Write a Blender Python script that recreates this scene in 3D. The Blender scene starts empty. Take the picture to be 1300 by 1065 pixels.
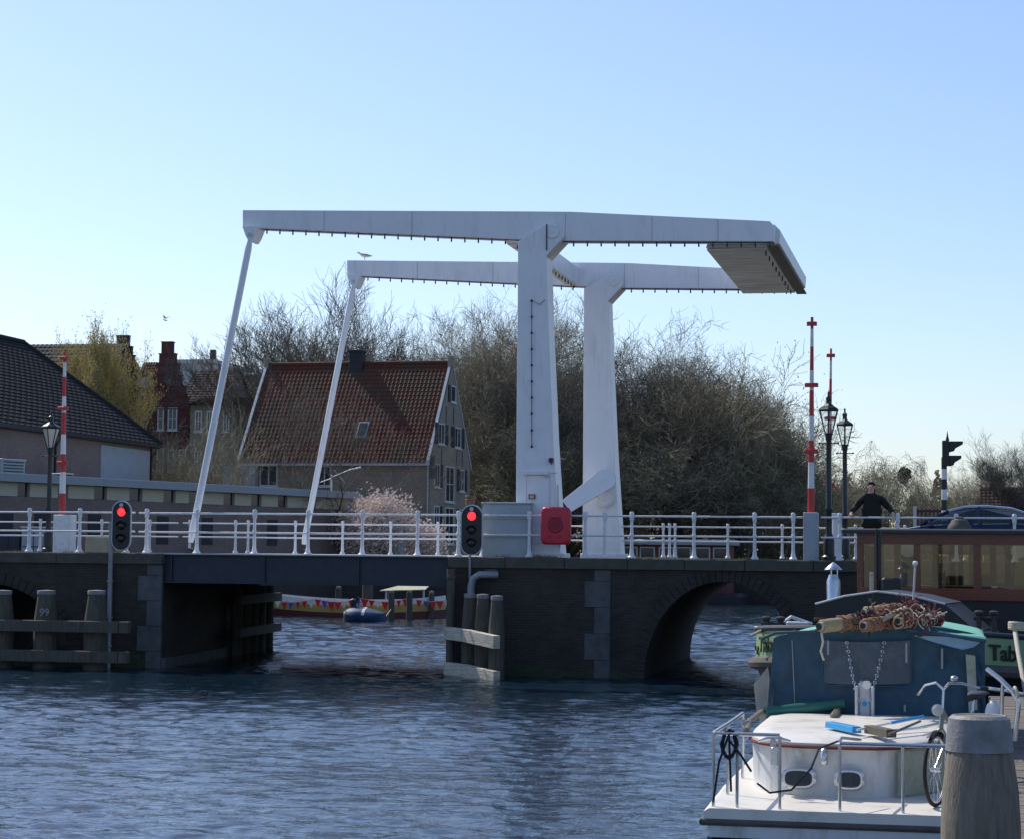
import bpy, bmesh, math, random
from mathutils import Vector, Matrix
random.seed(7)
PI = math.pi; R = math.radians
scn = bpy.context.scene; COL = scn.collection
# ------------------------------------------------------------------ camera
EZ = 2.95; FPX = 2765.0; PITCH = R(4.397); ROLL = R(0.567); YAW = R(-11.645)
def V(*a): return Vector(a)
_F = V(math.sin(YAW)*math.cos(PITCH), math.cos(YAW)*math.cos(PITCH), math.sin(PITCH))
_R = V(math.cos(YAW), -math.sin(YAW), 0); _U = _R.cross(_F)
_R2 = math.cos(ROLL)*_R + math.sin(ROLL)*_U; _U2 = -math.sin(ROLL)*_R + math.cos(ROLL)*_U
def ray(px, py): return _F + _R2*((px-650)/FPX) - _U2*((py-487.5)/FPX)
def at(px, py, Y):                       # point seen at photo pixel on the plane y = Y
    d = ray(px, py); return V(0, 0, EZ) + d*(Y/d.y)
def xat(px, Y, py=702): return at(px, py, Y).x
def zat(py, Y, px=650): return at(px, py, Y).z
cd = bpy.data.cameras.new('camera'); cam = bpy.data.objects.new('camera', cd); COL.objects.link(cam)
cd.sensor_width = 36; cd.lens = 36*FPX/1300; cd.shift_y = -45/1300; cd.clip_start = .3; cd.clip_end = 6000
cam.matrix_world = Matrix(((_R2.x,_U2.x,-_F.x,0),(_R2.y,_U2.y,-_F.y,0),(_R2.z,_U2.z,-_F.z,EZ),(0,0,0,1)))
scn.camera = cam
# ------------------------------------------------------------------ light
SUN_AZ = R(-54); SUN_EL = R(46)          # azimuth from +Y towards +X
sd = V(math.sin(SUN_AZ)*math.cos(SUN_EL), math.cos(SUN_AZ)*math.cos(SUN_EL), math.sin(SUN_EL))
sl = bpy.data.lights.new('sun', 'SUN'); sl.energy = 3.4; sl.angle = R(.53); sl.color = (1, .95, .87)
so = bpy.data.objects.new('sun', sl); COL.objects.link(so); so.rotation_euler = (-sd).to_track_quat('-Z', 'Y').to_euler()
w = bpy.data.worlds.new('World'); scn.world = w; w.use_nodes = True; nt = w.node_tree
sky = nt.nodes.new('ShaderNodeTexSky'); sky.sky_type = 'NISHITA'; sky.sun_disc = False
sky.sun_elevation = SUN_EL; sky.sun_rotation = SUN_AZ; sky.air_density = 1.0; sky.dust_density = .8; sky.ozone_density = 4.2
wb = nt.nodes.new('ShaderNodeMixRGB'); wb.blend_type = 'MULTIPLY'; wb.inputs[0].default_value = 1; wb.inputs[2].default_value = (.985, .957, 1.02, 1)
nt.links.new(sky.outputs[0], wb.inputs[1]); nt.links.new(wb.outputs[0], nt.nodes['Background'].inputs[0]); nt.nodes['Background'].inputs[1].default_value = .13
scn.view_settings.view_transform = 'Standard'; scn.view_settings.look = 'None'; scn.view_settings.gamma = 1
scn.view_settings.exposure = 0.33
# ------------------------------------------------------------------ materials
def newmat(name):
    m = bpy.data.materials.new(name); m.use_nodes = True; t = m.node_tree
    return m, t, t.nodes['Principled BSDF'], t.nodes, t.links
def ramp(n, stops):
    r = n.new('ShaderNodeValToRGB'); e = r.color_ramp.elements
    while len(e) < len(stops): e.new(.5)
    for i, (p, c) in enumerate(stops): e[i].position = p; e[i].color = (*c, 1)
    return r
def sc3(c, k): return tuple(min(1, x*k) for x in c)
def mat(name, col, rough=.6, metal=0, var=.18, scale=3, bump=.0, bscale=30, dirt_or_shade=None, dscale=1.5, damt=.5, spec=.5, stretch=None):
    m, t, b, n, l = newmat(name)
    tc = n.new('ShaderNodeTexCoord'); src = tc.outputs['Object']
    if stretch:
        mp = n.new('ShaderNodeMapping'); mp.inputs['Scale'].default_value = stretch; l.new(src, mp.inputs[0]); src = mp.outputs[0]
    nz = n.new('ShaderNodeTexNoise'); nz.inputs['Scale'].default_value = scale; nz.inputs['Detail'].default_value = 6; nz.inputs['Roughness'].default_value = .65
    l.new(src, nz.inputs['Vector'])
    r = ramp(n, [(.3, sc3(col, 1-var)), (.7, sc3(col, 1+var))]); l.new(nz.outputs['Fac'], r.inputs[0]); out = r.outputs[0]
    if dirt_or_shade:
        n2 = n.new('ShaderNodeTexNoise'); n2.inputs['Scale'].default_value = dscale; n2.inputs['Detail'].default_value = 8; n2.inputs['Roughness'].default_value = .7
        l.new(src, n2.inputs['Vector'])
        r2 = ramp(n, [(.5, (0,0,0)), (.72, (damt,)*3)]); l.new(n2.outputs['Fac'], r2.inputs[0])
        mx = n.new('ShaderNodeMixRGB'); l.new(r2.outputs[0], mx.inputs[0]); l.new(out, mx.inputs[1]); mx.inputs[2].default_value = (*dirt_or_shade, 1); out = mx.outputs[0]
    l.new(out, b.inputs['Base Color'])
    b.inputs['Roughness'].default_value = rough; b.inputs['Metallic'].default_value = metal; b.inputs['Specular IOR Level'].default_value = spec
    if bump:
        n3 = n.new('ShaderNodeTexNoise'); n3.inputs['Scale'].default_value = bscale; n3.inputs['Detail'].default_value = 5; l.new(src, n3.inputs['Vector'])
        bp = n.new('ShaderNodeBump'); bp.inputs['Strength'].default_value = bump; bp.inputs['Distance'].default_value = .02
        l.new(n3.outputs['Fac'], bp.inputs['Height']); l.new(bp.outputs[0], b.inputs['Normal'])
    return m
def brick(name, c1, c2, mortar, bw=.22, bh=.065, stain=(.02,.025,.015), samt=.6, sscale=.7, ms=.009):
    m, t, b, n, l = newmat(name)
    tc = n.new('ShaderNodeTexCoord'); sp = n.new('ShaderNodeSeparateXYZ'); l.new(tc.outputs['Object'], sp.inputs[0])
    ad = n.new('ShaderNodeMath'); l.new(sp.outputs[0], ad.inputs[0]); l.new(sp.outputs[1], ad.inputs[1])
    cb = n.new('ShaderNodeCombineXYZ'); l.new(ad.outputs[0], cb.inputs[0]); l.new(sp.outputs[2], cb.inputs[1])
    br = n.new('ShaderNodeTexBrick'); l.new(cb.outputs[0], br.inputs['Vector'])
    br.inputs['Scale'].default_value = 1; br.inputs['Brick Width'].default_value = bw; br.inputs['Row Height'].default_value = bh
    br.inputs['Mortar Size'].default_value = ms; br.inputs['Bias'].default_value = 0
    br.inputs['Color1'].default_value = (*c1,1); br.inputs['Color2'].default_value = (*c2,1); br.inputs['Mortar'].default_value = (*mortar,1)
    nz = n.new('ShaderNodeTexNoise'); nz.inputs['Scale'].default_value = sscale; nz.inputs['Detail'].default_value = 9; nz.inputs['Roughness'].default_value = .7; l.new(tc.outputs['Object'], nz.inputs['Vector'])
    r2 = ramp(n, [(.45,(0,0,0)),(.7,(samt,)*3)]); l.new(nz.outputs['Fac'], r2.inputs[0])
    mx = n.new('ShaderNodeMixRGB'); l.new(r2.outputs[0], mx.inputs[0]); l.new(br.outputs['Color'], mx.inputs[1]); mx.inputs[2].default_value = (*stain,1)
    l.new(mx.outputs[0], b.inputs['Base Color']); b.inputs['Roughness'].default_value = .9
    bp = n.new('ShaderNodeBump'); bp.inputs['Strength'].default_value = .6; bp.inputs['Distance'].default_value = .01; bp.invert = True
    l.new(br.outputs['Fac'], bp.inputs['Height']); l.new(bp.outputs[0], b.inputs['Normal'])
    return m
def glassy(name, tint=(.8,.85,.8), alpha=.75):
    m, t, b, n, l = newmat(name); n.remove(b)
    tr = n.new('ShaderNodeBsdfTransparent'); tr.inputs[0].default_value = (*sc3(tint, alpha+.2),1)
    gl = n.new('ShaderNodeBsdfGlossy'); gl.inputs['Roughness'].default_value = .03
    fr = n.new('ShaderNodeFresnel'); fr.inputs[0].default_value = 1.5; mx = n.new('ShaderNodeMixShader')
    ad = n.new('ShaderNodeMath'); ad.inputs[1].default_value = .03; l.new(fr.outputs[0], ad.inputs[0])
    l.new(ad.outputs[0], mx.inputs[0]); l.new(tr.outputs[0], mx.inputs[1]); l.new(gl.outputs[0], mx.inputs[2]); l.new(mx.outputs[0], n['Material Output'].inputs[0])
    return m
def emis(name, col, s):
    m, t, b, n, l = newmat(name); b.inputs['Base Color'].default_value = (*sc3(col,.5),1)
    b.inputs['Emission Color'].default_value = (*col,1); b.inputs['Emission Strength'].default_value = s; b.inputs['Roughness'].default_value = .4
    return m
M = {}
M['white_steel'] = mat('white_steel', (.80,.80,.82), .42, var=.05, scale=1.2, dirt_or_shade=(.42,.38,.33), dscale=2.2, damt=.28, stretch=(1,1,.35))
def streaks(m, amt=.35, col=(.30,.22,.15)):
    t = m.node_tree; n, l = t.nodes, t.links; b = n['Principled BSDF']; src = b.inputs['Base Color'].links[0].from_socket
    tc = n.new('ShaderNodeTexCoord'); mp = n.new('ShaderNodeMapping'); mp.inputs['Scale'].default_value = (7,7,.45); l.new(tc.outputs['Object'], mp.inputs[0])
    nz = n.new('ShaderNodeTexNoise'); nz.inputs['Scale'].default_value = 1.6; nz.inputs['Detail'].default_value = 7; nz.inputs['Roughness'].default_value = .75; l.new(mp.outputs[0], nz.inputs['Vector'])
    r_ = ramp(n, [(.56,(0,0,0)),(.74,(amt,)*3)]); l.new(nz.outputs['Fac'], r_.inputs[0]); mx = n.new('ShaderNodeMixRGB'); l.new(r_.outputs[0], mx.inputs[0]); l.new(src, mx.inputs[1]); mx.inputs[2].default_value = (*col,1); l.new(mx.outputs[0], b.inputs['Base Color'])
streaks(M['white_steel'])
M['white_rail'] = mat('white_rail', (.72,.72,.73), .45, var=.07, scale=6, dirt_or_shade=(.3,.27,.23), dscale=9, damt=.5)
M['under'] = mat('weathered_underside', (.80,.74,.64), .85, var=.3, scale=2, stretch=(.4,3,1), dirt_or_shade=(.16,.14,.10), damt=.7)
M['girder'] = mat('girder_paint', (.016,.024,.042), .5, var=.12, scale=1.5, dirt_or_shade=(.06,.05,.04), dscale=3, damt=.5)
M['dark_metal'] = mat('dark_metal', (.02,.022,.026), .45, var=.2, scale=8)
M['lamp_green'] = mat('lamp_paint', (.014,.02,.019), .4, var=.2, scale=8)
M['grey_box'] = mat('grey_box', (.36,.40,.43), .5, var=.05, scale=2, dirt_or_shade=(.22,.22,.2), dscale=2.5, damt=.4)
M['light_grey'] = mat('light_grey', (.55,.56,.57), .5, var=.06, scale=3, dirt_or_shade=(.3,.28,.25), damt=.4)
M['red_paint'] = mat('red_paint', (.50,.03,.03), .4, var=.08, scale=4, dirt_or_shade=(.25,.03,.03), damt=.3)
M['red_box'] = mat('red_plastic', (.55,.012,.04), .38, var=.06, scale=4)
M['red_dark'] = mat('red_mark', (.28,.008,.03), .5)
M['white_paint'] = mat('white_paint', (.75,.75,.74), .45, var=.05, scale=5, dirt_or_shade=(.4,.36,.3), dscale=7, damt=.5)
M['black_paint'] = mat('black_paint', (.012,.013,.015), .45, var=.2, scale=4)
M['lens_red'] = emis('lens_red', (1,.03,.04), 1.6)
M['lens_off'] = mat('lens_off', (.02,.018,.014), .15)
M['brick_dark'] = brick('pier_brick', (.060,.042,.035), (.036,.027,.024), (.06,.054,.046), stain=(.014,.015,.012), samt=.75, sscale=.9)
M['stone'] = mat('stone', (.10,.10,.10), .85, var=.25, scale=4, bump=.4, dirt_or_shade=(.04,.05,.035), dscale=1.8, damt=.8)
M['coping'] = mat('coping_stone', (.085,.078,.062), .9, var=.3, scale=6, bump=.4, dirt_or_shade=(.04,.045,.02), dscale=3, damt=.8)
M['pile'] = mat('weathered_pile', (.09,.08,.062), .9, var=.35, scale=6, bump=.7, bscale=14, stretch=(3,3,.35), dirt_or_shade=(.05,.06,.03), dscale=2, damt=.7)
M['pile_cap'] = mat('pile_cap', (.21,.21,.21), .6, var=.3, scale=7, dirt_or_shade=(.10,.09,.07), dscale=5, damt=.6, bump=.3)
M['plank_pale'] = mat('pale_plank', (.52,.47,.37), .9, var=.3, scale=5, bump=.6, bscale=16, stretch=(.5,.5,3), dirt_or_shade=(.13,.13,.07), dscale=3, damt=.7)
M['tideline'] = mat('tide_weed', (.035,.043,.02), .8, var=.4, scale=9, bump=.5)
M['pipe'] = mat('galvanised', (.25,.27,.29), .45, metal=.4, var=.15, scale=5, dirt_or_shade=(.14,.12,.09), damt=.5)
M['asphalt'] = mat('asphalt', (.055,.055,.056), .9, var=.25, scale=20, bump=.3, bscale=90)
M['ground'] = mat('bank_ground', (.075,.085,.04), .95, var=.4, scale=.6, bump=.5, bscale=5, dirt_or_shade=(.11,.09,.065), dscale=.3, damt=.8)
M['quay'] = brick('quay_brick', (.07,.05,.045), (.045,.035,.033), (.06,.055,.05), stain=(.02,.022,.016), samt=.7)
M['brick_brown'] = brick('hall_brick', (.27,.185,.155), (.20,.14,.125), (.23,.20,.18), samt=.25, sscale=.5)
M['brick_red'] = brick('gable_brick', (.16,.038,.032), (.11,.026,.026), (.10,.07,.065), samt=.25)
M['brick_darkgable'] = brick('dark_gable_brick', (.05,.045,.055), (.035,.032,.04), (.05,.05,.055), samt=.3)
M['brick_house'] = brick('house_brick', (.38,.29,.21), (.29,.225,.175), (.34,.30,.24), samt=.35, stain=(.10,.10,.09), sscale=.8)
M['brick_beige'] = brick('beige_brick', (.30,.25,.19), (.24,.2,.155), (.27,.24,.2), samt=.3)
def tilemat(name, c, c2, moss, mamt):
    m, t, b, n, l = newmat(name); tc = n.new('ShaderNodeTexCoord')
    nz = n.new('ShaderNodeTexNoise'); nz.inputs['Scale'].default_value = 2.5; nz.inputs['Detail'].default_value = 8; l.new(tc.outputs['Object'], nz.inputs['Vector'])
    wn = n.new('ShaderNodeTexVoronoi'); wn.inputs['Scale'].default_value = 4; l.new(tc.outputs['Object'], wn.inputs['Vector'])
    sx = n.new('ShaderNodeSeparateColor'); l.new(wn.outputs['Color'], sx.inputs[0])
    r = ramp(n, [(.1,c),(.9,c2)]); l.new(sx.outputs[0], r.inputs[0])
    n2 = n.new('ShaderNodeTexNoise'); n2.inputs['Scale'].default_value = .35; n2.inputs['Detail'].default_value = 9; n2.inputs['Roughness'].default_value = .65; l.new(tc.outputs['Object'], n2.inputs['Vector'])
    r2 = ramp(n, [(.42,(0,0,0)),(.6,(mamt,)*3)]); l.new(n2.outputs['Fac'], r2.inputs[0])
    mx = n.new('ShaderNodeMixRGB'); l.new(r2.outputs[0], mx.inputs[0]); l.new(r.outputs[0], mx.inputs[1]); mx.inputs[2].default_value = (*moss,1)
    l.new(mx.outputs[0], b.inputs['Base Color']); b.inputs['Roughness'].default_value = .85; b.inputs['Specular IOR Level'].default_value = .25
    return m
M['tile_red'] = tilemat('red_tiles', (.15,.042,.028), (.105,.034,.026), (.088,.062,.036), .85)
M['tile_dark'] = tilemat('dark_tiles', (.034,.032,.034), (.024,.023,.026), (.034,.034,.032), .5)
M['tile_far'] = tilemat('purple_tiles', (.075,.036,.038), (.05,.03,.034), (.045,.038,.032), .5)
M['wood_pale_trim'] = mat('pale_trim', (.5,.52,.53), .6, var=.08, scale=2, dirt_or_shade=(.3,.3,.28), damt=.4)
M['fascia'] = mat('grey_fascia', (.32,.34,.35), .6, var=.08, scale=1.5, dirt_or_shade=(.17,.18,.18), damt=.5)
M['cream'] = mat('cream_panel', (.52,.47,.35), .7, var=.08, scale=1.5, dirt_or_shade=(.26,.24,.19), damt=.4)
M['navy_win'] = mat('dark_window', (.012,.02,.045), .12, var=.1)
M['win_glass'] = mat('window_glass', (.03,.04,.045), .06, var=.3, scale=1.2)
M['frame_white'] = mat('frame_white', (.62,.63,.63), .5, var=.05, scale=3)
M['shutter'] = mat('shutter', (.015,.022,.03), .5)
M['panel_blue'] = mat('pale_panel', (.34,.39,.43), .6, var=.06, scale=2, dirt_or_shade=(.22,.25,.26), damt=.5)
M['bark'] = mat('bark', (.12,.105,.08), .9, var=.3, scale=3, dirt_or_shade=(.10,.11,.055), dscale=.6, damt=.7)
M['bark_dark'] = mat('bark_dark', (.11,.096,.075), .9, var=.3, scale=3)
M['twig'] = mat('twigs', (.27,.235,.16), .9, var=.35, scale=.5, dirt_or_shade=(.21,.21,.115), dscale=.25, damt=.8)
def leafmat(name, c, c2, scale=.8, trans=.25):
    m, t, b, n, l = newmat(name); g = n.new('ShaderNodeTexCoord')
    wn = n.new('ShaderNodeTexNoise'); wn.inputs['Scale'].default_value = scale; wn.inputs['Detail'].default_value = 10; wn.inputs['Roughness'].default_value = .8; l.new(g.outputs['Object'], wn.inputs['Vector'])
    r = ramp(n, [(.32,c),(.68,c2)]); l.new(wn.outputs['Fac'], r.inputs[0]); l.new(r.outputs[0], b.inputs['Base Color']); b.inputs['Roughness'].default_value = .7
    tl = n.new('ShaderNodeBsdfTranslucent'); l.new(r.outputs[0], tl.inputs[0]); mx = n.new('ShaderNodeMixShader'); mx.inputs[0].default_value = trans
    l.new(b.outputs[0], mx.inputs[1]); l.new(tl.outputs[0], mx.inputs[2]); l.new(mx.outputs[0], n['Material Output'].inputs[0])
    return m
M['leaf_yellow'] = leafmat('spring_leaves', (.36,.28,.07), (.56,.45,.14), .9)
M['leaf_ivy'] = leafmat('ivy', (.03,.038,.014), (.075,.085,.03), 1.1)
M['leaf_willow'] = leafmat('willow_leaves', (.16,.15,.055), (.25,.23,.09), .7)
M['bud'] = leafmat('bud_leaves', (.12,.105,.05), (.20,.17,.085), .7)
M['blossom'] = leafmat('blossom', (.74,.55,.45), (.88,.78,.70), 2.5, .3)
M['hedge'] = leafmat('undergrowth', (.05,.05,.025), (.19,.17,.08), .5)
M['far_wood'] = leafmat('far_wood', (.10,.085,.055), (.19,.16,.09), .15)
M['steel'] = mat('stainless', (.62,.62,.62), .25, metal=.8, var=.1, scale=8)
M['chrome'] = mat('chrome', (.6,.6,.6), .28, metal=1, var=.1)
M['wood_brown'] = mat('varnished_wood', (.17,.045,.022), .3, var=.25, scale=5, stretch=(1,1,6), dirt_or_shade=(.07,.025,.018), damt=.5)
M['roof_dark'] = mat('dark_roof', (.028,.035,.045), .55, var=.2, scale=2, dirt_or_shade=(.06,.06,.06), damt=.4)
M['tar_black'] = mat('black_tarpaulin', (.012,.013,.016), .42, var=.3, scale=3, bump=.3, bscale=6)
M['hull_green'] = mat('pale_green_paint', (.26,.38,.18), .45, var=.07, scale=2, dirt_or_shade=(.2,.28,.14), damt=.4)
M['hull_dark'] = mat('hull_dark', (.018,.017,.018), .5, var=.2, scale=2)
M['rubber'] = mat('rubbing_strake', (.10,.085,.075), .8, var=.3, scale=4, bump=.4)
M['letter'] = mat('lettering', (.01,.015,.012), .5, var=.1)
M['gelcoat'] = mat('gelcoat', (.76,.71,.62), .4, var=.05, scale=2, dirt_or_shade=(.42,.38,.29), dscale=2.4, damt=.7)
M['gelcoat_white'] = mat('gelcoat_white', (.68,.68,.67), .35, var=.06, scale=2, dirt_or_shade=(.34,.35,.27), dscale=3, damt=.75, stretch=(2,2,.7))
M['moss_panel'] = mat('mossy_panel', (.42,.44,.33), .7, var=.25, scale=6, dirt_or_shade=(.2,.24,.12), dscale=5, damt=.7)
M['canvas'] = mat('blue_canvas', (.036,.085,.125), .8, var=.25, scale=4, bump=1.0, bscale=4, dirt_or_shade=(.075,.11,.13), dscale=2.2, damt=.8)  # lighter mottling painted into the canvas colour to suggest shading of folds
M['canvas_side'] = mat('grey_canvas_flap', (.42,.42,.38), .8, var=.15, scale=6)
M['vinyl'] = mat('vinyl_window', (.045,.07,.10), .25, var=.25, scale=4, bump=.3, bscale=4, dirt_or_shade=(.15,.16,.15), dscale=5, damt=.5)
M['canvas_green'] = mat('sea_green_canvas', (.16,.44,.32), .7, var=.1, scale=4, dirt_or_shade=(.3,.42,.34), damt=.4)
M['canvas_pale'] = mat('pale_blue_canvas', (.22,.38,.48), .7, var=.12, scale=6, dirt_or_shade=(.4,.46,.48), dscale=5, damt=.6)
M['green_dark'] = mat('dark_green_paint', (.02,.13,.10), .4, var=.15, scale=3)
M['wood_grey'] = mat('driftwood', (.20,.17,.135), .85, var=.3, scale=5, bump=.6, bscale=20, stretch=(6,6,.8), dirt_or_shade=(.12,.12,.06), damt=.5)
M['wood_deck'] = mat('jetty_wood', (.17,.145,.12), .9, var=.3, scale=4, bump=.6, bscale=16, stretch=(.6,4,1))
M['rope_tan'] = mat('rope_tan', (.42,.34,.2), .9, var=.25, scale=30)
M['rope_red'] = mat('rope_red', (.15,.04,.038), .9, var=.3, scale=30)
M['rope_pink'] = mat('rope_rust', (.27,.15,.09), .9, var=.35, scale=30)
M['rope_navy'] = mat('rope_navy', (.012,.016,.03), .9, var=.3, scale=30)
M['rope_cream'] = mat('rope_cream', (.55,.50,.38), .9, var=.2, scale=30)
M['broom_blue'] = mat('blue_plastic', (.02,.28,.58), .4, var=.08, scale=5)
M['bristle'] = mat('bristle', (.12,.10,.07), .95, var=.4, scale=40, bump=.8, bscale=60)
M['tyre'] = mat('tyre', (.018,.018,.018), .85, var=.2)
M['bike_paint'] = mat('bike_paint', (.27,.27,.20), .45, var=.2, scale=9)
M['car_blue'] = mat('car_blue', (.012,.025,.065), .22, metal=.3, var=.05)
M['glass'] = glassy('clear_glass', (.88,.84,.74), .78); M['car_glass'] = glassy('car_glass', (.5,.62,.6), .5)
M['lamp_glass'] = glassy('lamp_glass', (.95,.97,.95), .8)
M['lamp_frost'] = mat('lamp_frost', (.6,.57,.48), .4, var=.06)
M['skin'] = mat('skin', (.62,.38,.28), .5, var=.05); M['hair'] = mat('hair', (.02,.014,.01), .6); M['coat'] = mat('black_coat', (.010,.010,.010), .85, var=.3, scale=6)
M['trousers'] = mat('trousers', (.10,.08,.07), .85)
M['yellow_hull'] = mat('yellow_paint', (.42,.36,.10), .5, var=.08, scale=1); M['maroon'] = mat('maroon_paint', (.11,.015,.018), .5, var=.1)
M['cloth_red'] = mat('flag_red', (.65,.03,.03), .8); M['cloth_white'] = mat('flag_white', (.75,.75,.75), .8); M['cloth_blue'] = mat('flag_blue', (.04,.12,.45), .8)
M['cover_blue'] = mat('dinghy_cover', (.03,.06,.13), .6, var=.3, scale=3); M['beige_board'] = mat('beige_board', (.42,.34,.22), .8, var=.12, scale=4)
M['cream_canvas'] = mat('awning', (.46,.44,.30), .8, var=.1)
M['maroon_fence'] = mat('maroon_fence', (.11,.028,.032), .6, var=.15); M['nest'] = mat('nest_twigs', (.03,.025,.02), .95)
M['gull_white'] = mat('gull_white', (.7,.7,.7), .7); M['gull_grey'] = mat('gull_grey', (.25,.26,.28), .7)
M['shed_wall'] = mat('red_boarding', (.16,.035,.03), .7, var=.15, scale=3)
# water
m, t, b, n, l = newmat('canal_water'); M['water'] = m
b.inputs['Base Color'].default_value = (.008,.022,.036,1); b.inputs['Roughness'].default_value = .03; b.inputs['IOR'].default_value = 1.6
tc = n.new('ShaderNodeTexCoord'); mp = n.new('ShaderNodeMapping'); mp.inputs['Scale'].default_value = (.85,1.5,1); mp.inputs['Rotation'].default_value = (0,0,R(14)); l.new(tc.outputs['Object'], mp.inputs[0])
prev = None
for s_, dist, det in ((5,.012,3),(14,.005,2)):
    nz = n.new('ShaderNodeTexNoise'); nz.inputs['Scale'].default_value = s_; nz.inputs['Detail'].default_value = det; nz.inputs['Roughness'].default_value = .55; nz.inputs['Distortion'].default_value = .5; l.new(mp.outputs[0], nz.inputs['Vector'])
    bp = n.new('ShaderNodeBump'); bp.inputs['Strength'].default_value = 1; bp.inputs['Distance'].default_value = dist; l.new(nz.outputs['Fac'], bp.inputs['Height'])
    if prev: l.new(prev.outputs[0], bp.inputs['Normal'])
    prev = bp
l.new(prev.outputs[0], b.inputs['Normal'])
# ------------------------------------------------------------------ mesh helpers
WM = {}
class MB:
    def __init__(s): s.v = []; s.f = []
    def add(s, vs, fs):
        k = len(s.v); s.v += [Vector(p) for p in vs]; s.f += [tuple(i+k for i in f) for f in fs]; return s
    def box(s, x0, x1, y0, y1, z0, z1):
        return s.add([(x0,y0,z0),(x1,y0,z0),(x1,y1,z0),(x0,y1,z0),(x0,y0,z1),(x1,y0,z1),(x1,y1,z1),(x0,y1,z1)],
            [(0,3,2,1),(4,5,6,7),(0,1,5,4),(1,2,6,5),(2,3,7,6),(3,0,4,7)])
    def bbox(s, x0, x1, y0, y1, z0, z1, c=.02):      # box with chamfered vertical and top edges
        c = min(c, (x1-x0)*.4, (y1-y0)*.4, (z1-z0)*.4)
        lv = [(z0, 0), (z1-c, 0), (z1, c)]; rings = []
        for z, i in lv:
            a, b_, e, f = x0+i, x1-i, y0+i, y1-i
            rings.append([(a+c,e,z),(b_-c,e,z),(b_,e+c,z),(b_,f-c,z),(b_-c,f,z),(a+c,f,z),(a,f-c,z),(a,e+c,z)])
        return s.loft(rings)
    def loft(s, rings, cap0=True, cap1=True, close=True):
        n = len(rings[0]); vs = [p for r in rings for p in r]; fs = []
        for i in range(len(rings)-1):
            for j in range(n if close else n-1):
                k = (j+1) % n; fs.append((i*n+j, i*n+k, (i+1)*n+k, (i+1)*n+j))
        if cap0: fs.append(tuple(range(n-1,-1,-1)))
        if cap1: fs.append(tuple((len(rings)-1)*n+j for j in range(n)))
        return s.add(vs, fs)
    def tube(s, pts, r, n=8, cap=True):
        pts = [Vector(p) for p in pts]; rs = r if isinstance(r, (list, tuple)) else [r]*len(pts)
        rings = []; up = None
        for i, p in enumerate(pts):
            d = (pts[min(i+1,len(pts)-1)] - pts[max(i-1,0)])
            if d.length < 1e-9: d = V(0,0,1)
            d.normalize()
            if up is None: up = d.orthogonal().normalized()
            up = (up - d*up.dot(d)); up = up.normalized() if up.length > 1e-6 else d.orthogonal().normalized()
            sd_ = d.cross(up); rings.append([p + (up*math.cos(2*PI*j/n) + sd_*math.sin(2*PI*j/n))*rs[i] for j in range(n)])
        return s.loft(rings, cap, cap)
    def cyl(s, p0, p1, r0, r1=None, n=12): return s.tube([p0, p1], [r0, r0 if r1 is None else r1], n)
    def lathe(s, c, prof, n=12, rot=0):
        c = Vector(c); rings = [[c + V(r*math.cos(2*PI*j/n+rot), r*math.sin(2*PI*j/n+rot), z) for j in range(n)] for r, z in prof]
        return s.loft(rings)
    def prism(s, poly, y0, y1):       # polygon in (x,z) extruded along y
        n = len(poly); vs = [(x,y0,z) for x,z in poly] + [(x,y1,z) for x,z in poly]
        return s.add(vs, [tuple(range(n)), tuple(range(2*n-1,n-1,-1))] + [(i, i+n, (i+1)%n+n, (i+1)%n) for i in range(n)])
    def prismz(s, poly, z0, z1):
        n = len(poly); vs = [(x,y,z0) for x,y in poly] + [(x,y,z1) for x,y in poly]
        return s.add(vs, [tuple(range(n-1,-1,-1)), tuple(range(n,2*n))] + [(i, (i+1)%n, (i+1)%n+n, i+n) for i in range(n)])
    def sphere(s, c, r, n=10, sz=1):
        c = Vector(c); rx = r
        return s.lathe(c, [(max(.001,rx*math.sin(PI*i/n)), -rx*sz*math.cos(PI*i/n)) for i in range(n+1)], n)
    def torus(s, c, ax, R_, r, n=24, m_=6):
        c = Vector(c); ax = Vector(ax).normalized(); u = ax.orthogonal().normalized(); w_ = ax.cross(u)
        rings = []
        for i in range(n):
            a = 2*PI*i/n; d = u*math.cos(a)+w_*math.sin(a)
            rings.append([c + d*(R_+r*math.cos(2*PI*j/m_)) + ax*(r*math.sin(2*PI*j/m_)) for j in range(m_)])
        rings.append(rings[0]); return s.loft(rings, False, False)
    def build(s, name, material, parent=None, local=False, smooth=False, bevel=0, sub=0, flip=True):
        me = bpy.data.meshes.new(name); vs = s.v
        if parent is not None and not local:
            im = WM[parent.name].inverted(); vs = [im @ p for p in vs]
        me.from_pydata([tuple(p) for p in vs], [], s.f)
        if flip: bm = bmesh.new(); bm.from_mesh(me); bmesh.ops.recalc_face_normals(bm, faces=bm.faces); bm.to_mesh(me); bm.free()
        if smooth:
            me.shade_smooth()
            try: me.set_sharp_from_angle(angle=R(40))
            except Exception: pass
        me.materials.append(M[material] if isinstance(material, str) else material)
        o = bpy.data.objects.new(name, me); COL.objects.link(o)
        if parent is not None: o.parent = parent; WM[o.name] = WM[parent.name]
        else: WM[o.name] = Matrix()
        if bevel:
            bv = o.modifiers.new('b','BEVEL'); bv.width = bevel; bv.segments = 2; bv.limit_method = 'ANGLE'; bv.angle_limit = R(35)
        if sub:
            sb = o.modifiers.new('s','SUBSURF'); sb.levels = sub; sb.render_levels = sub
        return o
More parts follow.
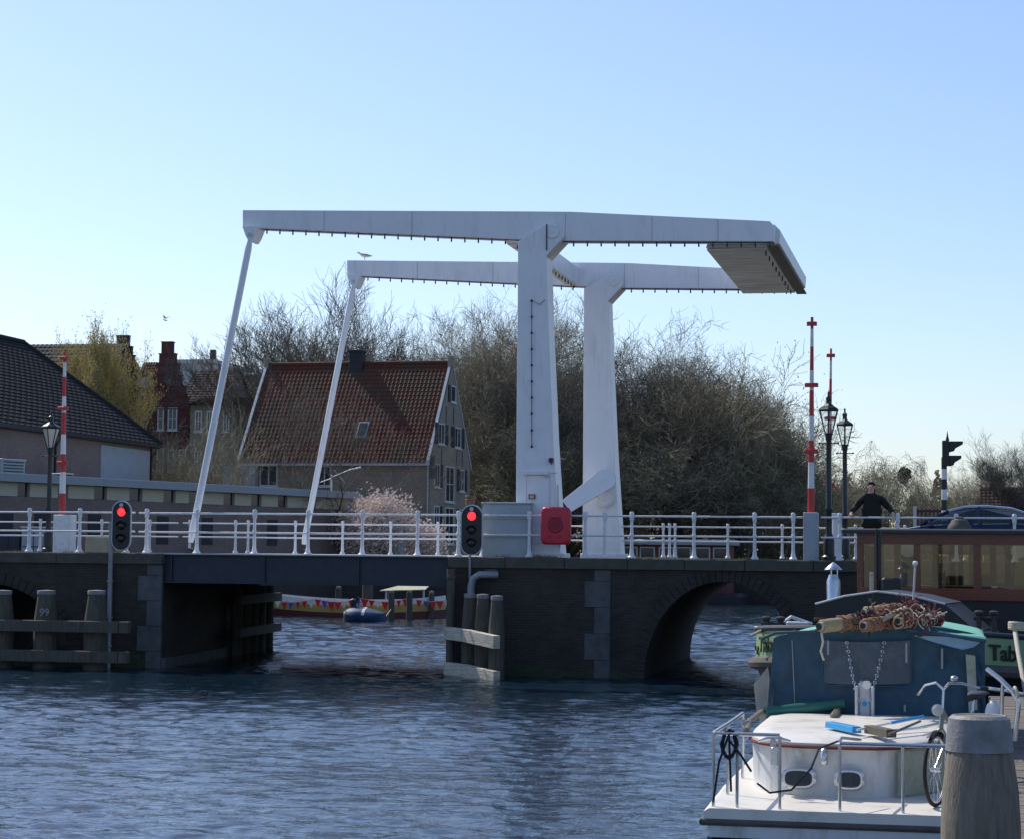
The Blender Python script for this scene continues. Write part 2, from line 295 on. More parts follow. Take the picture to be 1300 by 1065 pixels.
def thing(name, label, cat, loc=(0,0,0), rotz=0, group=None):
    o = bpy.data.objects.new(name, None); COL.objects.link(o); o.location = loc; o.rotation_euler = (0,0,rotz)
    o.empty_display_size = .2; o['label'] = label; o['category'] = cat
    if group: o['group'] = group
    WM[o.name] = Matrix.Translation(Vector(loc)) @ Matrix.Rotation(rotz, 4, 'Z'); return o
def tag(o, label, cat, group=None):
    o['label'] = label; o['category'] = cat
    if group: o['group'] = group
    return o
def struct(o): o['kind'] = 'structure'; return o
def stuff(o): o['kind'] = 'stuff'; return o
def dup(root, loc, rotz=0, label=None, scale=None, group=None):
    def cp(o, par):
        c = o.copy(); COL.objects.link(c); c.parent = par
        for ch in [x for x in bpy.data.objects if x.parent == o and x is not c]: cp(ch, c)
        return c
    r = cp(root, None); r.location = loc; r.rotation_euler = (0,0,rotz)
    if label: r['label'] = label
    if group: r['group'] = group
    if scale: r.scale = scale
    WM[r.name] = Matrix.Translation(Vector(loc)) @ Matrix.Rotation(rotz,4,'Z'); return r
def arc(c, r, a0, a1, n, f): return [f(c, r, a0+(a1-a0)*i/n) for i in range(n+1)]
def tile_roof(mb, A, B, C, D, nc, nr, amp=.04, step=.035, sub=4):   # A,B eave; C,D ridge (C above B)
    A, B, C, D = map(Vector, (A,B,C,D)); nrm = (B-A).cross(D-A).normalized()
    if nrm.z < 0: nrm = -nrm
    rows = []
    for i in range(nr):
        for t_, h in ((i/nr, step), ((i+.97)/nr, 0)):
            L = A.lerp(D, t_); Rr = B.lerp(C, t_); row = []
            for j in range(nc*sub+1):
                ph = (j % sub)/sub; wv = amp*(.5+.5*math.cos(2*PI*ph))
                row.append(L.lerp(Rr, j/(nc*sub)) + nrm*(wv+h))
            rows.append(row)
    return mb.loft(rows, False, False, close=False)
def text_mesh(s, size, extrude=.004):
    c = bpy.data.curves.new('t', 'FONT'); c.body = s; c.size = size; c.extrude = extrude; c.offset = size*.02
    o = bpy.data.objects.new('t', c); COL.objects.link(o); dg = bpy.context.evaluated_depsgraph_get()
    me = bpy.data.meshes.new_from_object(o.evaluated_get(dg)); vs = [v.co.copy() for v in me.vertices]; fs = [tuple(p.vertices) for p in me.polygons]
    bpy.data.objects.remove(o); bpy.data.curves.remove(c); return vs, fs
# ================================================================== SETTING
DK = 2.83            # bridge deck level
NY, FY = 51.5, 62.3  # near / far railing planes
GZ = 2.45
BIG = 2600
import numpy as np
def waves(X, Y):
    rs = np.random.RandomState(5); Zz = np.zeros_like(X)
    for wl, slope, n_ in ((2.6,.014,5),(1.1,.032,8),(.62,.072,16),(.40,.080,20),(.25,.050,18)):
        for _ in range(n_):
            l_ = wl*rs.uniform(.75,1.35); th = R(80)+rs.normal(0,.62); k_ = 2*math.pi/l_; a_ = slope/k_/math.sqrt(n_)*1.6
            Zz += a_*np.clip(l_/(2.0*np.maximum(.065,.0021*Y))-.9,0,1)*(1+(1.1*np.clip((Y-56)/20,0,1) if l_ > .5 else 0))*np.sin(k_*(X*math.cos(th)+Y*math.sin(th))+rs.uniform(0,6.28)+.6*np.sin(.35*X+.2*Y*rs.uniform(.5,1.5)))
    return Zz*(.8+.35*np.sin(.21*X+.33*Y)*np.sin(.13*Y-.17*X))
ys = [10.0]
while ys[-1] < 150: ys.append(ys[-1]+max(.065, .0021*ys[-1]))
ys = np.array(ys); nx_ = 620; tt = np.linspace(0,1,nx_)
XL = -.52*ys-3; XR = .08*ys+6
GX = XL[:,None]+(XR-XL)[:,None]*tt[None,:]; GY = np.repeat(ys[:,None], nx_, 1)
GH = waves(GX, GY); ed = np.minimum(np.minimum(tt,1-tt)*30,1)[None,:]*np.minimum(np.minimum((ys-10)/1.5,(150-ys)/8),1)[:,None]; GH *= ed
vv = np.stack([GX,GY,GH],-1).reshape(-1,3); ny_ = len(ys); idx = np.arange(ny_*nx_).reshape(ny_,nx_)
q_ = np.stack([idx[:-1,:-1],idx[:-1,1:],idx[1:,1:],idx[1:,:-1]],-1).reshape(-1,4)
# flat sheet around the rippled area, sharing its outline
k0 = len(vv); a_, b_, c_, d_ = int(idx[0,0]), int(idx[0,-1]), int(idx[-1,-1]), int(idx[-1,0])
vv = np.concatenate([vv, np.array([(-BIG,-60,0),(BIG,-60,0),(BIG,BIG,0),(-BIG,BIG,0)],float)])
fl_ = q_.tolist()+[[k0,k0+1,b_,a_],[k0+1,k0+2,c_,b_],[k0+2,k0+3,d_,c_],[k0+3,k0,a_,d_]]
me = bpy.data.meshes.new('water'); me.from_pydata(vv.tolist(), [], fl_); me.shade_smooth(); me.materials.append(M['water'])
wo = bpy.data.objects.new('water', me); COL.objects.link(wo); struct(wo)
# banks: left bank, far bank and right bank as one ground sheet with quay edges (sides run down below the water)
pl = [(-BIG,-60),(-60,-60),(-60,40),(-46,51),(-46,63),(-37.5,66),(-37.5,84),(-31,108),(-18.5,108),(-16.5,137),(2,139),(9,64),(9,51),(9,40),(9,-60),(BIG,-60),(BIG,BIG),(-BIG,BIG)]
mb = MB(); top = [(x,y,GZ) for x,y in pl]; bot = [(x,y,-1) for x,y in pl]; n_ = len(pl)
from mathutils.geometry import tessellate_polygon
tri = tessellate_polygon([[V(*p) for p in top]])
def up(t): a, b2, c2 = (V(*top[i]) for i in t); return t if (b2-a).cross(c2-a).z > 0 else (t[0],t[2],t[1])
mb.add(top, [up(t) for t in tri])
struct(mb.build('ground', 'ground', flip=False))
mb = MB()
for i in range(1, 13):
    a, b2 = pl[i], pl[i+1]
    if i == 2: pass
    mb.add([(a[0],a[1],-1),(b2[0],b2[1],-1),(b2[0],b2[1],GZ+.05),(a[0],a[1],GZ+.05)], [(0,1,2,3)])
o = mb.build('quay_edge', 'quay'); struct(o)
# ---- masonry: abutment left, pier in the middle with arch, abutment right
def arch_wall(name, label, x0, x1, ax, aw, ah, sk0=0, sk1=0, ska=0):
    """masonry block x0..x1, y 51.2..62.6, with an elliptical tunnel centred ax; sk* shift the back face in x"""
    r = thing(name, label, 'bridge abutment', ((x0+x1)/2, 51.2, 0))
    mb = MB(); N = 24; Y0, Y1, Zt = 51.2, 62.6, DK-.27; fr = []
    for Y, k in ((Y0,0),(Y1,1)):
        X0, X1, A_ = x0+sk0*k, x1+sk1*k, ax+ska*k
        prof = [(A_ + aw*math.cos(PI - PI*i/N), max(-1, ah*math.sin(PI*i/N))) for i in range(N+1)]
        prof = [(A_-aw, -1.0)] + prof + [(A_+aw, -1.0)]; fr.append((X0,X1,prof))
        vs = []; fs = []
        for (x,z) in prof: vs.append((x,Y,z)); vs.append((x,Y,Zt))
        for i in range(len(prof)-1):
            if abs(prof[i][0]-prof[i+1][0]) > 1e-6: fs.append((2*i,2*i+2,2*i+3,2*i+1))
        mb.add(vs, fs)
        if A_-aw > X0: mb.add([(X0,Y,-1),(A_-aw,Y,-1),(A_-aw,Y,Zt),(X0,Y,Zt)], [(0,1,2,3)])
        if X1 > A_+aw: mb.add([(A_+aw,Y,-1),(X1,Y,-1),(X1,Y,Zt),(A_+aw,Y,Zt)], [(0,1,2,3)])
    mb.loft([[(x,Y,z) for x,z in f_[2]] for Y,f_ in zip((Y0,Y1),fr)], False, False, close=False)
    for k in (0,1): mb.add([(fr[0][k],Y0,-1),(fr[1][k],Y1,-1),(fr[1][k],Y1,Zt),(fr[0][k],Y0,Zt)], [(0,1,2,3)])
    mb.add([(fr[0][0],Y0,Zt),(fr[0][1],Y0,Zt),(fr[1][1],Y1,Zt),(fr[1][0],Y1,Zt)], [(0,1,2,3)])
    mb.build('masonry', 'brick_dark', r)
    rg = MB(); N = 40                                   # ring of headers round the arch, proud of the wall
    for i in range(N):
        a0, a1 = PI*(i+.06)/N, PI*(i+.94)/N
        pts = [(ax-aw*k*math.cos(a), ah*(1+(k-1)*aw/ah)*math.sin(a)) for k in (1.0, 1+.3/aw) for a in (a0,a1)]
        rg.prism([pts[0],pts[1],pts[3],pts[2]], Y0-.03, Y0+.05)
    rg.build('arch_ring', 'brick_dark', r)
    return r
XL1 = xat(203, 51.2, 842); SKL = xat(332, 62.6, 826)-XL1      # right end of the left abutment
XP0 = xat(570, 51.2, 780); XP1 = xat(1330, 51.2, 750)
ax1 = xat(917, 51.2, 760); axl = xat(-22, 51.2, 780)
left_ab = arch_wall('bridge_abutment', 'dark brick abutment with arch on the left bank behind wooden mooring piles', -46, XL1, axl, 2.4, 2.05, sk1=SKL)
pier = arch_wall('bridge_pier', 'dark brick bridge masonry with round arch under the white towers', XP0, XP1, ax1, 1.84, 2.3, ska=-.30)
def quoins(r, xs, flip=1, w=.42):
    q = MB(); z = -.2; i = 0
    while z < DK-.35:
        h = .62; ww = w if i % 2 else w*.62
        q.bbox(xs-(ww if flip < 0 else 0), xs+(ww if flip > 0 else 0), 51.165, 51.3, z+.006, min(z+h, DK-.28)-.006, .012); z += h; i += 1
    q.build('quoin', 'stone', r)
quoins(left_ab, XL1+.01, -1, .62)
quoins(pier, xat(775,51.2,780), -1, .62)
for r, x0, x1 in ((left_ab,-46,XL1+.02),(pier,XP0-.03,XP1)):
    c = MB(); x = x0
    rnd = random.Random(3)
    while x < x1-.01:
        e = min(x+1.35+rnd.random()*.25, x1); c.bbox(x+.004, e-.004, 51.12, 51.95, DK-.265, DK-.012+rnd.random()*.012, .02); x = e
    c.build('coping', 'coping', r)
# tidal weed band
for r, x0, x1 in ((left_ab,-46,XL1),(pier,XP0,ax1-1.84),(pier,ax1+1.84,XP1)):
    k_ = max(8, int((x1-x0)/.09)); rw_ = random.Random(int(x0*7)); c = MB(); hh = .2; up_ = []
    for i in range(k_+1): hh = min(.34, max(.08, hh+rw_.uniform(-.045,.045))); up_.append((x0+(x1-x0)*i/k_, hh))
    c.loft([[(x, 51.183, -.4) for x,_ in up_],[(x, 51.183, z) for x,z in up_],[(x, 51.2, z+.01) for x,z in up_]], False, False, close=False); c.build('weed_band', 'tideline', r)
# abutment side ledge
c = MB(); c.add([(XL1-.02,51.25,-.6),(XL1+.12,51.25,-.6),(XL1+SKL+.12,62.6,-.6),(XL1+SKL-.02,62.6,-.6),(XL1-.02,51.25,.25),(XL1+.12,51.25,.25),(XL1+SKL+.12,62.6,.25),(XL1+SKL-.02,62.6,.25)],[(0,3,2,1),(4,5,6,7),(0,1,5,4),(1,2,6,5),(2,3,7,6),(3,0,4,7)]); c.build('ledge', 'stone', left_ab)
# road over the bridge
XL0 = -60
c = MB(); c.prismz([(-200,51.96),(XL1-.02,51.96),(XL1+SKL*.95-.02,61.95),(-200,61.95)], DK-.25, DK-.045); c.box(XP0+.01, 200, 51.96, 61.95, DK-.25, DK-.045); struct(c.build('road', 'asphalt'))
c = MB(); c.box(-46, XL1+SKL, 61.95, 62.7, DK-.25, DK-.015); c.box(XP0, XP1, 61.95, 62.7, DK-.25, DK-.015); struct(c.build('pavement', 'coping'))
c = MB(); c.prismz([(XP1,50),(200,50),(200,64),(XP1,64)], -1, DK-.27); struct(c.build('embankment', 'quay'))
c = MB(); c.prismz([(-200,51.3),(-46,51.3),(-46,62.5),(-200,62.5)], -1, DK-.27); struct(c.build('embankment', 'quay'))
# ================================================================== DRAWBRIDGE
BY0, BY1 = 52.1, 52.62      # near beam slab (front/back)
GY0, GY1 = 61.7, 62.22
dbx = xat(684, 52.1, 700)
db = thing('drawbridge', 'white double-beam drawbridge with two tapering towers and overhead counterweight', 'drawbridge', (dbx, 52.1, DK))
def beam(y0, y1, nm):
    zt = [at(308,267,52.1), at(705,268.5,52.1), at(977,281,52.1)]; zb = [at(308,289,52.1), at(655,304,52.1), at(715,306,52.1), at(982,307,52.1)]
    poly = [(p.x,p.z) for p in (zb[0],zb[1],zb[2],zb[3])]
    poly += [(zb[3].x+.02, at(983,288,52.1).z), (zt[2].x, zt[2].z), (zt[1].x+.4, zt[1].z-.02), (zt[1].x-.6, zt[1].z+.01), (zt[0].x, zt[0].z)]
    m_ = MB(); m_.prism(poly, y0, y1); b_ = m_.build('balance_beam', 'white_steel', db, bevel=.012)
    return b_, zb, zt
nb, zb, zt = beam(BY0, BY1, 'near'); fb, _, _ = beam(GY0, GY1, 'far')
def zbot(x):
    p = zb
    for a, b2 in zip(p[:-1], p[1:]):
        if a.x <= x <= b2.x: return a.z+(b2.z-a.z)*(x-a.x)/(b2.x-a.x)
    return p[-1].z
def bulbs(y0, parent, xs):
    for x in xs:
        z = zbot(x); c = MB(); c.lathe((x, y0+.08, z-.135), [(.004,0),(.018,.01),(.022,.04),(.02,.07),(.015,.08),(.015,.14)], 8)
        c.build('light_bulb', 'dark_metal', parent, smooth=True)
    c = MB(); c.tube([(zb[0].x+.4, y0+.08, zbot(zb[0].x+.4)-.015)] + [(x, y0+.08, zbot(x)-.02) for x in xs], .012, 5); c.build('cable', 'dark_metal', parent)
tx0 = xat(655,52.1,320); tx1 = xat(722,52.1,320)
sp = .342
xs = []; x = zb[0].x+.62
while x < zb[3].x-.1:
    if not (tx0-.05 < x < tx1+.05): xs.append(x)
    x += sp
bulbs(BY0, nb, xs); bulbs(GY0, fb, xs)
for y_, par_ in ((BY0, nb), (GY0, fb)):
    for f_ in (.16,.33,.62,.78,.9):
        x_ = zb[0].x+(zb[3].x-zb[0].x)*f_; zu = (zt[0].z+(zt[1].z-zt[0].z)*(x_-zt[0].x)/(zt[1].x-zt[0].x)) if x_ < zt[1].x else zt[1].z+(zt[2].z-zt[1].z)*(x_-zt[1].x)/(zt[2].x-zt[1].x)
        c = MB(); c.box(x_-.012, x_+.012, y_-.006, y_+.01, zbot(x_)+.01, zu-.03); c.build('plate_seam', 'light_grey', par_)
def tower(y0, y1, near):
    """front face outline in photo pixels of the near tower"""
    def p(px, py): q = at(px, py, 52.06); return (q.x, q.z)
    out = [p(655,700), p(656,560), p(658,307), p(690,287), p(706,281), p(717,301), p(694,326), p(697,420), p(703,560), p(712,700)]
    zmin = DK-.2; out[0] = (out[0][0], zmin); out[-1] = (out[-1][0]+.02, zmin)
    dy = y0-52.06
    m_ = MB(); m_.prism(out, y0, y1); t_ = m_.build('tower', 'white_steel', db, bevel=.015)
    u = MB()                                                     # weathered underside plate of the head
    a, b2 = out[6], out[5]; u.add([(a[0],y0+.02,a[1]-.012),(b2[0]+.01,y0+.02,b2[1]-.012),(b2[0]+.01,y1-.02,b2[1]-.012),(a[0],y1-.02,a[1]-.012),
        (a[0]+.01,y0+.02,a[1]-.004),(b2[0],y0+.02,b2[1]-.004),(b2[0],y1-.02,b2[1]-.004),(a[0]+.01,y1-.02,a[1]-.004)],[(0,1,2,3),(0,1,5,4),(4,5,6,7),(2,3,7,6),(1,2,6,5),(0,3,7,4)])
    u.build('head_underside', 'under', t_)
    hb = p(702,295); d = MB(); d.cyl((hb[0],y0-.035,hb[1]), (hb[0],y0+.02,hb[1]), .16, .16, 24); d.cyl((hb[0],y0-.06,hb[1]),(hb[0],y0-.03,hb[1]), .03, .03, 10)
    d.torus((hb[0],y0-.035,hb[1]), (0,1,0), .15, .012, 28, 6); d.build('pivot_cap', 'white_steel', t_, smooth=True)
    bs = MB(); bs.bbox(out[0][0]-.06, out[-1][0]+.07, y0-.05, y1+.05, DK-.2, DK+.10, .02)
    bs.build('foot_plate', 'white_paint', t_)
    return t_, out
t1, o1 = tower(52.02, 52.82, True); t2, o2 = tower(61.62, 62.42, False)
# cross beam between the towers
cxr = at(657,330,52.8).x; cxl = cxr-.30; czt, czb = at(700,270,52.1).z-.12, zbot(at(684,300,52.1).x)+.04
c = MB(); c.box(cxl, cxr, 52.63, 61.69, czb, czt); c.build('cross_beam', 'white_steel', db, bevel=.01)
c = MB(); c.box(cxl+.01, cxr-.01, 52.9, 61.55, czb-.02, czb-.003); cbs = c.build('cross_beam_soffit', 'under', db)
for i in range(18): c = MB(); c.lathe((cxr-.06, 53.1+i*.48, czb-.12),[(.004,0),(.02,.01),(.022,.05),(.016,.09),(.016,.11)],7); c.build('light_bulb', 'dark_metal', cbs, smooth=True)
# counterweight
k0 = at(893,308,52.1); k1 = at(982,308,52.1)
def cwrow(y):
    zt_ = zt[2].z; zb_ = k1.z
    return [(k0.x,y,zb_-.03),(k1.x-.18,y,zb_-.05),(k1.x+.10,y,zb_+.05),(k1.x+.12,y,zb_+.36),(k1.x-.02,y,zt_-.01),(k0.x+.15,y,zt_-.03)]
c = MB(); c.loft([cwrow(BY1+.001), cwrow(GY0-.001)]); cw = c.build('counterweight', 'white_steel', db, bevel=.01)
c = MB()
c.bbox(k0.x+.02, k1.x-.19, BY1+.02, GY0-.02, k1.z-.085, k1.z-.052, .008)
c.build('soffit_board', 'under', cw)
c = MB(); c.box(k1.x-.17, k1.x+.105, BY0+.1, GY1-.1, k1.z-.075, k1.z-.052); c.build('soffit_trim', 'wood_grey', cw)
c = MB(); e = k1
for i in range(9):
    c = MB(); c.cyl((k1.x-.26, 53+i*1.0, k1.z-.2),(k1.x-.26, 53+i*1.0, k1.z-.05), .02, .02, 6); c.build('light_bulb', 'dark_metal', cw)
# lift rods
for y in (BY0-.10, GY0-.10):
    top_ = at(319,297,52.0); bt = at(243,694,52.0)
    top_ = V(top_.x, y, top_.z); bt = V(bt.x, y-.12, bt.z)
    d = (bt-top_); c = MB(); c.tube([top_+d*.02, top_+d*.05, top_+d*.95, top_+d*.985], [.06,.088,.088,.06], 12); rd = c.build('lift_rod', 'white_steel', db, smooth=True)
    g = MB(); xt, z_ = top_.x, zbot(zb[0].x+.3)
    g.prism([(xt-.22,z_+.02),(xt+.2,z_+.02),(xt+.09,z_-.25),(xt+.02,z_-.36),(xt-.05,z_-.36),(xt-.13,z_-.22)], y-.07, y+.55); g.build('top_bracket', 'white_steel', rd, bevel=.01)
    g = MB(); g.cyl((xt-.01,y-.10,z_-.2),(xt-.01,y+.12,z_-.2), .055, .055, 12); g.build('pin', 'light_grey', rd)
    g = MB(); q = bt; g.prism([(q.x-.13,DK-.38),(q.x+.17,DK-.38),(q.x+.2,DK-.02),(q.x+.08,DK+.12),(q.x-.02,DK+.14),(q.x-.12,DK+.0)], y-.16, y-.06)
    g.prism([(q.x-.13,DK-.38),(q.x+.17,DK-.38),(q.x+.2,DK-.02),(q.x+.08,DK+.12),(q.x-.02,DK+.14),(q.x-.12,DK+.0)], y+.02, y+.10); g.build('foot_bracket', 'black_paint', rd)
# leaf
lx0, lx1 = xat(174,51.35,725), xat(569,51.35,725)
lf = MB()
def ibeam(y):
    lf.bbox(lx0, lx1, y, y+.05, DK-.70, DK-.03, .005); lf.bbox(lx0, lx1, y-.09, y+.14, DK-.05, DK-.022, .004); lf.bbox(lx0, lx1, y-.09, y+.14, DK-.725, DK-.70, .004)
for y in (51.36, 54.2, 57, 59.8, 62.3): ibeam(y)
x = lx0+.9
while x < lx1: lf.box(x, x+.03, 51.30, 51.36, DK-.69, DK-.06); lf.box(x-.06, x+.08, 51.5, 62.2, DK-.5, DK-.1); x += 2.4
leaf = lf.build('bridge_leaf', 'girder', db)
c = MB(); c.box(lx0, lx1, 51.24, 62.5, DK-.02, DK+.0); c.box(lx0+.02, lx1-.02, 51.23, 51.29, DK+.0, DK+.012); c.build('leaf_deck', 'light_grey', leaf)
# tower fittings
def fit(name, mname, parent, f, **k): c = MB(); f(c); return c.build(name, mname, parent, **k)
def pt(px, py, Y=52.0): return at(px, py, Y)
def chain(c):
    ps = [pt(675,382+i*20.5,51.97) for i in range(10)]; c.tube([pt(692,381,51.96), pt(685,387,51.94)]+ps, .009, 5)
    for p_ in ps: c.sphere(p_, .032, 6)
    for q in ((694,283,694,320),): c.tube([pt(694,285,51.96), pt(694,318,51.96)], .018, 5)
fit('lamp_chain', 'dark_metal', t1, chain)
def strip(c): a, b_ = pt(663,600,51.93), pt(696,600,51.93); c.bbox(a.x, b_.x, 51.93, 52.02, a.z-.04, a.z+.045, .012)
fit('tube_light', 'white_paint', t1, strip)
def camb(c): a = pt(700,583,51.95); c.bbox(a.x-.055, a.x+.05, 51.88, 52.02, a.z-.07, a.z+.04, .01); c.cyl((a.x,51.9,a.z-.12),(a.x,51.96,a.z-.05),.015,.015,6)
fit('floodlight', 'dark_metal', t1, camb)
def hatch(c):
    a, b_ = pt(668,603), pt(697,690)
    for (x0,x1,z0,z1) in ((a.x,a.x+.012,b_.z,a.z),(b_.x,b_.x+.012,b_.z,a.z),(a.x,b_.x,a.z,a.z+.012),(a.x,b_.x,b_.z,b_.z+.012)): c.box(x0,x1,52.01,52.02,z0,z1)
    q = pt(694,604); c.cyl((q.x,51.97,q.z),(q.x,52.02,q.z),.045,.045,10)
fit('hatch_outline', 'light_grey', t1, hatch)
def conduit(c): c.tube([pt(708,615,51.99), pt(709,650,51.99), pt(711,695,51.99)], .018, 6); c.tube([pt(700,600,51.99), pt(707,600,51.99)], .012, 5)
fit('conduit', 'light_grey', t1, conduit)
pl_ = pt(675,630,51.96); pc = thing('number_plate', 'small brown plate numbered 40 low on the near tower', 'sign', (pl_.x,51.96,pl_.z-.06))
fit('plate', 'rope_pink', pc, lambda c: c.box(pl_.x-.085, pl_.x+.085, 51.985, 52.015, pl_.z-.06, pl_.z+.06))
vs, fs = text_mesh('40', .1, .002); c = MB(); c.add([(pl_.x-.055+v.x, 51.98-v.z, pl_.z-.036+v.y) for v in vs], fs); c.build('plate_number', 'white_paint', pc)
# drive crank on the far tower (between the towers)
cr = thing('drive_crank', 'white diagonal drive arm with round end between the two towers', 'crank arm', tuple(at(768,608,61.4)))
a = at(768,608,61.35); b_ = at(719,642,60.5)
dd = (b_-a); ddn = dd.normalized(); nn = V(ddn.z,0,-ddn.x).normalized()
ring = []
ce = []
for i in range(13):
    t_ = -PI/2+PI*i/12; ce.append(a + nn*(.30*math.sin(t_)) - ddn*(.30*math.cos(t_)))
pts = ce + [b_ + nn*.20, b_ - nn*.20]
c = MB(); n0 = len(pts); vs = [p for p in pts]+[p+V(0,.16,0) for p in pts]
c.add(vs, [tuple(range(n0)), tuple(range(2*n0-1,n0-1,-1))]+[(i,(i+1)%n0,(i+1)%n0+n0,i+n0) for i in range(n0)]); c.build('arm', 'white_steel', cr, bevel=.01)
q = at(768,632,61.55); c = MB(); c.cyl((q.x,61.45,q.z),(q.x,61.63,q.z),.26,.26,24); c.torus((q.x,61.45,q.z),(0,1,0),.2,.018,24,6); c.build('gear_housing', 'white_paint', cr, smooth=True)
# ================================================================== RAILINGS
def post_prof(h):
    return [(.15,0),(.15,.03),(.10,.06),(.078,.13),(.066,.2),(.060,h*.46),(.076,h*.475),(.076,h*.52),(.058,h*.54),(.055,h*.76),(.06,h*.80),(.082,h*.83),(.082,h*.90),(.085,h*.905),(.085,h*.975),(.06,h),(.002,h+.005)]
def post_prof2(h):
    return [(.12,0),(.12,.03),(.075,.07),(.062,.14),(.055,h*.46),(.068,h*.48),(.068,h*.52),(.052,h*.54),(.05,h*.8),(.072,h*.83),(.072,h*.98),(.05,h),(.002,h+.003)]
def railing(label, Y, posts, segs, h, prof, zr):
    xs_ = [xat(px, Y, 680) for px in posts]
    r = thing('railing', label, 'railing', (xs_[0], Y, DK))
    for (p0, p1) in segs:
        xa, xb = xat(p0, Y, 680), xat(p1, Y, 680)
        for z in zr:
            c = MB(); k = max(2, int((xb-xa)/3)); rr = random.Random(int(xa*10))
            c.tube([(xa+(xb-xa)*i/k, Y+rr.uniform(-.006,.006), DK+z+rr.uniform(-.006,.006)) for i in range(k+1)], .023, 8); c.build('rail', 'white_rail', r, smooth=True)
    me = MB(); me.lathe((0,0,0), [(a_*.66,b_) for a_,b_ in prof(h)], 8, PI/8); p0 = None
    for x in xs_:
        if p0 is None: p0 = me.build('post', 'white_rail', r, local=True); o = p0
        else: o = p0.copy(); COL.objects.link(o); o.parent = r
        o.location = (x-xs_[0], 0, 0); o.rotation_euler = (0,0,random.uniform(-.05,.05))
        WM[o.name] = WM[r.name]
    return r
railing('white railing of the moving span nearest the water on the camera side', NY, [186,250,323,391,460,530,582], [(176,583)], 1.1, post_prof, (.53,1.0))
railing('white railing on the left abutment in front of the traffic light', NY, [-90,-30,37,101,160], [(-160,171)], 1.1, post_prof, (.53,1.0))
railing('white railing along the near side of the pier with the red box on it', NY, [672,743,768,802,881,958,1007], [(588,1019)], 1.1, post_prof, (.53,1.0))
railing('white railing in front of the person and the blue car', NY, [1066,1140,1214,1288,1362], [(1042,1440)], 1.1, post_prof, (.53,1.0))
railing('farther white railing of the moving span with thinner posts', FY, [241,299,315,375,435,496,556], [(232,592)], .98, post_prof2, (.47,.88))
railing('farther white railing on the left side behind the lamp post', FY, [-60,-5,51,129,190], [(-120,226)], .98, post_prof2, (.47,.88))
railing('farther white railing on the pier seen right of the far tower', FY, [612,676,842,850,857,924,993], [(600,745),(786,1030)], .98, post_prof2, (.47,.88))
railing('farther white railing behind the person', FY, [1086,1149,1225,1300], [(1040,1420)], .98, post_prof2, (.47,.88))
# ================================================================== FURNITURE ON THE BRIDGE
def traffic_light(label, px, y0, y1, hw, Y, polepx, pole_y1):
    top_, bot_ = at(px, y0, Y), at(px, y1, Y); cx, zc = top_.x, (top_.z+bot_.z)/2; H = (top_.z-bot_.z)/2; W = hw/53.6
    r = thing('ship_traffic_light', label, 'traffic light', (cx, Y, bot_.z))
    def oval(W, H, y, n=12):
        return [(cx+W*math.cos(a), y, zc+(H-W)*(1 if s>0 else -1)+W*math.sin(a)) for s in (1,-1) for a in [ (0 if s>0 else PI)+PI*i/n for i in range(n+1)]]
    c = MB(); c.loft([oval(W,H,Y+.05), oval(W,H,Y+.015), oval(W-.025,H-.025,Y+.012)]); c.build('border', 'light_grey', r)
    c = MB(); c.loft([oval(W-.03,H-.03,Y+.02), oval(W-.03,H-.03,Y-.0)]); c.build('backboard', 'black_paint', r)
    for k, (dz, mt) in enumerate(((.55,'lens_red'),(.0,'lens_off'),(-.50,'lens_off'))):
        z = zc+H*dz; c = MB(); c.lathe((0,0,0), [(.105,0),(.09,.03),(.05,.05),(.001,.056)], 20)
        c.v = [V(cx+v.x, Y-.0-v.z, z+v.y) for v in c.v]; ln = c.build('lens', mt, r, smooth=True)
        h = MB(); pr = [[(cx+rr*math.cos(a), yy, z+rr*math.sin(a)) for a in [R(0)+R(180)*i/12 for i in range(13)]] for yy, rr in ((Y,.12),(Y-.07,.125),(Y-.07,.117),(Y,.112))]
        h.loft(pr, False, False, close=False); h.build('visor', 'black_paint', r)
    c = MB(); c.cyl((cx,Y-.01,zc+H*.82),(cx,Y-.03,zc+H*.82),.05,.05,12); c.build('badge', 'light_grey', r)
    pp = xat(polepx, Y, y1); c = MB(); zb_ = zat(pole_y1, Y, polepx)
    c.tube([(pp, Y+.1, zb_), (pp, Y+.1, zc+.1)], .065 if pole_y1 > 760 else .03, 10)
    if pole_y1 > 760:
        for z in (2.1,1.2,.5): c.lathe((pp,Y+.1,z), [(.065,0),(.09,.01),(.09,.05),(.065,.06)], 10)
    c.build('pole', 'pipe', r, smooth=True)
    c = MB(); c.box(min(cx,pp)-.08, max(cx,pp)+.08, Y+.05, Y+.16, zc-.1, zc-.03); c.build('bracket', 'pipe', r)
    return r
traffic_light('oval ship traffic light showing red on the left abutment, on a tall pipe', 154.5, 635, 699, 13.8, 51.0, 139, 858)
traffic_light('oval ship traffic light showing red beside the grey cabinet on the middle pier', 599, 640, 705, 14.8, 51.0, 595.5, 740)
sb = at(115,681,51.45); se = at(162,699,51.45)
c = MB(); c.bbox(sb.x, se.x, 51.12, 51.2, DK+.02, sb.z, .012); c.bbox(sb.x+.1,sb.x+.16,51.2,51.4,DK,DK+.2,.01); tag(c.build('sign_board', 'beige_board'), 'plain beige board standing on the left coping below the traffic light', 'board')
c = MB(); a = at(597,634,51.6)
for i in range(6): c.torus((a.x, 51.6, a.z-.12+i*.04), (random.uniform(-.1,.1),random.uniform(-.1,.1),1), .1+random.uniform(-.02,.02), .022, 14, 6)
tag(c.build('rope_coil', 'rope_pink', None, smooth=True), 'brown coil of rope on top of the middle traffic light', 'rope')
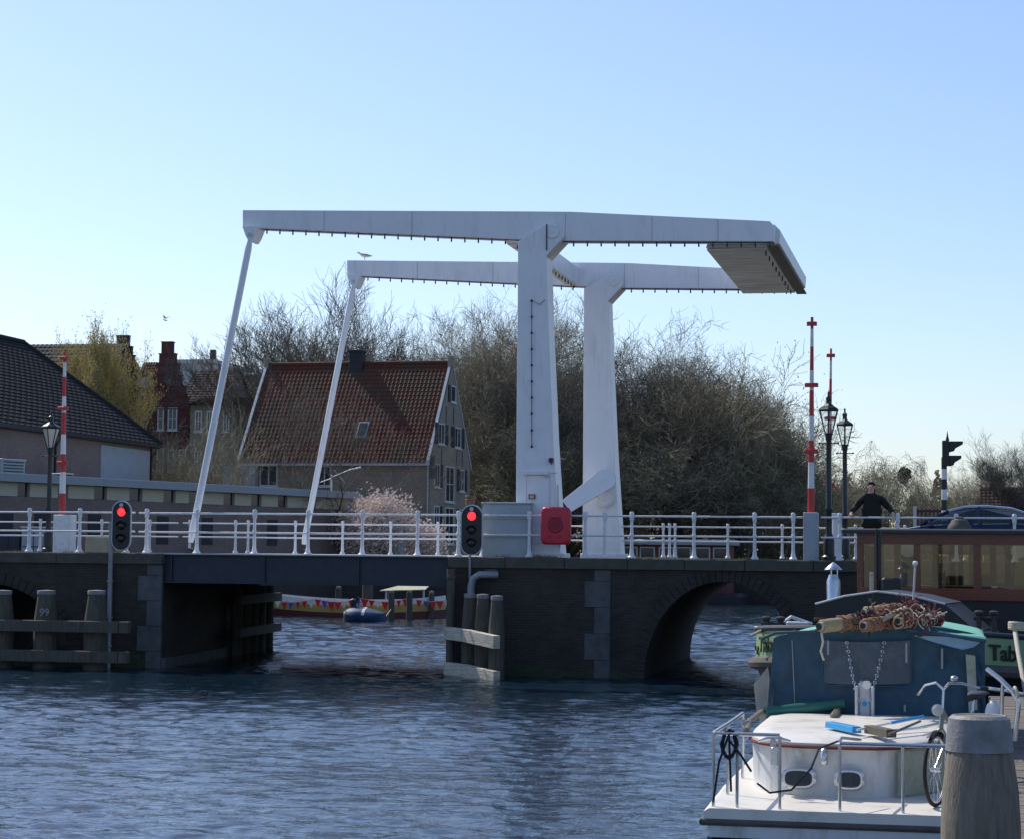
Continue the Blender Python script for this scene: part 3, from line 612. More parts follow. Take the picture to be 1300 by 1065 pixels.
# grey cabinet
a, b_ = at(614,636,51.75), at(673,708,51.75)
r = thing('cabinet', 'large blue-grey metal cabinet behind the railing next to the near tower', 'cabinet', ((a.x+b_.x)/2, 51.75, DK))
c = MB(); c.bbox(a.x, b_.x, 51.62, 51.98, DK-.01, a.z-.06, .01); c.build('body', 'grey_box', r)
c = MB(); c.bbox(a.x-.03, b_.x+.03, 51.58, 52.0, a.z-.06, a.z-.02, .01); c.build('lid', 'grey_box', r)
c = MB()
for k in (.35,.68): c.box(a.x+.01, b_.x-.01, 51.605, 51.62, DK+(a.z-DK)*k-.012, DK+(a.z-DK)*k+.012)
c.build('seam', 'fascia', r)
# red life buoy box
a, b_ = at(687,643,51.35), at(724,691,51.35); cx = (a.x+b_.x)/2; cz = (a.z+b_.z)/2; W = (b_.x-a.x)/2; H = (a.z-b_.z)/2
r = thing('lifebuoy_box', 'bright red life buoy box hung on the pier railing', 'lifebuoy box', (cx,51.35,b_.z))
def rrect(W,H,rr,y): return [(cx+sx*(W-rr)+rr*math.cos(t_), y, cz+sz*(H-rr)+rr*math.sin(t_)) for sx,sz,t0 in ((1,1,0),(-1,1,PI/2),(-1,-1,PI),(1,-1,1.5*PI)) for t_ in [t0+PI/2*i/5 for i in range(6)]]
c = MB(); c.loft([rrect(W,H,.12,51.47), rrect(W,H,.12,51.33), rrect(W-.03,H-.03,.11,51.29), rrect(W-.06,H-.06,.1,51.285)]); c.build('housing', 'red_box', r, smooth=True)
c = MB(); c.torus((cx,51.285,cz+.02),(0,1,0),.17,.022,32,8); c.build('moulded_ring', 'red_dark', r, smooth=True)
c = MB(); c.cyl((cx,51.29,cz+.02),(cx,51.275,cz+.02),.13,.12,24); c.build('centre_disc', 'red_dark', r)
for dx in (-.12,.12):
    c = MB(); c.bbox(cx+dx-.02, cx+dx+.02, 51.27, 51.50, cz-H*.62, cz-H*.52, .005); c.bbox(cx+dx-.02, cx+dx+.02, 51.28, 51.50, cz+H*.42, cz+H*.5, .005); c.build('clamp', 'dark_metal', r)
# barrier poles
def barrier(label, px, ytop, ybase, Y, cabpx, cabtop, cabm='grey_box', r0=.085):
    tp, bs_ = at(px[0], ytop, Y), at(px[1], ybase, Y)
    x0, x1 = xat(cabpx[0], Y, 690), xat(cabpx[1], Y, 690)
    r = thing('road_barrier', label, 'barrier', ((x0+x1)/2, Y, DK))
    n_ = 9; L = tp.z-bs_.z
    fr = [0,.14,.27,.38,.5,.63,.73,.85,.94,1] if L > 4.4 else [0,.14,.3,.42,.56,.68,.8,.9,.95,1]
    for i in range(9):
        f0, f1 = fr[i], fr[i+1]; p0, p1 = bs_.lerp(tp, f0), bs_.lerp(tp, f1); p0.y = p1.y = Y
        ra, rb = r0*(1-.6*f0), r0*(1-.6*f1)
        c = MB(); c.cyl(p0, p1, ra, rb, 12); c.build('pole_band', 'red_paint' if i % 2 == 0 else 'white_paint', r, smooth=True)
    for f in (.325, .655, .965):
        p0 = bs_.lerp(tp, f); rr = .16 if f < .9 else .12; c = MB(); c.bbox(p0.x-rr, p0.x+rr, Y-.10, Y-.03, p0.z-.05, p0.z+.05, .015); c.build('warning_lamp', 'red_paint', r)
    c = MB(); zt_ = zat(cabtop, Y, cabpx[0]); c.bbox(x0, x1, Y-.22, Y+.2, DK-.02, zt_, .015); c.build('drive_cabinet', cabm, r)
    c = MB(); c.bbox(x0+.04, x1-.04, Y-.235, Y-.22, DK+.08, zt_-.08, .004); c.build('cabinet_door', cabm, r)
    return r
barrier('raised red and white barrier pole over the grey box by the tall lamp post', (1031,1029.5), 403, 655, 51.75, (1020.5,1039), 650)
barrier('raised red and white barrier pole left of the bridge beside the frosted lamp', (82.5,79), 448, 655, 56.5, (71,93), 653, 'white_paint', .095)
barrier('farther raised barrier pole half hidden by the tall lamp post', (1055,1052), 443, 700, 62.0, (1052,1066), 651, 'white_paint', .075)
c = MB(); x0, x1 = xat(1057,56,690), xat(1068,56,690); c.bbox(x0,x1,55.8,56.2,DK-.04,DK+1.05,.03); c.bbox(x0-.02,x1+.02,55.78,56.22,DK+1.05,DK+1.09,.01)
tag(c.build('cabinet', 'white_paint'), 'narrow white cabinet behind the railing beside the tall lamp post', 'cabinet')
# street lamps
def street_lamp(label, px, ytop, ybase, Y, hw, frost=False):
    tp = at(px, ytop, Y); bz = zat(ybase, Y, px) if ybase < 700 else DK-.02; k = hw/53.6*51.5/51.5
    s = Y/FPX*1.0
    r = thing('street_lamp', label, 'street lamp', (tp.x, Y, DK-.03)); x = tp.x; wl = hw*Y/FPX; hl = wl*2.15; zt_ = tp.z-wl*1.0
    c = MB(); zb_ = zt_-hl
    c.lathe((x,Y,DK-.04), [(.17,0),(.17,.12),(.13,.16),(.13,.55),(.10,.62),(.075,.7),(.072,1.2),(.085,1.22),(.085,1.27),(.07,1.3),(.058,zb_-DK-.15),(.075,zb_-DK-.08),(.085,zb_-DK+.02),(.07,zb_-DK+.04)], 12)
    c.build('pole', 'lamp_green', r, smooth=True)
    c = MB(); z = zb_-.22; c.cyl((x-.22,Y,z),(x+.22,Y,z),.013,.013,6); c.sphere((x-.22,Y,z),.028,6); c.sphere((x+.22,Y,z),.028,6); c.build('ladder_bar', 'lamp_green', r)
    ln = MB(); ln.lathe((x,Y,zt_), [(.01,0),(wl*1.02,0),(wl*1.06,.03),(wl*.98,.06),(wl*.55,.12),(wl*.3,.17),(wl*.26,.24),(wl*.30,.26),(wl*.28,.32),(wl*.12,.35),(wl*.10,.40),(wl*.13,.43),(.01,.47)], 6, PI/6)
    fr = ln
    for i in range(6):
        a = PI/6+i*PI/3; fr.tube([(x+.09*math.cos(a),Y+.09*math.sin(a),zb_),(x+wl*.95*math.cos(a),Y+wl*.95*math.sin(a),zt_)], .014, 5)
    fr.lathe((x,Y,zb_-.02), [(.1,0),(.11,.02),(.1,.04)], 12); head = fr.build('lantern', 'lamp_green', r)
    c = MB(); c.lathe((x,Y,zb_+.02), [(.08,0),(wl*.90,hl-.04)], 6, PI/6); c.f = c.f[:6]; c.build('lantern_glass', 'lamp_frost' if frost else 'lamp_glass', head)
    c = MB(); c.lathe((x,Y,zb_+.03), [(.03,0),(.035,.1),(.025,.26),(.003,.28)], 8); c.build('lamp_tube', 'lamp_frost', head, smooth=True)
street_lamp('dark street lamp with hexagonal lantern nearest the raised right barrier pole, taller of two', 1052, 509, 708, 52.1, 13.2)
street_lamp('dark street lamp just right of and behind the taller lamp by the person', 1072.5, 529, 708, 60.2, 11.3)
street_lamp('dark street lamp with frosted lantern on the left end of the bridge', 65, 532, 703, 58.5, 12.5, True)
# black and white striped pole with road signal heads
Y = 66; tp = at(1203,566,Y); x = xat(1199,Y,660); r = thing('road_traffic_light', 'side view of road traffic light on black and white banded pole behind the blue car', 'traffic light', (x,Y,GZ))
zs = [zat(p,Y,1199) for p in (705,672,661,647.5,634,621,608,595,580)]
for i in range(len(zs)-1):
    c = MB(); c.cyl((x+.1*0,Y,zs[i]),(x,Y,zs[i+1]),.085,.085,12); c.build('pole_band', 'black_paint' if i%2 else 'white_paint', r, smooth=True)
c = MB(); hx0, hx1 = xat(1196,Y,570), xat(1205,Y,570); z0, z1 = zat(591,Y,1200), zat(559,Y,1200); c.bbox(hx0, hx1, Y-.17, Y+.17, z0, z1, .02); hd = c.build('signal_head', 'black_paint', r)
for (py, L) in ((560,17),(578,15)):
    z = zat(py,Y,1200); q = L*Y/FPX
    c = MB(); c.prism([(hx1,z),(hx1+q,z-.0),(hx1+q*.98,z-.08),(hx1+q*.45,z-.2),(hx1+q*.35,z-.28),(hx1,z-.32)], Y-.14, Y+.14); c.build('visor', 'black_paint', hd, bevel=.01)
c = MB(); c.lathe((hx1-.05,Y,z1), [(.06,0),(.03,.12),(.001,.3)], 8); c.build('finial', 'black_paint', hd)
# ================================================================== FENDERS AND MOORING PILES
def pile(mbp, x, y, z0, z1, r, cap, lean=(-.0,0), shoulder=True):
    prof = [(r*1.03,z0),(r,.2),(r,z1-.75 if shoulder else z1-.1),(r*.72,z1-.12),(r*.70,z1-.02)]
    mbp.lathe((x,y,0), prof, 12)
    cap.lathe((x,y,0), [(r*.76,z1-.10),(r*.78,z1-.02),(r*.74,z1),(.002,z1+.015)], 12)
fl = thing('timber_fender', 'wooden guide fender of capped piles and two long beams before the left abutment', 'fender', (xat(60,50,850),50,0))
for px, py in ((-60,749),(4,749),(59,749),(123,749)):
    Yp = 50.1; q = at(px,py,Yp); m1, m2 = MB(), MB(); pile(m1, q.x, Yp, -1.2, q.z, .29, m2); p_ = m1.build('pile', 'pile', fl, smooth=True); m2.build('pile_cap', 'pile_cap', p_, smooth=True)
for py in (787,825):
    z = zat(py, 49.7, 60); c = MB(); x = xat(-150,49.7,800); e = xat(164,49.7,800)
    while x < e:
        x2 = min(x+3.1, e); c.bbox(x, x2-.01, 49.62, 49.84, z-.27, z+.0, .015); x = x2
    c.build('beam', 'pile', fl)
for px in (77,):
    a = at(px,776,50.1); vs, fs = text_mesh('99', .26, .003); c = MB(); c.add([(a.x-.42+v.x, 49.79-v.z, a.z-.1+v.y) for v in vs], fs); c.build('pile_number', 'pile_cap', fl)
fm = thing('timber_fender', 'short angled fender of three capped piles with pale planks before the middle pier', 'fender', (xat(600,50,860),50,0))
for px, py, Yp in ((596,754,50.6),(616,755,50.15),(621,756.5,49.7)):
    pass
pp = [(592.5,753,50.75),(609,754,50.35),(627,756,49.75)]
for px, py, Yp in pp:
    q = at(px+4, py, Yp); m1, m2 = MB(), MB(); pile(m1, q.x, Yp, -1.2, q.z, .19, m2); p_ = m1.build('pile', 'pile', fm, smooth=True); m2.build('pile_cap', 'pile_cap', p_, smooth=True)
c = MB(); q = at(573,712,51.0); c.tube([(q.x,50.98,-1),(q.x,50.98,DK-.3)], .10, 12); c.lathe((q.x,50.98,DK-.55),[(.1,0),(.12,.01),(.12,.09),(.1,.1)],12); c.build('steel_post', 'pile', fm, smooth=True)
for py in (795,840):
    c = MB(); A = at(567,py+8,50.9); B = at(590,py+11,50.3); C = at(631,py+20,49.2)
    for (P0,P1) in ((A,B),(B,C)):
        d = (P1-P0); d.z = 0; nrm = V(d.y,-d.x,0).normalized()*.09; dz = V(0,0,.15); g = d*.006
        c.add([P0+g-nrm-dz,P1-g-nrm-dz,P1-g+nrm-dz,P0+g+nrm-dz,P0+g-nrm+dz,P1-g-nrm+dz,P1-g+nrm+dz,P0+g+nrm+dz],[(0,3,2,1),(4,5,6,7),(0,1,5,4),(1,2,6,5),(2,3,7,6),(3,0,4,7)])
    c.build('plank', 'plank_pale', fm, bevel=.012)
pk = thing('timber_fender', 'dark broken timber fender at the back end of the left abutment under the bridge', 'fender', (xat(345,60.5,820),60.5,0))
for i in range(5):
    yy = 58.2+i*1.0; xx = XL1+SKL*(yy-51.2)/11.4+.28; c = MB(); c.lathe((xx,yy,0), [(.17,-1),(.16,1.6+random.uniform(-.2,.5)),(.12,1.9)], 9); c.build('pile', 'pile', pk, smooth=True)
for z in (.65,1.55):
    xa_, xb_ = XL1+SKL*.55+.42, XL1+SKL+.42; c = MB(); c.add([(xa_,57.4,z-.12),(xa_+.16,57.4,z-.12),(xb_+.16,62.7,z-.12),(xb_,62.7,z-.12),(xa_,57.4,z+.12),(xa_+.16,57.4,z+.12),(xb_+.16,62.7,z+.12),(xb_,62.7,z+.12)],[(0,3,2,1),(4,5,6,7),(0,1,5,4),(1,2,6,5),(2,3,7,6),(3,0,4,7)]); c.build('beam', 'pile', pk)
# elbow pipe on the pier
c = MB(); a = at(598,757,50.98); b_ = at(598,738,50.98); e = at(632,727,51.0)
c.tube([(a.x,50.98,-.2),(b_.x,50.98,b_.z-.1),(b_.x+.05,50.98,b_.z+.08),(b_.x+.2,50.98,b_.z+.17),(e.x,51.05,b_.z+.17)], .09, 12)
tag(c.build('drain_pipe', 'pipe', None, smooth=True), 'grey elbow pipe rising behind the capped piles of the middle pier', 'pipe')
c = MB(); a, b_ = at(615,722,51.15), at(631,734,51.15); c.bbox(a.x,b_.x,51.14,51.19,b_.z,a.z,.01); tag(c.build('wall_plate','stone'), 'small recessed frame on the pier wall beside the elbow pipe', 'plate')
# ================================================================== TREES
def mat3(d):
    a = d.orthogonal().normalized(); return a, d.cross(a)
def grow_tree(seed, H=12, trunk_h=2.2, r0=.28, spread=1.0, lev=6, kids=(6,5,5,5,4,3), up=.25, wig=.22, minr=.011, droop=0, leaves=0, leafsize=.12, curl=.0, fix=0):
    rnd = random.Random(seed); T, C, L = MB(), MB(), MB()
    def prism3(mb_, p, q, r_, s_):
        d = (q-p); 
        if d.length < 1e-6: return
        a, b2 = mat3(d.normalized()); k = len(mb_.v)
        for (c_, rr) in ((p,r_),(q,s_)):
            for j in range(3):
                an = 2.094*j; mb_.v.append(c_+a*(rr*math.cos(an))+b2*(rr*math.sin(an)))
        mb_.f += [(k,k+1,k+4,k+3),(k+1,k+2,k+5,k+4),(k+2,k,k+3,k+5)]
    def br(p, d, ln, r, lv):
        ns = 4 if lv < 3 else (3 if lv < 5 else 2); pts = [p]; rs = [r]; dd = d.copy(); r1 = max(minr*.7, r*.45)
        for i in range(ns):
            dd = (dd + V(rnd.gauss(0,wig), rnd.gauss(0,wig), rnd.gauss(0,wig)*.8 + up*.25 - droop*max(0,lv-2)*.18)).normalized()
            pts.append(pts[-1] + dd*(ln/ns)); rs.append(r+(r1-r)*(i+1)/ns)
        if lv <= 1: T.tube(pts, rs, 7)
        else:
            m_ = T if lv == 2 else C
            for i in range(ns): prism3(m_, pts[i], pts[i+1], rs[i], rs[i+1])
        if lv >= lev-1 and leaves:
            for _ in range(leaves):
                q = pts[rnd.randrange(1,len(pts))] + V(rnd.gauss(0,.09),rnd.gauss(0,.09),rnd.gauss(0,.09)); z = leafsize*rnd.uniform(.5,1.2)
                a = V(rnd.gauss(0,1),rnd.gauss(0,1),rnd.gauss(0,1)).normalized(); b2, c2 = mat3(a)
                L.add([q-b2*z, q-c2*z*.5, q+b2*z, q+c2*z*.5], [(0,1,2,3)])
        if lv >= lev: return
        n_ = kids[lv]
        for i in range(n_):
            f = (.45 if lv == 0 else .22) + (1-(.45 if lv == 0 else .22))*(i+.6)/n_; f = min(.99, f*rnd.uniform(.92,1.05))
            k = min(ns-1, int(f*ns)); q = pts[k].lerp(pts[k+1], f*ns-k)
            sp_ = rnd.uniform(.45,.95)*spread if lv else rnd.uniform(.4,.85)*spread
            dirr = (pts[k+1]-pts[k]).normalized(); a, b2 = mat3(dirr); an = rnd.uniform(0,2*PI) + i*2.4
            nd = (dirr*math.cos(sp_) + (a*math.cos(an)+b2*math.sin(an))*math.sin(sp_)); nd.z += up*.5; nd.normalize()
            br(q, nd, ln*rnd.uniform(.56,.74)*(1.9 if lv == 0 else 1), max(minr, r*(1-.5*f)*rnd.uniform(.45,.62)), lv+1)
    br(V(0,0,-.3), V(rnd.gauss(0,.05),rnd.gauss(0,.05),1).normalized(), trunk_h, r0, 0)
    zs_ = sorted(v.z for v in C.v); zmax = zs_[int(len(zs_)*.996)]; k = H/zmax
    if fix < 1: return grow_tree(seed, H, trunk_h, r0/k*1.1, spread, lev, kids, up, wig, minr/k, droop, leaves, leafsize/k, curl, 1)
    for m_ in (T,C,L): m_.v = [v*k for v in m_.v]
    return T, C, L
def tree_proto(name, label, cat, loc, seed, Hh, tm='bark', cm='twig', lm=None, group=None, **kw):
    T, C, L = grow_tree(seed, H=Hh, **kw); r = thing(name, label, cat, loc, 0, group)
    T.build('trunk', tm, r, local=True, flip=False); C.build('crown', cm, r, local=True, flip=False)
    if lm and L.v: L.build('leaves', lm, r, local=True, flip=False)
    return r
def place(px, ytop, Y, H0):
    p = at(px, ytop, Y); return (p.x, Y, GZ-.05), (p.z-GZ)/H0
GR = 'bare trees along the far bank'
p, k = place(650, 386, 141, 14)
A = tree_proto('bare_tree', 'tall bare spreading tree immediately left of the near tower', 'tree', p, 11, 14, group=GR, trunk_h=2.6, r0=.34, lev=6, kids=(7,5,5,4,4,4), up=.22, wig=.26, leaves=0, minr=.009); A.scale = (k*.9,k*.9,k)
p, k = place(835, 418, 143, 13)
B = tree_proto('bare_tree', 'bare gnarled tree standing highest to the right of the far tower', 'tree', p, 23, 13, cm='bark_dark', group=GR, trunk_h=1.8, r0=.30, lev=6, kids=(7,5,5,4,4,4), minr=.009, up=.10, wig=.36, spread=1.15); B.scale = (k*.95,k*.95,k)
p, k = place(400, 338, 150, 15)
Cc = tree_proto('bare_tree', 'large bare tree with upswept limbs rising behind the red roofed house', 'tree', p, 5, 15, tm='bark_dark', cm='bark_dark', group=GR, trunk_h=2.4, r0=.36, lev=6, kids=(8,4,4,4,4,4), up=.30, wig=.14, spread=.9, minr=.010); Cc.scale = (k*.95,k*.95,k*.93)
p, k = place(930, 466, 140, 9)
D_ = tree_proto('budding_tree', 'low dense budding tree between the taller trees and the barrier pole', 'tree', p, 41, 9, lm='bud', group=GR, trunk_h=1.0, r0=.16, lev=6, kids=(7,5,4,4,4,2), up=.15, wig=.25, leaves=1, leafsize=.055); D_.scale = (k*1.0,k*1.0,k)
def more(src, H0, px, ytop, Y, label, wk=1.0, rz=None):
    p, k = place(px, ytop, Y, H0); return dup(src, p, random.uniform(0,6.28) if rz is None else rz, label, (k*wk,k*wk,k), GR)
more(A,14, 600,404,146,'bare tree just right of the shuttered gable, at its roof edge',.85)
more(A,14, 712,394,150,'bare tree seen in the gap between the two white towers',.85)
more(B,13, 552,418,165,'bare tree with its crown over the right end of the red roof',.85)
more(B,13, 676,430,139,'bare tree whose crown is crossed by the near tower',1.0)
more(D_,9, 620,520,132,'dense low tree beside the gable wall of the red roofed house',1.1)
more(D_,9, 745,520,139,'dense low tree behind the foot of the far tower',1.2)
more(B,13, 782,432,146,'gnarled bare tree just right of the far tower',1.0)
more(A,14, 872,440,147,'bare tree sloping down rightwards from the highest right hand crown',.85)
more(B,13, 905,458,152,'gnarled tree on the sloping right shoulder of the tree mass',.85)
more(B,13, 940,482,147,'gnarled tree in the middle of the falling treeline',.85)
more(D_,9, 975,512,141,'budding tree left of the raised right barrier pole',.8)
more(A,14, 952,494,156,'bare tree rising behind the budding tree by the barrier pole',.75)
more(D_,9, 1010,540,141,'budding tree directly behind the raised right barrier pole',.75)
more(B,13, 1032,572,150,'last gnarled tree of the mass, behind the two street lamps',.7)
more(D_,9, 860,560,137.8,'low tree at the water edge right of the far tower',1.5)
more(D_,9, 800,570,137.8,'low tree at the water edge against the far tower',1.5)
more(D_,9, 690,540,136,'low tree glimpsed between the towers above the grey cabinet',1.3)
more(D_,9, 930,580,137.8,'low tree at the water edge in the middle of the right railing',1.5)
more(D_,9, 1078,612,165,'low budding tree behind the person',1.0)
more(Cc,15, 478,392,160,'bare tree right of the big upswept tree, above the chimney',.8)
# tree in front of the house and shrubs in front of the gable houses
q = at(392,700,111); k = (at(392,478,111).z-GZ)
Fh = tree_proto('bare_tree', 'slim bare tree whose branches spread in front of the red tiled roof', 'tree', (q.x,111,GZ), 77, k, tm='bark_dark', cm='bark_dark', trunk_h=2.4, r0=.17, lev=6, kids=(5,4,4,4,3,2), up=.22, wig=.25, spread=.95, minr=.007)
GS = 'scrubby trees before the brick gables'
q = at(300,700,116); k = (at(300,510,116).z-GZ)
G1 = tree_proto('scrub_tree', 'scrubby pale tree right against the left end of the red roofed house', 'tree', (q.x,116,GZ), 91, k, lm='bud', group=GS, trunk_h=1.2, r0=.13, lev=5, kids=(5,4,4,4,3), up=.2, wig=.3, leaves=1, leafsize=.05); G1.scale = (.8,.8,1)
for px, yt, Y, lb in ((238,560,122,'scrubby tree in front of the red stepped gable house'),(262,530,128,'scrubby tree left of the near lifting rod before the beige houses'),(285,520,119,'scrubby tree right of the near lifting rod'),(205,580,124,'lowest scrubby tree at the foot of the stepped gable')):
    q = at(px,700,Y); kk = (at(px,yt,Y).z-GZ)/k; dup(G1, (q.x,Y,GZ), random.uniform(0,6), lb, (kk*.8,kk*.8,kk), GS)
q = at(111,700,122); k = (at(111,420,122).z-GZ)
YT = tree_proto('spring_tree', 'rounded tree in yellow spring leaf behind the dark hall roof', 'tree', (q.x,122,GZ), 15, k, lm='leaf_yellow', trunk_h=2.6, r0=.22, lev=6, kids=(6,5,5,4,4,2), up=.40, wig=.16, spread=.62, leaves=5, leafsize=.085); YT.scale = (.55,.5,1)
# willows and right hand trees
GW = 'trees far behind the road on the right'
q = at(1138,700,205); k = (at(1145,578,205).z-GZ)
W1 = tree_proto('willow_tree', 'pale willow with a dark round nest in its crown, behind the person', 'tree', (q.x,205,GZ), 33, k, lm='leaf_willow', group=GW, trunk_h=2.2, r0=.26, lev=6, kids=(6,5,5,4,4,2), up=.32, wig=.2, droop=1.3, leaves=2, leafsize=.07)
nx = at(1148,604,205); c = MB(); c.sphere((nx.x,204.5,nx.z), .62, 9, 1.25)
for v in c.v: v += V(random.gauss(0,.08),random.gauss(0,.08),random.gauss(0,.08))
tag(c.build('bird_nest','nest'), 'dark round nest high in the pale willow', 'nest')
for px, yt, Y, lb, wk in ((1105,592,200,'willow left of the nest tree, right of the street lamps',1.0),(1180,618,235,'thin willow right of the nest tree near the banded pole',.7)):
    q = at(px,700,Y); kk = (at(px,yt,Y).z-GZ)/k; dup(W1, (q.x,Y,GZ), 2.1, lb, (kk*wk,kk*wk,kk), GW)
q = at(1275,700,215); kk = (at(1272,556,215).z-GZ)/15; dup(Cc, (q.x,215,GZ), 1.0, 'bare tree beside the chimney of the distant roof at the right edge', (kk*1.1,kk*1.1,kk), GW)
q = at(1235,700,230); kk = (at(1235,596,230).z-GZ)/14; dup(A, (q.x,230,GZ), 2.0, 'sparse bare tree left of the distant roof at the right edge', (kk,kk,kk), GW)
# far wood: nobody could count these
def clumps(name, m_, specs, n, size, seed, twigs=0):
    rnd = random.Random(seed); c = MB()
    for (x0,y0,x1,y1,z0,h,dep) in specs:
        for _ in range(n):
            t_ = rnd.random(); x = x0+(x1-x0)*t_; y = y0+(y1-y0)*t_+rnd.uniform(0,dep)
            hh = h*(.62+.22*math.sin(x*.55+seed)+.16*math.sin(x*1.7+seed*2)+.1*math.sin(x*4.1)); z = z0+hh*rnd.random()**.75
            a = V(rnd.gauss(0,1),rnd.gauss(0,1)-.6,rnd.gauss(0,1)).normalized(); u, w_ = mat3(a); s_ = size*rnd.uniform(.4,1.3); q = V(x,y,z)
            c.add([q-u*s_, q-w_*s_*.5, q+u*s_, q+w_*s_*.5], [(0,1,2,3)])
        for _ in range(twigs):
            t_ = rnd.random(); x = x0+(x1-x0)*t_; y = y0+(y1-y0)*t_+rnd.uniform(0,dep*.6); z = z0+h*rnd.random()*.6
            d = V(rnd.gauss(0,.4),rnd.gauss(0,.2),1).normalized(); q = V(x,y,z); e = q+d*rnd.uniform(.6,2.2)*h/5; s_ = V(.018*h/5,0,0)
            c.add([q-s_,q+s_,e+s_*.3,e-s_*.3,q+V(0,.03,0),e+V(0,.01,0)], [(0,1,2,3),(0,3,5,4),(1,4,5,2)])
    return stuff(c.build(name, m_, flip=False))
a = at(1040,700,262); b2 = at(1420,700,262); hw = at(1200,622,262).z-GZ
clumps('distant_woodland', 'far_wood', [(a.x,262,b2.x,262,GZ,hw*1.2,14)], 16000, .38, 3, 1500)
a = at(575,700,152); b2 = at(1045,700,158)
clumps('undergrowth', 'hedge', [(a.x,154,b2.x,158,GZ,5.0,8)], 15000, .18, 5, 2600)
a = at(590,700,139); b2 = at(1045,700,139.5)
clumps('bank_bushes', 'hedge', [(a.x,134,-17.2,138,GZ-.8,2.4,3), (-17.2,139.2,b2.x,140.5,GZ-1.6,2.6,3)], 4500, .14, 8, 900)
a = at(205,700,130); b2 = at(330,700,122)
clumps('shrubbery', 'hedge', [(a.x,130,b2.x,119.5,GZ,1.6,3)], 3000, .13, 2, 300)
rnd = random.Random(31)
for nm, x0, x1, y0_ in (('coping_weeds', XP0+.3, XP1-.5, 51.55), ('tower_weeds', xat(650,52,700), xat(800,52,700), 51.98), ('abutment_weeds', -34, XL1-.2, 51.55)):
    c = MB(); 
    for _ in range(520 if nm != 'tower_weeds' else 260):
        x = x0+(x1-x0)*rnd.random()**1.0; 
        if math.sin(x*2.3)+math.sin(x*5.1+1) < .5: continue
        for _k in range(5):
            q = V(x+rnd.gauss(0,.05), y0_+rnd.gauss(0,.08), DK-.03); h = rnd.uniform(.03,.12); d = V(rnd.gauss(0,.5),rnd.gauss(0,.5),1).normalized()*h; c.add([q-V(.008,0,0),q+V(.008,0,0),q+d],[(0,1,2)])
    stuff(c.build(nm,'leaf_willow',flip=False))
# magnolia
q = at(490,700,111.5); k = at(490,632,111.5).z-GZ
T, C, L = grow_tree(61, H=k, trunk_h=.5, r0=.07, lev=5, kids=(7,5,5,4,3,2), up=.12, wig=.25, spread=1.2, minr=.007, leaves=10, leafsize=.10)
r = thing('magnolia', 'pink and white blossoming shrub in front of the red roofed house', 'shrub', (q.x,111.5,GZ)); T.build('trunk','bark',r,local=True,flip=False); C.build('crown','twig',r,local=True,flip=False); L.build('blossom','blossom',r,local=True,flip=False); r.scale = (1.05,1.0,.97)
q0, q1 = at(437,700,112.6), at(459,700,112.6); c = MB(); rnd = random.Random(4); zz = at(440,664,112.6).z
for _ in range(2600):
    q = V(rnd.uniform(q0.x,q1.x), 112.4+rnd.random()*.9, rnd.uniform(GZ,zz)); a = V(rnd.gauss(0,1),rnd.gauss(0,1),rnd.gauss(0,1)).normalized(); u, w_ = mat3(a); s_ = .06
    c.add([q-u*s_, q-w_*s_*.6, q+u*s_, q+w_*s_*.6], [(0,1,2,3)])
tag(c.build('hedge','leaf_ivy',flip=False), 'dark clipped hedge left of the blossoming shrub', 'hedge')
q = at(506,690,110.6); c = MB(); c.lathe((q.x,110.6,GZ), [(.26,0),(.30,.05),(.33,.75),(.36,.78),(.36,.84),(.31,.84),(.30,.7),(.001,.7)], 14); tag(c.build('planter','panel_blue',smooth=True), 'grey tub in front of the blossoming shrub', 'planter')
# ================================================================== BUILDINGS
def window(par, x0, x1, z0, z1, y, nx=2, nz=2, fm='frame_white', sill=True, shut=None, axis='x', fw=.07):
    """window on a wall facing -y (axis x) or +x (axis y, x0..x1 are local y, y is the wall's local x)"""
    def bx(m_, a0, a1, b0, b1, c0, c1):
        if axis == 'x': m_.box(a0, a1, b0, b1, c0, c1)
        else: m_.box(y+(y-b1), y+(y-b0), a0, a1, c0, c1)
    f = MB()
    for a0,a1,c0,c1 in ((x0,x0+fw,z0,z1),(x1-fw,x1,z0,z1),(x0+fw,x1-fw,z1-fw,z1),(x0+fw,x1-fw,z0,z0+fw)): bx(f,a0,a1,y-.05,y+.02,c0,c1)
    for i in range(1,nx): xm = x0+(x1-x0)*i/nx; bx(f, xm-.03, xm+.03, y-.035, y+.02, z0+fw, z1-fw)
    for i in range(1,nz): zm = z0+(z1-z0)*i/nz; bx(f, x0+fw, x1-fw, y-.025, y+.02, zm-.02, zm+.02)
    if sill: bx(f, x0-.06, x1+.06, y-.11, y+.02, z0-.09, z0-.004)
    w_ = f.build('window', fm, par, local=True); g = MB(); bx(g, x0+.02, x1-.02, y-.012, y-.004, z0+.02, z1-.02); g.build('pane', 'win_glass', w_, local=True)
    for s_ in (shut or ''):
        h = MB(); ww = (x1-x0)*.5
        if s_ == 'l': bx(h, x0-ww, x0-.02, y-.06, y-.02, z0, z1)
        else: bx(h, x1+.02, x1+ww, y-.06, y-.02, z0, z1)
        h.build('shutter', 'shutter', par, local=True)
    return w_
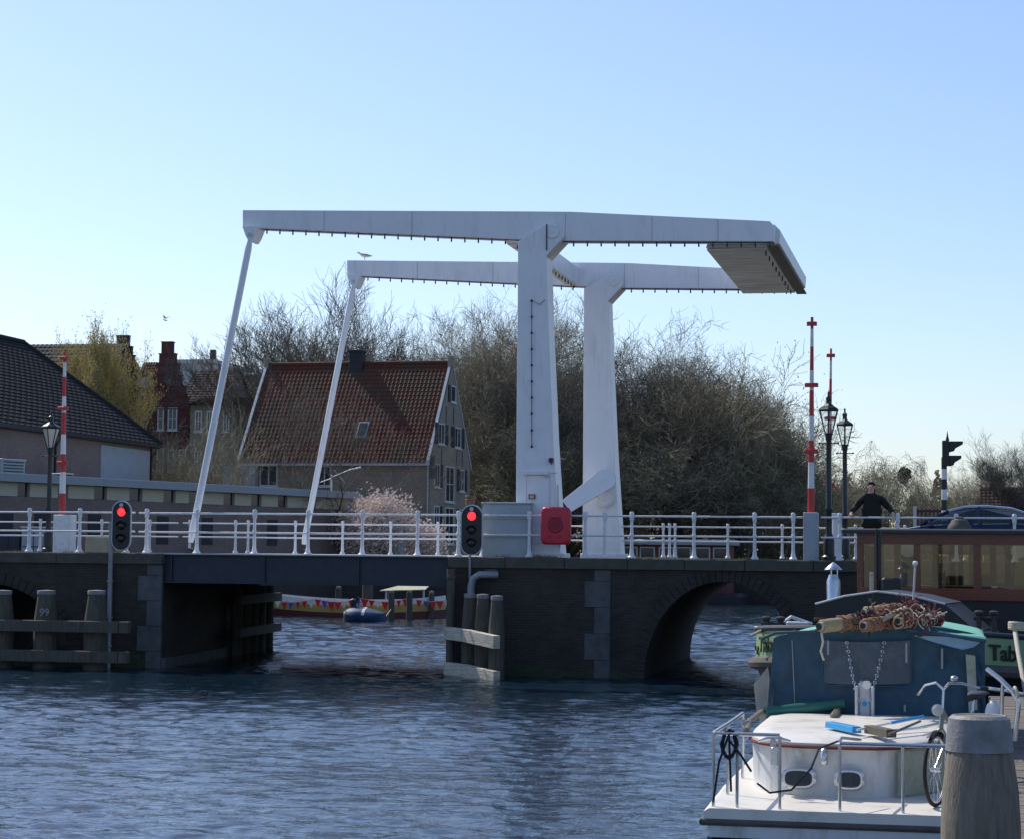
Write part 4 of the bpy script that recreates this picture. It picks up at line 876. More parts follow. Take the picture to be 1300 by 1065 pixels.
# --- red roofed house
hx = at(545,700,118); hrot = R(-3.35); Lh, Wh = 11.3, 8.0
hs = thing('canal_house', 'tall brick house with steep red tiled roof and shuttered gable', 'house', (hx.x,118,GZ), hrot)
ze = at(545,584,118).z-GZ; zr = at(566,462,122).z-GZ
c = MB(); c.add([(-Lh,0,0),(0,0,0),(0,0,ze),(-Lh,0,ze),(-Lh,Wh,0),(0,Wh,0),(0,Wh,ze),(-Lh,Wh,ze),(0,Wh/2,zr-.1),(-Lh,Wh/2,zr-.1)],
    [(0,1,2,3),(1,5,6,8,2),(5,4,7,6),(4,0,3,9,7)]); wall = c.build('wall', 'brick_house', hs, local=True)
rf = MB(); tile_roof(rf, (-Lh-.02,-.28,ze-.16), (-.12,-.28,ze-.16), (-.12,Wh/2,zr), (-Lh-.02,Wh/2,zr), 46, 24, .05, .04)
tile_roof(rf, (-Lh-.02,Wh+.28,ze-.16), (-.12,Wh+.28,ze-.16), (-.12,Wh/2,zr), (-Lh-.02,Wh/2,zr), 20, 10, .05, .04, 2); roof = rf.build('roof', 'tile_red', hs, local=True, flip=False, smooth=False)
c = MB(); c.tube([(-Lh,Wh/2,zr+.06),(-.1,Wh/2,zr+.06)], .13, 8); c.build('ridge', 'tile_red', roof, local=True)
c = MB(); c.bbox(-Lh*.545, -Lh*.545+.78, Wh/2-.40, Wh/2+.35, zr-1.0, zr+.72, .02); c.bbox(-Lh*.545-.04, -Lh*.545+.82, Wh/2-.5, Wh/2+.4, zr+.72, zr+.84, .02); c.build('chimney', 'brick_darkgable', roof, local=True)
sl_ = (zr-ze+.16)/(Wh/2+.28)
def onroof(x, t_, off): y = -.28+(Wh/2+.28)*t_; return V(x, y, ze-.16+(zr-ze+.16)*t_) + V(0,-sl_,1).normalized()*off
c = MB(); a0, a1 = -Lh*.415, -Lh*.415+.62
c.add([onroof(a0,.245,.1),onroof(a1,.245,.1),onroof(a1,.40,.1),onroof(a0,.40,.1),onroof(a0,.245,.0),onroof(a1,.245,.0),onroof(a1,.40,.0),onroof(a0,.40,.0)],[(0,1,2,3),(0,1,5,4),(1,2,6,5),(2,3,7,6),(3,0,4,7)]); sk = c.build('skylight', 'panel_blue', roof, local=True)
c = MB(); c.add([onroof(a0+.07,.26,.115),onroof(a1-.07,.26,.115),onroof(a1-.07,.385,.115),onroof(a0+.07,.385,.115)],[(0,1,2,3)]); c.build('pane','win_glass',sk,local=True)
for nm, xx, m_ in (('left_verge',-Lh-.16,'wood_pale_trim'),('gable_coping',-.14,'wood_pale_trim')):
    c = MB(); 
    for (ya,yb) in ((-.30,Wh/2),(Wh+.3,Wh/2)): c.add([(xx,ya,ze-.25),(xx+.15,ya,ze-.25),(xx+.15,yb,zr+.12),(xx,yb,zr+.12),(xx,ya,ze+.02),(xx+.15,ya,ze+.02),(xx+.15,yb,zr+.26),(xx,yb,zr+.26)],[(0,3,2,1),(4,5,6,7),(0,1,5,4),(1,2,6,5),(2,3,7,6),(3,0,4,7)])
    c.build('verge', m_, hs, local=True)
c = MB(); c.bbox(-.16, .04, Wh/2-.35, Wh/2+.35, zr-.2, zr+.42, .02); c.bbox(-Lh-.2,-Lh+.05,Wh/2-.25,Wh/2+.25,zr-.1,zr+.45,.02); c.build('gable_top', 'brick_house', hs, local=True)
c = MB(); c.box(-.02, .20, -.06, .30, ze-1.0, ze+.28); c.build('shoulder_stone', 'stone', hs, local=True)
c = MB(); c.box(-Lh, .02, -.36, -.22, ze-.30, ze-.17); c.tube([(-.12,-.1,ze-.3),(-.12,-.1,0)], .045, 8); c.build('gutter', 'wood_pale_trim', hs, local=True)
def hpx(px): return (px-545)/((545-303)/Lh)   # front wall: photo px -> local x
def hz(py): return at(545,py,118).z-GZ
window(hs, hpx(328), hpx(351), hz(617), hz(590), 0, 2, 1); window(hs, hpx(403), hpx(420), hz(617), hz(591), 0, 2, 1)
window(hs, hpx(470), hpx(488), hz(690), hz(662), 0, 2, 2)
c = MB(); c.box(-Lh-.9, hpx(327)-.05, -.5, -.03, ze-2.9, ze-.34); c.build('dormer_panel', 'panel_blue', hs, local=True)
def gy(px): return (px-545)/50*Wh
def gz(py, px=570): return at(px,py,122).z-GZ
window(hs, 3.75, 4.75, gz(511), gz(490), 0, 1, 1, axis='y', shut='l')
window(hs, 1.35, 2.6, gz(566), gz(540), 0, 2, 1, axis='y', shut='lr'); window(hs, 4.6, 5.9, gz(567), gz(541), 0, 2, 1, axis='y', shut='lr')
window(hs, .75, 1.75, gz(620), gz(591), 0, 2, 1, axis='y', shut='r'); window(hs, 2.9, 4.6, gz(637), gz(592), 0, 2, 2, axis='y'); window(hs, 5.7, 6.7, gz(622), gz(594), 0, 2, 1, axis='y', shut='lr')
window(hs, .75, 1.75, gz(672), gz(643), 0, 2, 1, axis='y', shut='r'); window(hs, 2.9, 4.6, gz(690), gz(644), 0, 2, 2, axis='y'); window(hs, 5.7, 6.7, gz(672), gz(645), 0, 2, 1, axis='y', shut='lr')
for (yy, pz) in ((2.9,528),(4.4,528),(6.3,580),(2.1,580),(5.1,580)):
    c = MB(); z = gz(pz); c.box(.0, .03, yy-.025, yy+.025, z-.45, z+.45); c.build('wall_anchor', 'dark_metal', hs, local=True)
# --- low flat roofed building
pA = at(0,599,84.8); pB = at(447,624.5,112); d = V(pB.x-pA.x, pB.y-pA.y, 0); L_ = d.length; d.normalize()
ang = math.atan2(d.y, d.x); bz = (pA.z+pB.z)/2-GZ; ext = 14
lb = thing('flat_roofed_building', 'long low brick building with grey roof edge and cream panels', 'building', (pB.x,pB.y,GZ), ang)
# local: +x along wall away, the wall faces local -y
c = MB(); c.box(-L_-ext, 0, .25, 9, 0, bz-.95); c.box(-L_-ext, -.02, .4, 8.9, bz-.95, bz-.33); c.build('wall', 'brick_brown', lb, local=True)
c = MB(); c.bbox(-L_-ext-.1, .35, -.25, 9.2, bz-.36, bz, .03); c.build('roof_edge', 'fascia', lb, local=True)
wins = [(27,42),(78,91),(124,140),(169,185),(212,227),(244,259),(288,302),(323,336),(357,369),(395,405)]
def lx(px):     # photo px -> local x on the wall line
    lo, hi = -L_-ext, .5
    for _ in range(40):
        m_ = (lo+hi)/2; wx, wy = pB.x+d.x*m_, pB.y+d.y*m_; P_ = V(wx,wy,5)-V(0,0,EZ); q_ = 650+FPX*(P_.dot(_R2))/(P_.dot(_F))
        if q_ < px: lo = m_
        else: hi = m_
    return lo
prev_ = -L_-ext
for (a0,a1) in wins:
    x0, x1 = lx(a0), lx(a1)
    c = MB(); c.box(prev_+.01, x0-.01, .20, .42, bz-.95, bz-.37); c.build('cream_panel', 'cream', lb, local=True)
    c = MB(); c.box(x0+.02, x1-.02, .33, .42, bz-.93, bz-.37); c.build('strip_window', 'navy_win', lb, local=True); prev_ = x1
c = MB(); c.box(prev_+.01, 0, .20, .42, bz-.95, bz-.37); c.build('cream_panel', 'cream', lb, local=True)
for px in (5, 50, 118, 205, 262, 345, 430):
    x0 = lx(px); c = MB(); c.box(x0, x0+.9, .22, .27, bz-2.9, bz-1.6); c.build('dark_panel', 'brick_darkgable', lb, local=True)
for px, w_, h_, nm, lbx in ((4,1.1,.9,'panel_blue','louvred pale box at the left end of the low flat roof'),(36,1.5,.65,'panel_blue','open grey box on the low flat roof left of the street lamp'),(106,.5,.18,'dark_metal','small dark vent cap on the low flat roof before the hall')):
    x0 = lx(px); wv = V(pB.x,pB.y,0)+d*x0; nrm = V(-d.y,d.x,0)
    r = thing('roof_unit', lbx, 'roof unit', (wv.x+nrm.x*1.2, wv.y+nrm.y*1.2, GZ+bz), ang)
    c = MB(); c.bbox(-w_/2, w_/2, -.35, .35, 0, h_-.05, .015); c.build('casing', nm, r, local=True); c = MB(); c.bbox(-w_/2-.04, w_/2+.04, -.4, .4, h_-.05, h_, .01); c.build('lid', 'light_grey', r, local=True)
    if h_ > .5:
        c = MB()
        for i in range(4): c.box(-w_/2+.1, w_/2-.1, -.37, -.35, .1+i*.13, .15+i*.13)
        c.build('louvre', 'dark_metal', r, local=True)
# --- hall with dark hipped roof
hX = at(205,565,113); hz_ = hX.z; gx = hX.x-.9; wR = 12.0
hl = thing('hall', 'brown brick hall with wide dark tiled hipped roof and pale end panel', 'hall', (gx,113,GZ))
H_ = hz_-GZ
c = MB(); c.box(-wR+.9, .5, -55, -.5, 0, H_+.1); c.build('wall', 'brick_brown', hl, local=True)
c = MB(); c.box(.505, .56, -7.7, -.8, 0, H_-.35); c.build('pale_panel', 'panel_blue', hl, local=True)
rdg = at(30,437,107); rx = gx+.9-(113-rdg.y)*1.0
rz_ = rdg.z-GZ; o_ = .9
rx = rdg.x-gx; ry = rdg.y-113
c = MB(); tile_roof(c, (o_,-60,H_), (o_,0,H_), (rx,ry,rz_), (rx,-60,rz_), 90, 26, .035, .05, 2)
tile_roof(c, (o_,0,H_), (2*rx-o_,0,H_), (rx,ry,rz_), (rx,ry,rz_), 20, 12, .035, .05, 2)
c.add([(2*rx-o_,-60,H_),(2*rx-o_,0,H_),(rx,ry,rz_),(rx,-60,rz_)],[(0,1,2,3)]); rf = c.build('roof', 'tile_dark', hl, local=True, flip=False)
c = MB(); c.tube([(o_,0,H_+.08),(rx,ry,rz_+.08)], .12, 8); c.tube([(rx,ry,rz_+.1),(rx,-60,rz_+.1)], .13, 8); c.build('hip_cap', 'tile_dark', rf, local=True)
c = MB(); c.box(o_-.1, o_+.06, -60, .05, H_-.16, H_+.02); c.box(-.5, o_-.1, -60, .0, H_-.2, H_-.12); c.build('eave', 'dark_metal', hl, local=True)
for yy in (-.65,-13.5,-24.0,-33):
    c = MB(); c.box(.505, .6, yy, yy+.10, 0, H_-.2); c.tube([(.55,yy+.05,H_-.8),(.85,yy+.05,H_-.2)], .04, 6); c.build('eave_strut', 'dark_metal', hl, local=True)
# --- stepped gable houses
def stepped(name, label, Y, steps, base_px, m_, roof=None, windows=(), plaque=None):
    """steps: list of (px_left, px_right, y_top) from the top down"""
    cx = xat((base_px[0]+base_px[1])/2, Y, 520); r = thing(name, label, 'house', (cx, Y, GZ))
    top_ = []; n_ = len(steps); lefts = []; rights = []
    for i, (a0,a1,yt) in enumerate(steps):
        zt_ = zat(yt, Y, (a0+a1)/2)-GZ; zn = zat(steps[i+1][2], Y, a0)-GZ if i+1 < n_ else 0
        xl, xr = xat(a0,Y,yt)-cx, xat(a1,Y,yt)-cx; lefts += [(xl,zt_),(xl,zn)]; rights += [(xr,zt_),(xr,zn)]
    poly = rights + lefts[::-1]; c = MB(); c.prism(poly, 0, .5); c.build('gable', m_, r, local=True)
    for a0,a1,yt in steps:
        z = zat(yt,Y,(a0+a1)/2)-GZ; cp = MB(); cp.box(xat(a0,Y,yt)-cx-.05, xat(a1,Y,yt)-cx+.05, -.05, .55, z+.003, z+.07); cp.build('step_coping', m_, r, local=True)
    for (a0,a1,y0,y1,nx_) in windows: window(r, xat(a0,Y,540)-cx, xat(a1,Y,540)-cx, zat(y1,Y,a0)-GZ, zat(y0,Y,a0)-GZ, 0, nx_, 2, fw=.09)
    if plaque: c = MB(); q_ = at(*plaque,Y); c.cyl((q_.x-cx,-.04,q_.z-GZ),(q_.x-cx,.01,q_.z-GZ),.32,.32,14); c.build('plaque','stone',r,local=True)
    return r, cx
r1, cx1 = stepped('stepped_gable_house', 'dark red brick house with stepped gable and red roof behind the lamp', 150, [(205,218.5,435),(202,222,450),(198.5,226,463),(195,229,477),(191,233,491),(187,238,506),(185,240,520)], (185,240), 'brick_red',
    windows=((200,208,518,546,1),(213,225,518,546,2),(200,209,568,598,1),(214,222,570,598,1),(228,237,570,598,1)), plaque=(213,482))
def X1(px): return xat(px,150,500)-cx1
Z = lambda py: zat(py,150,200)-GZ
c = MB(); c.box(X1(170), X1(240)-.05, .51, 9, 0, Z(520)); c.build('side_wall','brick_red',r1,local=True)
c = MB(); tile_roof(c, (X1(160),-.2,Z(520)), (X1(200),-.2,Z(520)), (X1(199),3.5,Z(455)), (X1(160),3.5,Z(455)), 12, 14, .06, .05)
c.add([(X1(160),8,Z(520)),(X1(200),8,Z(520)),(X1(200),3.5,Z(455)),(X1(160),3.5,Z(455))],[(0,1,2,3)]); rr_ = c.build('roof','tile_red',r1,local=True,flip=False)
c = MB(); c.bbox(X1(172), X1(181), .4, 1.6, Z(492), Z(479), .02); c.build('skylight','panel_blue',rr_,local=True)
r2, cx2 = stepped('stepped_gable_house', 'near-black stepped gable rising beside the yellow tree', 152, [(148,162.5,427),(145,166,441),(142,169,452),(139,172,464),(137,175,478),(135,178,495)], (135,178), 'brick_darkgable')
c = MB(); c.box(-1.8,1.2,.51,8,0,zat(500,152,160)-GZ); c.build('side_wall','brick_darkgable',r2,local=True)
def plain_house(label, Y, px0, px1, ye, yr, rm='tile_far', wm='brick_beige', dep=8, wins_=(), name='row_house', chim=None):
    x0, x1 = xat(px0,Y,560), xat(px1,Y,560); cx = (x0+x1)/2; r = thing(name, label, 'house', (cx,Y,GZ)); a0, a1 = x0-cx, x1-cx
    ze_, zr_ = zat(ye,Y,(px0+px1)/2)-GZ, zat(yr,Y+dep/2,(px0+px1)/2)-GZ
    c = MB(); c.add([(a0,0,0),(a1,0,0),(a1,0,ze_),(a0,0,ze_),(a0,dep,0),(a1,dep,0),(a1,dep,ze_),(a0,dep,ze_),(a1,dep/2,zr_-.05),(a0,dep/2,zr_-.05)],[(0,1,2,3),(1,5,6,8,2),(5,4,7,6),(4,0,3,9,7)]); c.build('wall', wm, r, local=True)
    c = MB(); tile_roof(c,(a0-.2,-.3,ze_-.1),(a1+.2,-.3,ze_-.1),(a1+.2,dep/2,zr_),(a0-.2,dep/2,zr_),max(4,int((a1-a0)*3)),14,.05,.05,3); c.add([(a0-.2,dep+.3,ze_-.1),(a1+.2,dep+.3,ze_-.1),(a1+.2,dep/2,zr_),(a0-.2,dep/2,zr_)],[(0,1,2,3)])
    rf_ = c.build('roof', rm, r, local=True, flip=False)
    if chim:
        xc = xat(chim[0],Y,500)-cx; zc = zat(chim[1],Y+dep/2,chim[0])-GZ; c = MB(); c.bbox(xc-.4,xc+.4,dep/2-.4,dep/2+.4,zr_-.6,zc,.03); c.build('chimney','brick_darkgable',rf_,local=True)
    for (b0,b1,y0,y1) in wins_: window(r, xat(b0,Y,560)-cx, xat(b1,Y,560)-cx, zat(y1,Y,b0)-GZ, zat(y0,Y,b0)-GZ, 0, 2, 2, fw=.09)
    return r
plain_house('dark roofed house at the left edge behind the hall, with flue', 145, -60, 116, 500, 438, 'tile_dark', 'brick_darkgable', 12, chim=None)
plain_house('purple roofed row house right of the red stepped gable', 160, 226, 276, 513, 470, 'tile_far', 'brick_beige', 9, ((240,247,530,552),(252,259,530,552)))
plain_house('dark roofed house behind the near lifting rod', 168, 262, 335, 520, 476, 'tile_dark', 'brick_beige', 10, ((292,300,535,560),))
r = plain_house('beige house with pale roof edge in front of the purple roof', 148, 241, 300, 514, 506, 'tile_far', 'brick_beige', 6, ((247,256,522,548),(262,270,522,548),(247,256,572,598),(262,270,572,598),(283,291,522,548)))
wb = at(223,457,190); we = at(271,457,190); zt_ = wb.z-GZ; cx = (wb.x+we.x)/2; r = thing('flat_block', 'white flat topped building showing above the purple roof', 'building', (cx,190,GZ))
c = MB(); c.box(wb.x-cx, we.x-cx, 0, 10, 0, zt_-.4); c.build('wall','light_grey',r,local=True); c = MB(); c.box(wb.x-cx-.2, we.x-cx+.2, -.2, 10.2, zt_-.4, zt_); c.build('parapet','light_grey',r,local=True); c = MB(); c.bbox(.4,.9,3,3.5,zt_,zt_+1.2,.05); c.build('flue','dark_metal',r,local=True)
plain_house('distant house with dark roof and chimneys at the right edge', 210, 1248, 1330, 672, 618, 'tile_far', 'brick_brown', 10, chim=(1262,613))
# red fence / shed on the right, houseboat
x0, x1 = xat(1164,74,660), xat(1237,74,660); zt_ = zat(646,74,1200); r = thing('slatted_fence', 'maroon slatted fence behind the bonnet of the blue car', 'fence', ((x0+x1)/2,74,GZ))
c = MB(); x = x0
while x < x1: c.box(x, x+.06, 73.98, 74.02, GZ, zt_); x += .13
for z in (GZ+.3, zt_-.06): c.box(x0, x1, 74.02, 74.06, z-.04, z+.04)
c.build('slats', 'maroon_fence', r); c = MB(); c.box(x0-.12, x0-.01, 73.95, 74.06, GZ, zt_+.1); c.build('post','light_grey',r)
x0, x1 = xat(780,131,700), xat(934,131,700); zt_ = zat(684.5,131,860); r = thing('houseboat', 'low red houseboat with grey flat roof seen through the pier railing', 'houseboat', ((x0+x1)/2,131,0))
c = MB(); c.bbox(x0+.2, x1-.3, 129.6, 133, .5, zt_-.3, .05); c.build('cabin', 'shed_wall', r); c = MB(); c.bbox(x0, x1, 129.2, 133.4, zt_-.32, zt_, .04); c.build('roof', 'fascia', r)
c = MB(); c.bbox(x0-.5, x1+.5, 129.1, 133.5, -.4, .62, .2); c.build('hull', 'hull_dark', r)
for px in (800,822,846,868,892,915):
    xw = xat(px,129.6,695); f = MB(); f.box(xw-.45,xw+.45,129.54,129.6,zt_-1.15,zt_-.45); w_ = f.build('window','frame_white',r); g = MB(); g.box(xw-.38,xw+.38,129.52,129.54,zt_-1.08,zt_-.52); g.build('pane','win_glass',w_)
q = at(806,700,126); c = MB(); c.sphere((q.x,128.2,zat(688,128.2,876)), .45, 8, .4); tag(c.build('boat_cover','light_grey',None,smooth=True),'small pale dome on the roof of the houseboat','cover')
# white street lamp with arm behind the flat building
q = at(421,600,113); x = q.x; z1 = zat(602,113,421); c = MB(); c.tube([(x,113,GZ),(x,113,z1)],[.07,.045],8); r = thing('lamp_post','slender white lamp post with slanting arm before the red roofed house','street lamp',(x,113,GZ)); c.build('pole','white_paint',r,smooth=True)
e1 = at(458,593,113); e2 = at(406,612,113); c = MB(); c.tube([(x,113,z1-.15),(e1.x-.6,113,e1.z-.12),(e1.x,113,e1.z)],[.03,.03,.06],6); c.tube([(x,113,z1-.2),(e2.x,113,e2.z)],.03,6); c.build('arm','white_paint',r,smooth=True)
# pale cabinets behind the left railing
for (a0,a1,yt,lbx) in ((27,58,668,'pale blue utility cabinet behind the left railing, near the lamp post'),(-4,24,672,'dark blue utility cabinet at the left edge behind the railing')):
    x0, x1 = xat(a0,66,690), xat(a1,66,690); zt_ = zat(yt,66,a0); r = thing('utility_cabinet', lbx, 'cabinet', ((x0+x1)/2,66,GZ)); mm = 'panel_blue' if a0 > 0 else 'girder'
    c = MB(); c.bbox(x0,x1,66,66.5,GZ,zt_-.05,.02); c.build('body',mm,r); c = MB(); c.bbox(x0-.03,x1+.03,65.96,66.54,zt_-.05,zt_,.01); c.build('lid',mm,r); c = MB(); c.box((x0+x1)/2-.01,(x0+x1)/2+.01,65.985,66.0,GZ+.1,zt_-.1); c.box(x0+.05,x1-.05,65.985,66.0,GZ+.5,GZ+.53); c.build('door_seam','dark_metal',r)
# ================================================================== BOATS BEHIND THE BRIDGE
def hull_rings(L, W, z0, z1, sheer, n=20, x0=0, full=.55):
    rings = []
    for i in range(n+1):
        t_ = i/n; hw = W/2*(1-abs(2*t_-1)**3)**full if 0 < t_ < 1 else .01; zz = z1+sheer*abs(2*t_-1)**2.2
        x = x0+L*t_; rings.append([(x,-hw,zz),(x,-hw*.93,(z0+zz)/2),(x,-hw*.55,z0),(x,hw*.55,z0),(x,hw*.93,(z0+zz)/2),(x,hw,zz)])
    return rings
bx0 = xat(335,93,785); bx1 = xat(560,93,785); L_ = bx1-bx0
r = thing('canal_boat', 'yellow and maroon open boat strung with bunting under the bridge', 'boat', ((bx0+bx1)/2,93.8,0))
def band(L, W, za, zb_, sheer, x0, y0, off=0, n=24):
    c = MB(); pts = []
    for s_ in (-1,1):
        rows = []
        for i in range(n+1):
            t_ = i/n; hw = (W/2+off)*(1-abs(2*t_-1)**3)**.55 if 0 < t_ < 1 else .01; sh = sheer*abs(2*t_-1)**2.2
            rows.append([(x0+L*t_, y0+s_*hw, za+sh*.8),(x0+L*t_, y0+s_*hw, zb_+sh)])
        c.loft(rows, False, False, close=False)
    return c
band(L_,2.4,-.3,.22,.1,bx0,93.8).build('lower_hull','maroon',r); band(L_,2.4,.22,.56,.22,bx0,93.8,.03).build('upper_hull','yellow_hull',r); band(L_,2.4,.56,.76,.25,bx0,93.8,.05).build('gunwale','white_paint',r)
c = MB(); c.box(bx0+.8,bx1-.8,92.9,94.7,.3,.35); c.build('floor','wood_grey',r)
y = 92.4; za = at(345,760,y).z; zb_ = at(565,758,y).z; xa = xat(340,y,760); xb = xat(580,y,760)
r = thing('bunting', 'string of red, white and blue pennants above the yellow boat', 'bunting', (xa,y,za))
pts = [V(xa+(xb-xa)*i/28, y, za+(zb_-za)*i/28 - .16*math.sin(PI*((i/28*4)%1))) for i in range(29)]; c = MB(); c.tube(pts,.012,5); c.build('cord','rope_cream',r)
for i in range(28):
    p = pts[i].lerp(pts[i+1],.5); m_ = ['cloth_red','cloth_white','cloth_red','cloth_blue','cloth_red'][i%5]; s_ = random.uniform(.13,.19); tw = random.uniform(-.6,.6)
    dx, dy = s_*math.cos(tw), s_*math.sin(tw); c = MB(); c.add([(p.x-dx,y-dy,p.z),(p.x+dx,y+dy,p.z),(p.x+random.uniform(-.06,.06),y,p.z-s_*2.0),(p.x-dx,y-dy+.012,p.z),(p.x+dx,y+dy+.012,p.z),(p.x,y+.012,p.z-s_*2.0)],[(0,1,2),(5,4,3),(0,2,5,3),(1,4,5,2),(0,3,4,1)]); c.build('pennant',m_,r)
for px, yt, rr, Y in ((467,740,.26,97),(497,749,.14,90.5),(520,749,.14,91.5),(548,750,.13,93),(430,744,.15,100)):
    q = at(px,yt,Y); m1, m2 = MB(), MB(); pile(m1, q.x, Y, -1, q.z, rr, m2, shoulder=False); r = thing('mooring_pile', {467:'thick brown mooring pile in the middle of the yellow boat',497:'left one of three thin piles right of the covered dinghy',520:'middle one of three thin piles right of the covered dinghy',548:'right one of three thin piles, nearest the middle pier',430:'brown pile behind the stern of the yellow boat'}[px], 'pile', (q.x,Y,0)); m1.build('shaft','pile',r,smooth=True); m2.build('cap','pile_cap',r,smooth=True)
dx0 = xat(436,88,790); dx1 = xat(490,88,790); r = thing('dinghy', 'small dinghy under dark blue and white cover tied to a pile', 'dinghy', ((dx0+dx1)/2,88,0))
c = MB(); c.loft(hull_rings(dx1-dx0,1.2,-.1,.25,.1,14,dx0)); 
for v in c.v: v.y += 88
c.build('hull','cover_blue',r,smooth=True)
c = MB(); n_ = 14; rings = []
for i in range(n_+1):
    t_ = i/n_; hw = .58*(1-abs(2*t_-1)**3)**.55 if 0 < t_ < 1 else .01; h = .10+.30*(math.sin(PI*min(1,t_*1.1))**.6 if t_ < .9 else .1)*(1-.55*t_)
    rings.append([(dx0+(dx1-dx0)*t_, 88+hw*math.cos(PI-PI*j/8), .27+(h)*math.sin(PI*j/8)) for j in range(9)])
c.loft(rings, False, False, close=False); c.build('cover','cover_blue',r,smooth=True)
for (t0,t1,yy) in ((.05,.22,0),(.5,.66,0)):
    c = MB(); rr2 = [[V(*p)+V(0,0,.012) for p in rings[int(t0*n_)+k_]] for k_ in range(2)]; 
    for q_ in rr2:
        for p in q_: p.y = 88+(p.y-88)*1.02
    c.loft([q_[:6] for q_ in rr2], False, False, close=False); c.build('white_patch','white_paint',r)
om = at(449,768,88); c = MB(); c.bbox(om.x-.12,om.x+.12,87.9,88.1,.55,.95,.05); c.tube([(om.x,88,.6),(om.x+.2,88,1.0)],.06,6); c.build('outboard','black_paint',r)
a = at(482,788,88); b2 = at(497,772,90.5); c = MB(); c.tube([a, a.lerp(b2,.5)+V(0,0,-.08), b2],.02,5); tag(c.build('mooring_rope','rope_cream'),'pale rope from the covered dinghy to a thin pile','rope')
q0, q1 = at(482,749,101), at(540,741,101); c = MB(); c.add([(q0.x,101,q0.z),(q1.x,101,q0.z+.08),(q1.x,103,q0.z+.5),(q0.x+1.5,103,q0.z+.5),(q0.x,101,q0.z-.04),(q1.x,101,q0.z+.04),(q1.x,103,q0.z+.46),(q0.x+1.5,103,q0.z+.46)],[(0,1,2,3),(4,5,6,7),(0,1,5,4),(1,2,6,5),(2,3,7,6),(3,0,4,7)]); r = thing('awning','cream awning on poles over the quay beyond the piles','awning',(q0.x,101,0)); c.build('canopy','cream_canvas',r)
c = MB(); c.cyl((q1.x-.1,101.1,-.2),(q1.x-.1,101.1,q0.z+.04),.05); c.cyl((q0.x+.3,101.1,-.2),(q0.x+.3,101.1,q0.z),.05); c.build('pole','light_grey',r)
# gulls
def gull(label, p, s=1, fly=False):
    r = thing('gull', label, 'bird', p); c = MB(); rings = []
    for t_, rr, dz in ((-.20,.004,-.02),(-.12,.035,-.01),(0,.062,0),(.10,.055,.03),(.15,.035,.07),(.19,.036,.10),(.225,.02,.10),(.26,.004,.095)):
        rings.append([(-t_*s, rr*s*math.cos(2*PI*j/8), (.12+dz+rr*math.sin(2*PI*j/8))*s) for j in range(8)])
    c.loft(rings); c.build('body','gull_white',r,local=True,smooth=True)
    c = MB()
    for sg in (-1,1):
        if fly: c.add([(-.05,sg*.03,.15),(.07,sg*.03,.15),(.05,sg*.35,.27),(.13,sg*.62,.20),(-.01,sg*.35,.28)],[(0,1,2,4),(4,2,3)])
        else: c.loft([[(-.08,sg*.045,.13),(-.08,sg*.065,.16),(-.05,sg*.05,.18)],[(.08,sg*.06,.12),(.08,sg*.07,.15),(.08,sg*.05,.17)],[(.24,sg*.01,.10),(.24,sg*.02,.11),(.24,sg*.01,.115)]])
    c.build('wing','gull_grey',r,local=True)
    if not fly:
        c = MB()
        for sg in (-1,1): c.cyl((0,sg*.02,0),(0,sg*.02,.08),.006,.006,5)
        c.build('leg','rope_tan',r,local=True)
    return r
q = at(463,331,61.95); gull('grey and white gull standing on the far balance beam', (q.x,61.95,at(463,329.5,61.95).z-.02), 1.0)
gull('small gull in flight above the left houses', tuple(at(210,409,95)), .6, True)
# ================================================================== PERSON
def skin_mesh(vs, es, rs, sub=1):
    me = bpy.data.meshes.new('sk'); me.from_pydata([tuple(v) for v in vs], es, []); o = bpy.data.objects.new('sk', me); COL.objects.link(o)
    sm = o.modifiers.new('s','SKIN'); sm.branch_smoothing = .6
    for i, d_ in enumerate(me.skin_vertices[0].data): rr = rs[i]; d_.radius = rr if isinstance(rr, tuple) else (rr, rr); d_.use_root = (i == 0)
    sb = o.modifiers.new('b','SUBSURF'); sb.levels = sub; sb.render_levels = sub
    dg = bpy.context.evaluated_depsgraph_get(); m2 = bpy.data.meshes.new_from_object(o.evaluated_get(dg))
    v_ = [v.co.copy() for v in m2.vertices]; f_ = [tuple(p.vertices) for p in m2.polygons]; bpy.data.objects.remove(o); return v_, f_
PY = 51.86; px_ = at(1107,700,PY).x; top_ = at(1107,610,PY).z; FZ = DK-.04; S = (top_-FZ)/1.80
ps = thing('person', 'person in a long black coat leaning both hands on the bridge railing', 'person', (px_,PY,FZ))
def hd(a, b): return V(a,b[0],b[1])
hl_ = (at(1080,655,NY).x-px_)/S; hr_ = (at(1134,655,NY).x-px_)/S; rz = (DK+1.0+.03-FZ)/S; ry = (NY-PY)/S
vs = [V(0,0,.95), V(0,.01,1.12), V(0,.02,1.30), V(0,.01,1.44), V(-.01,-.01,1.53), V(-.01,-.03,1.62), V(-.01,-.03,1.73),
      V(.17,.01,1.42), V((.19+hr_)/2+.03,.06,1.22), V(hr_,ry+.10,rz+.06), V(hr_,ry+.02,rz+.03),
      V(-.17,.01,1.42), V((-.19+hl_)/2-.03,.06,1.22), V(hl_,ry+.10,rz+.06), V(hl_,ry+.02,rz+.03),
      V(.10,0,.88), V(.11,-.02,.50), V(.12,.02,.09), V(.13,-.12,.035),
      V(-.10,0,.88), V(-.12,.02,.50), V(-.13,.06,.09), V(-.15,-.07,.035)]
es = [(0,1),(1,2),(2,3),(3,4),(4,5),(5,6),(3,7),(7,8),(8,9),(9,10),(3,11),(11,12),(12,13),(13,14),(0,15),(15,16),(16,17),(17,18),(0,19),(19,20),(20,21),(21,22)]
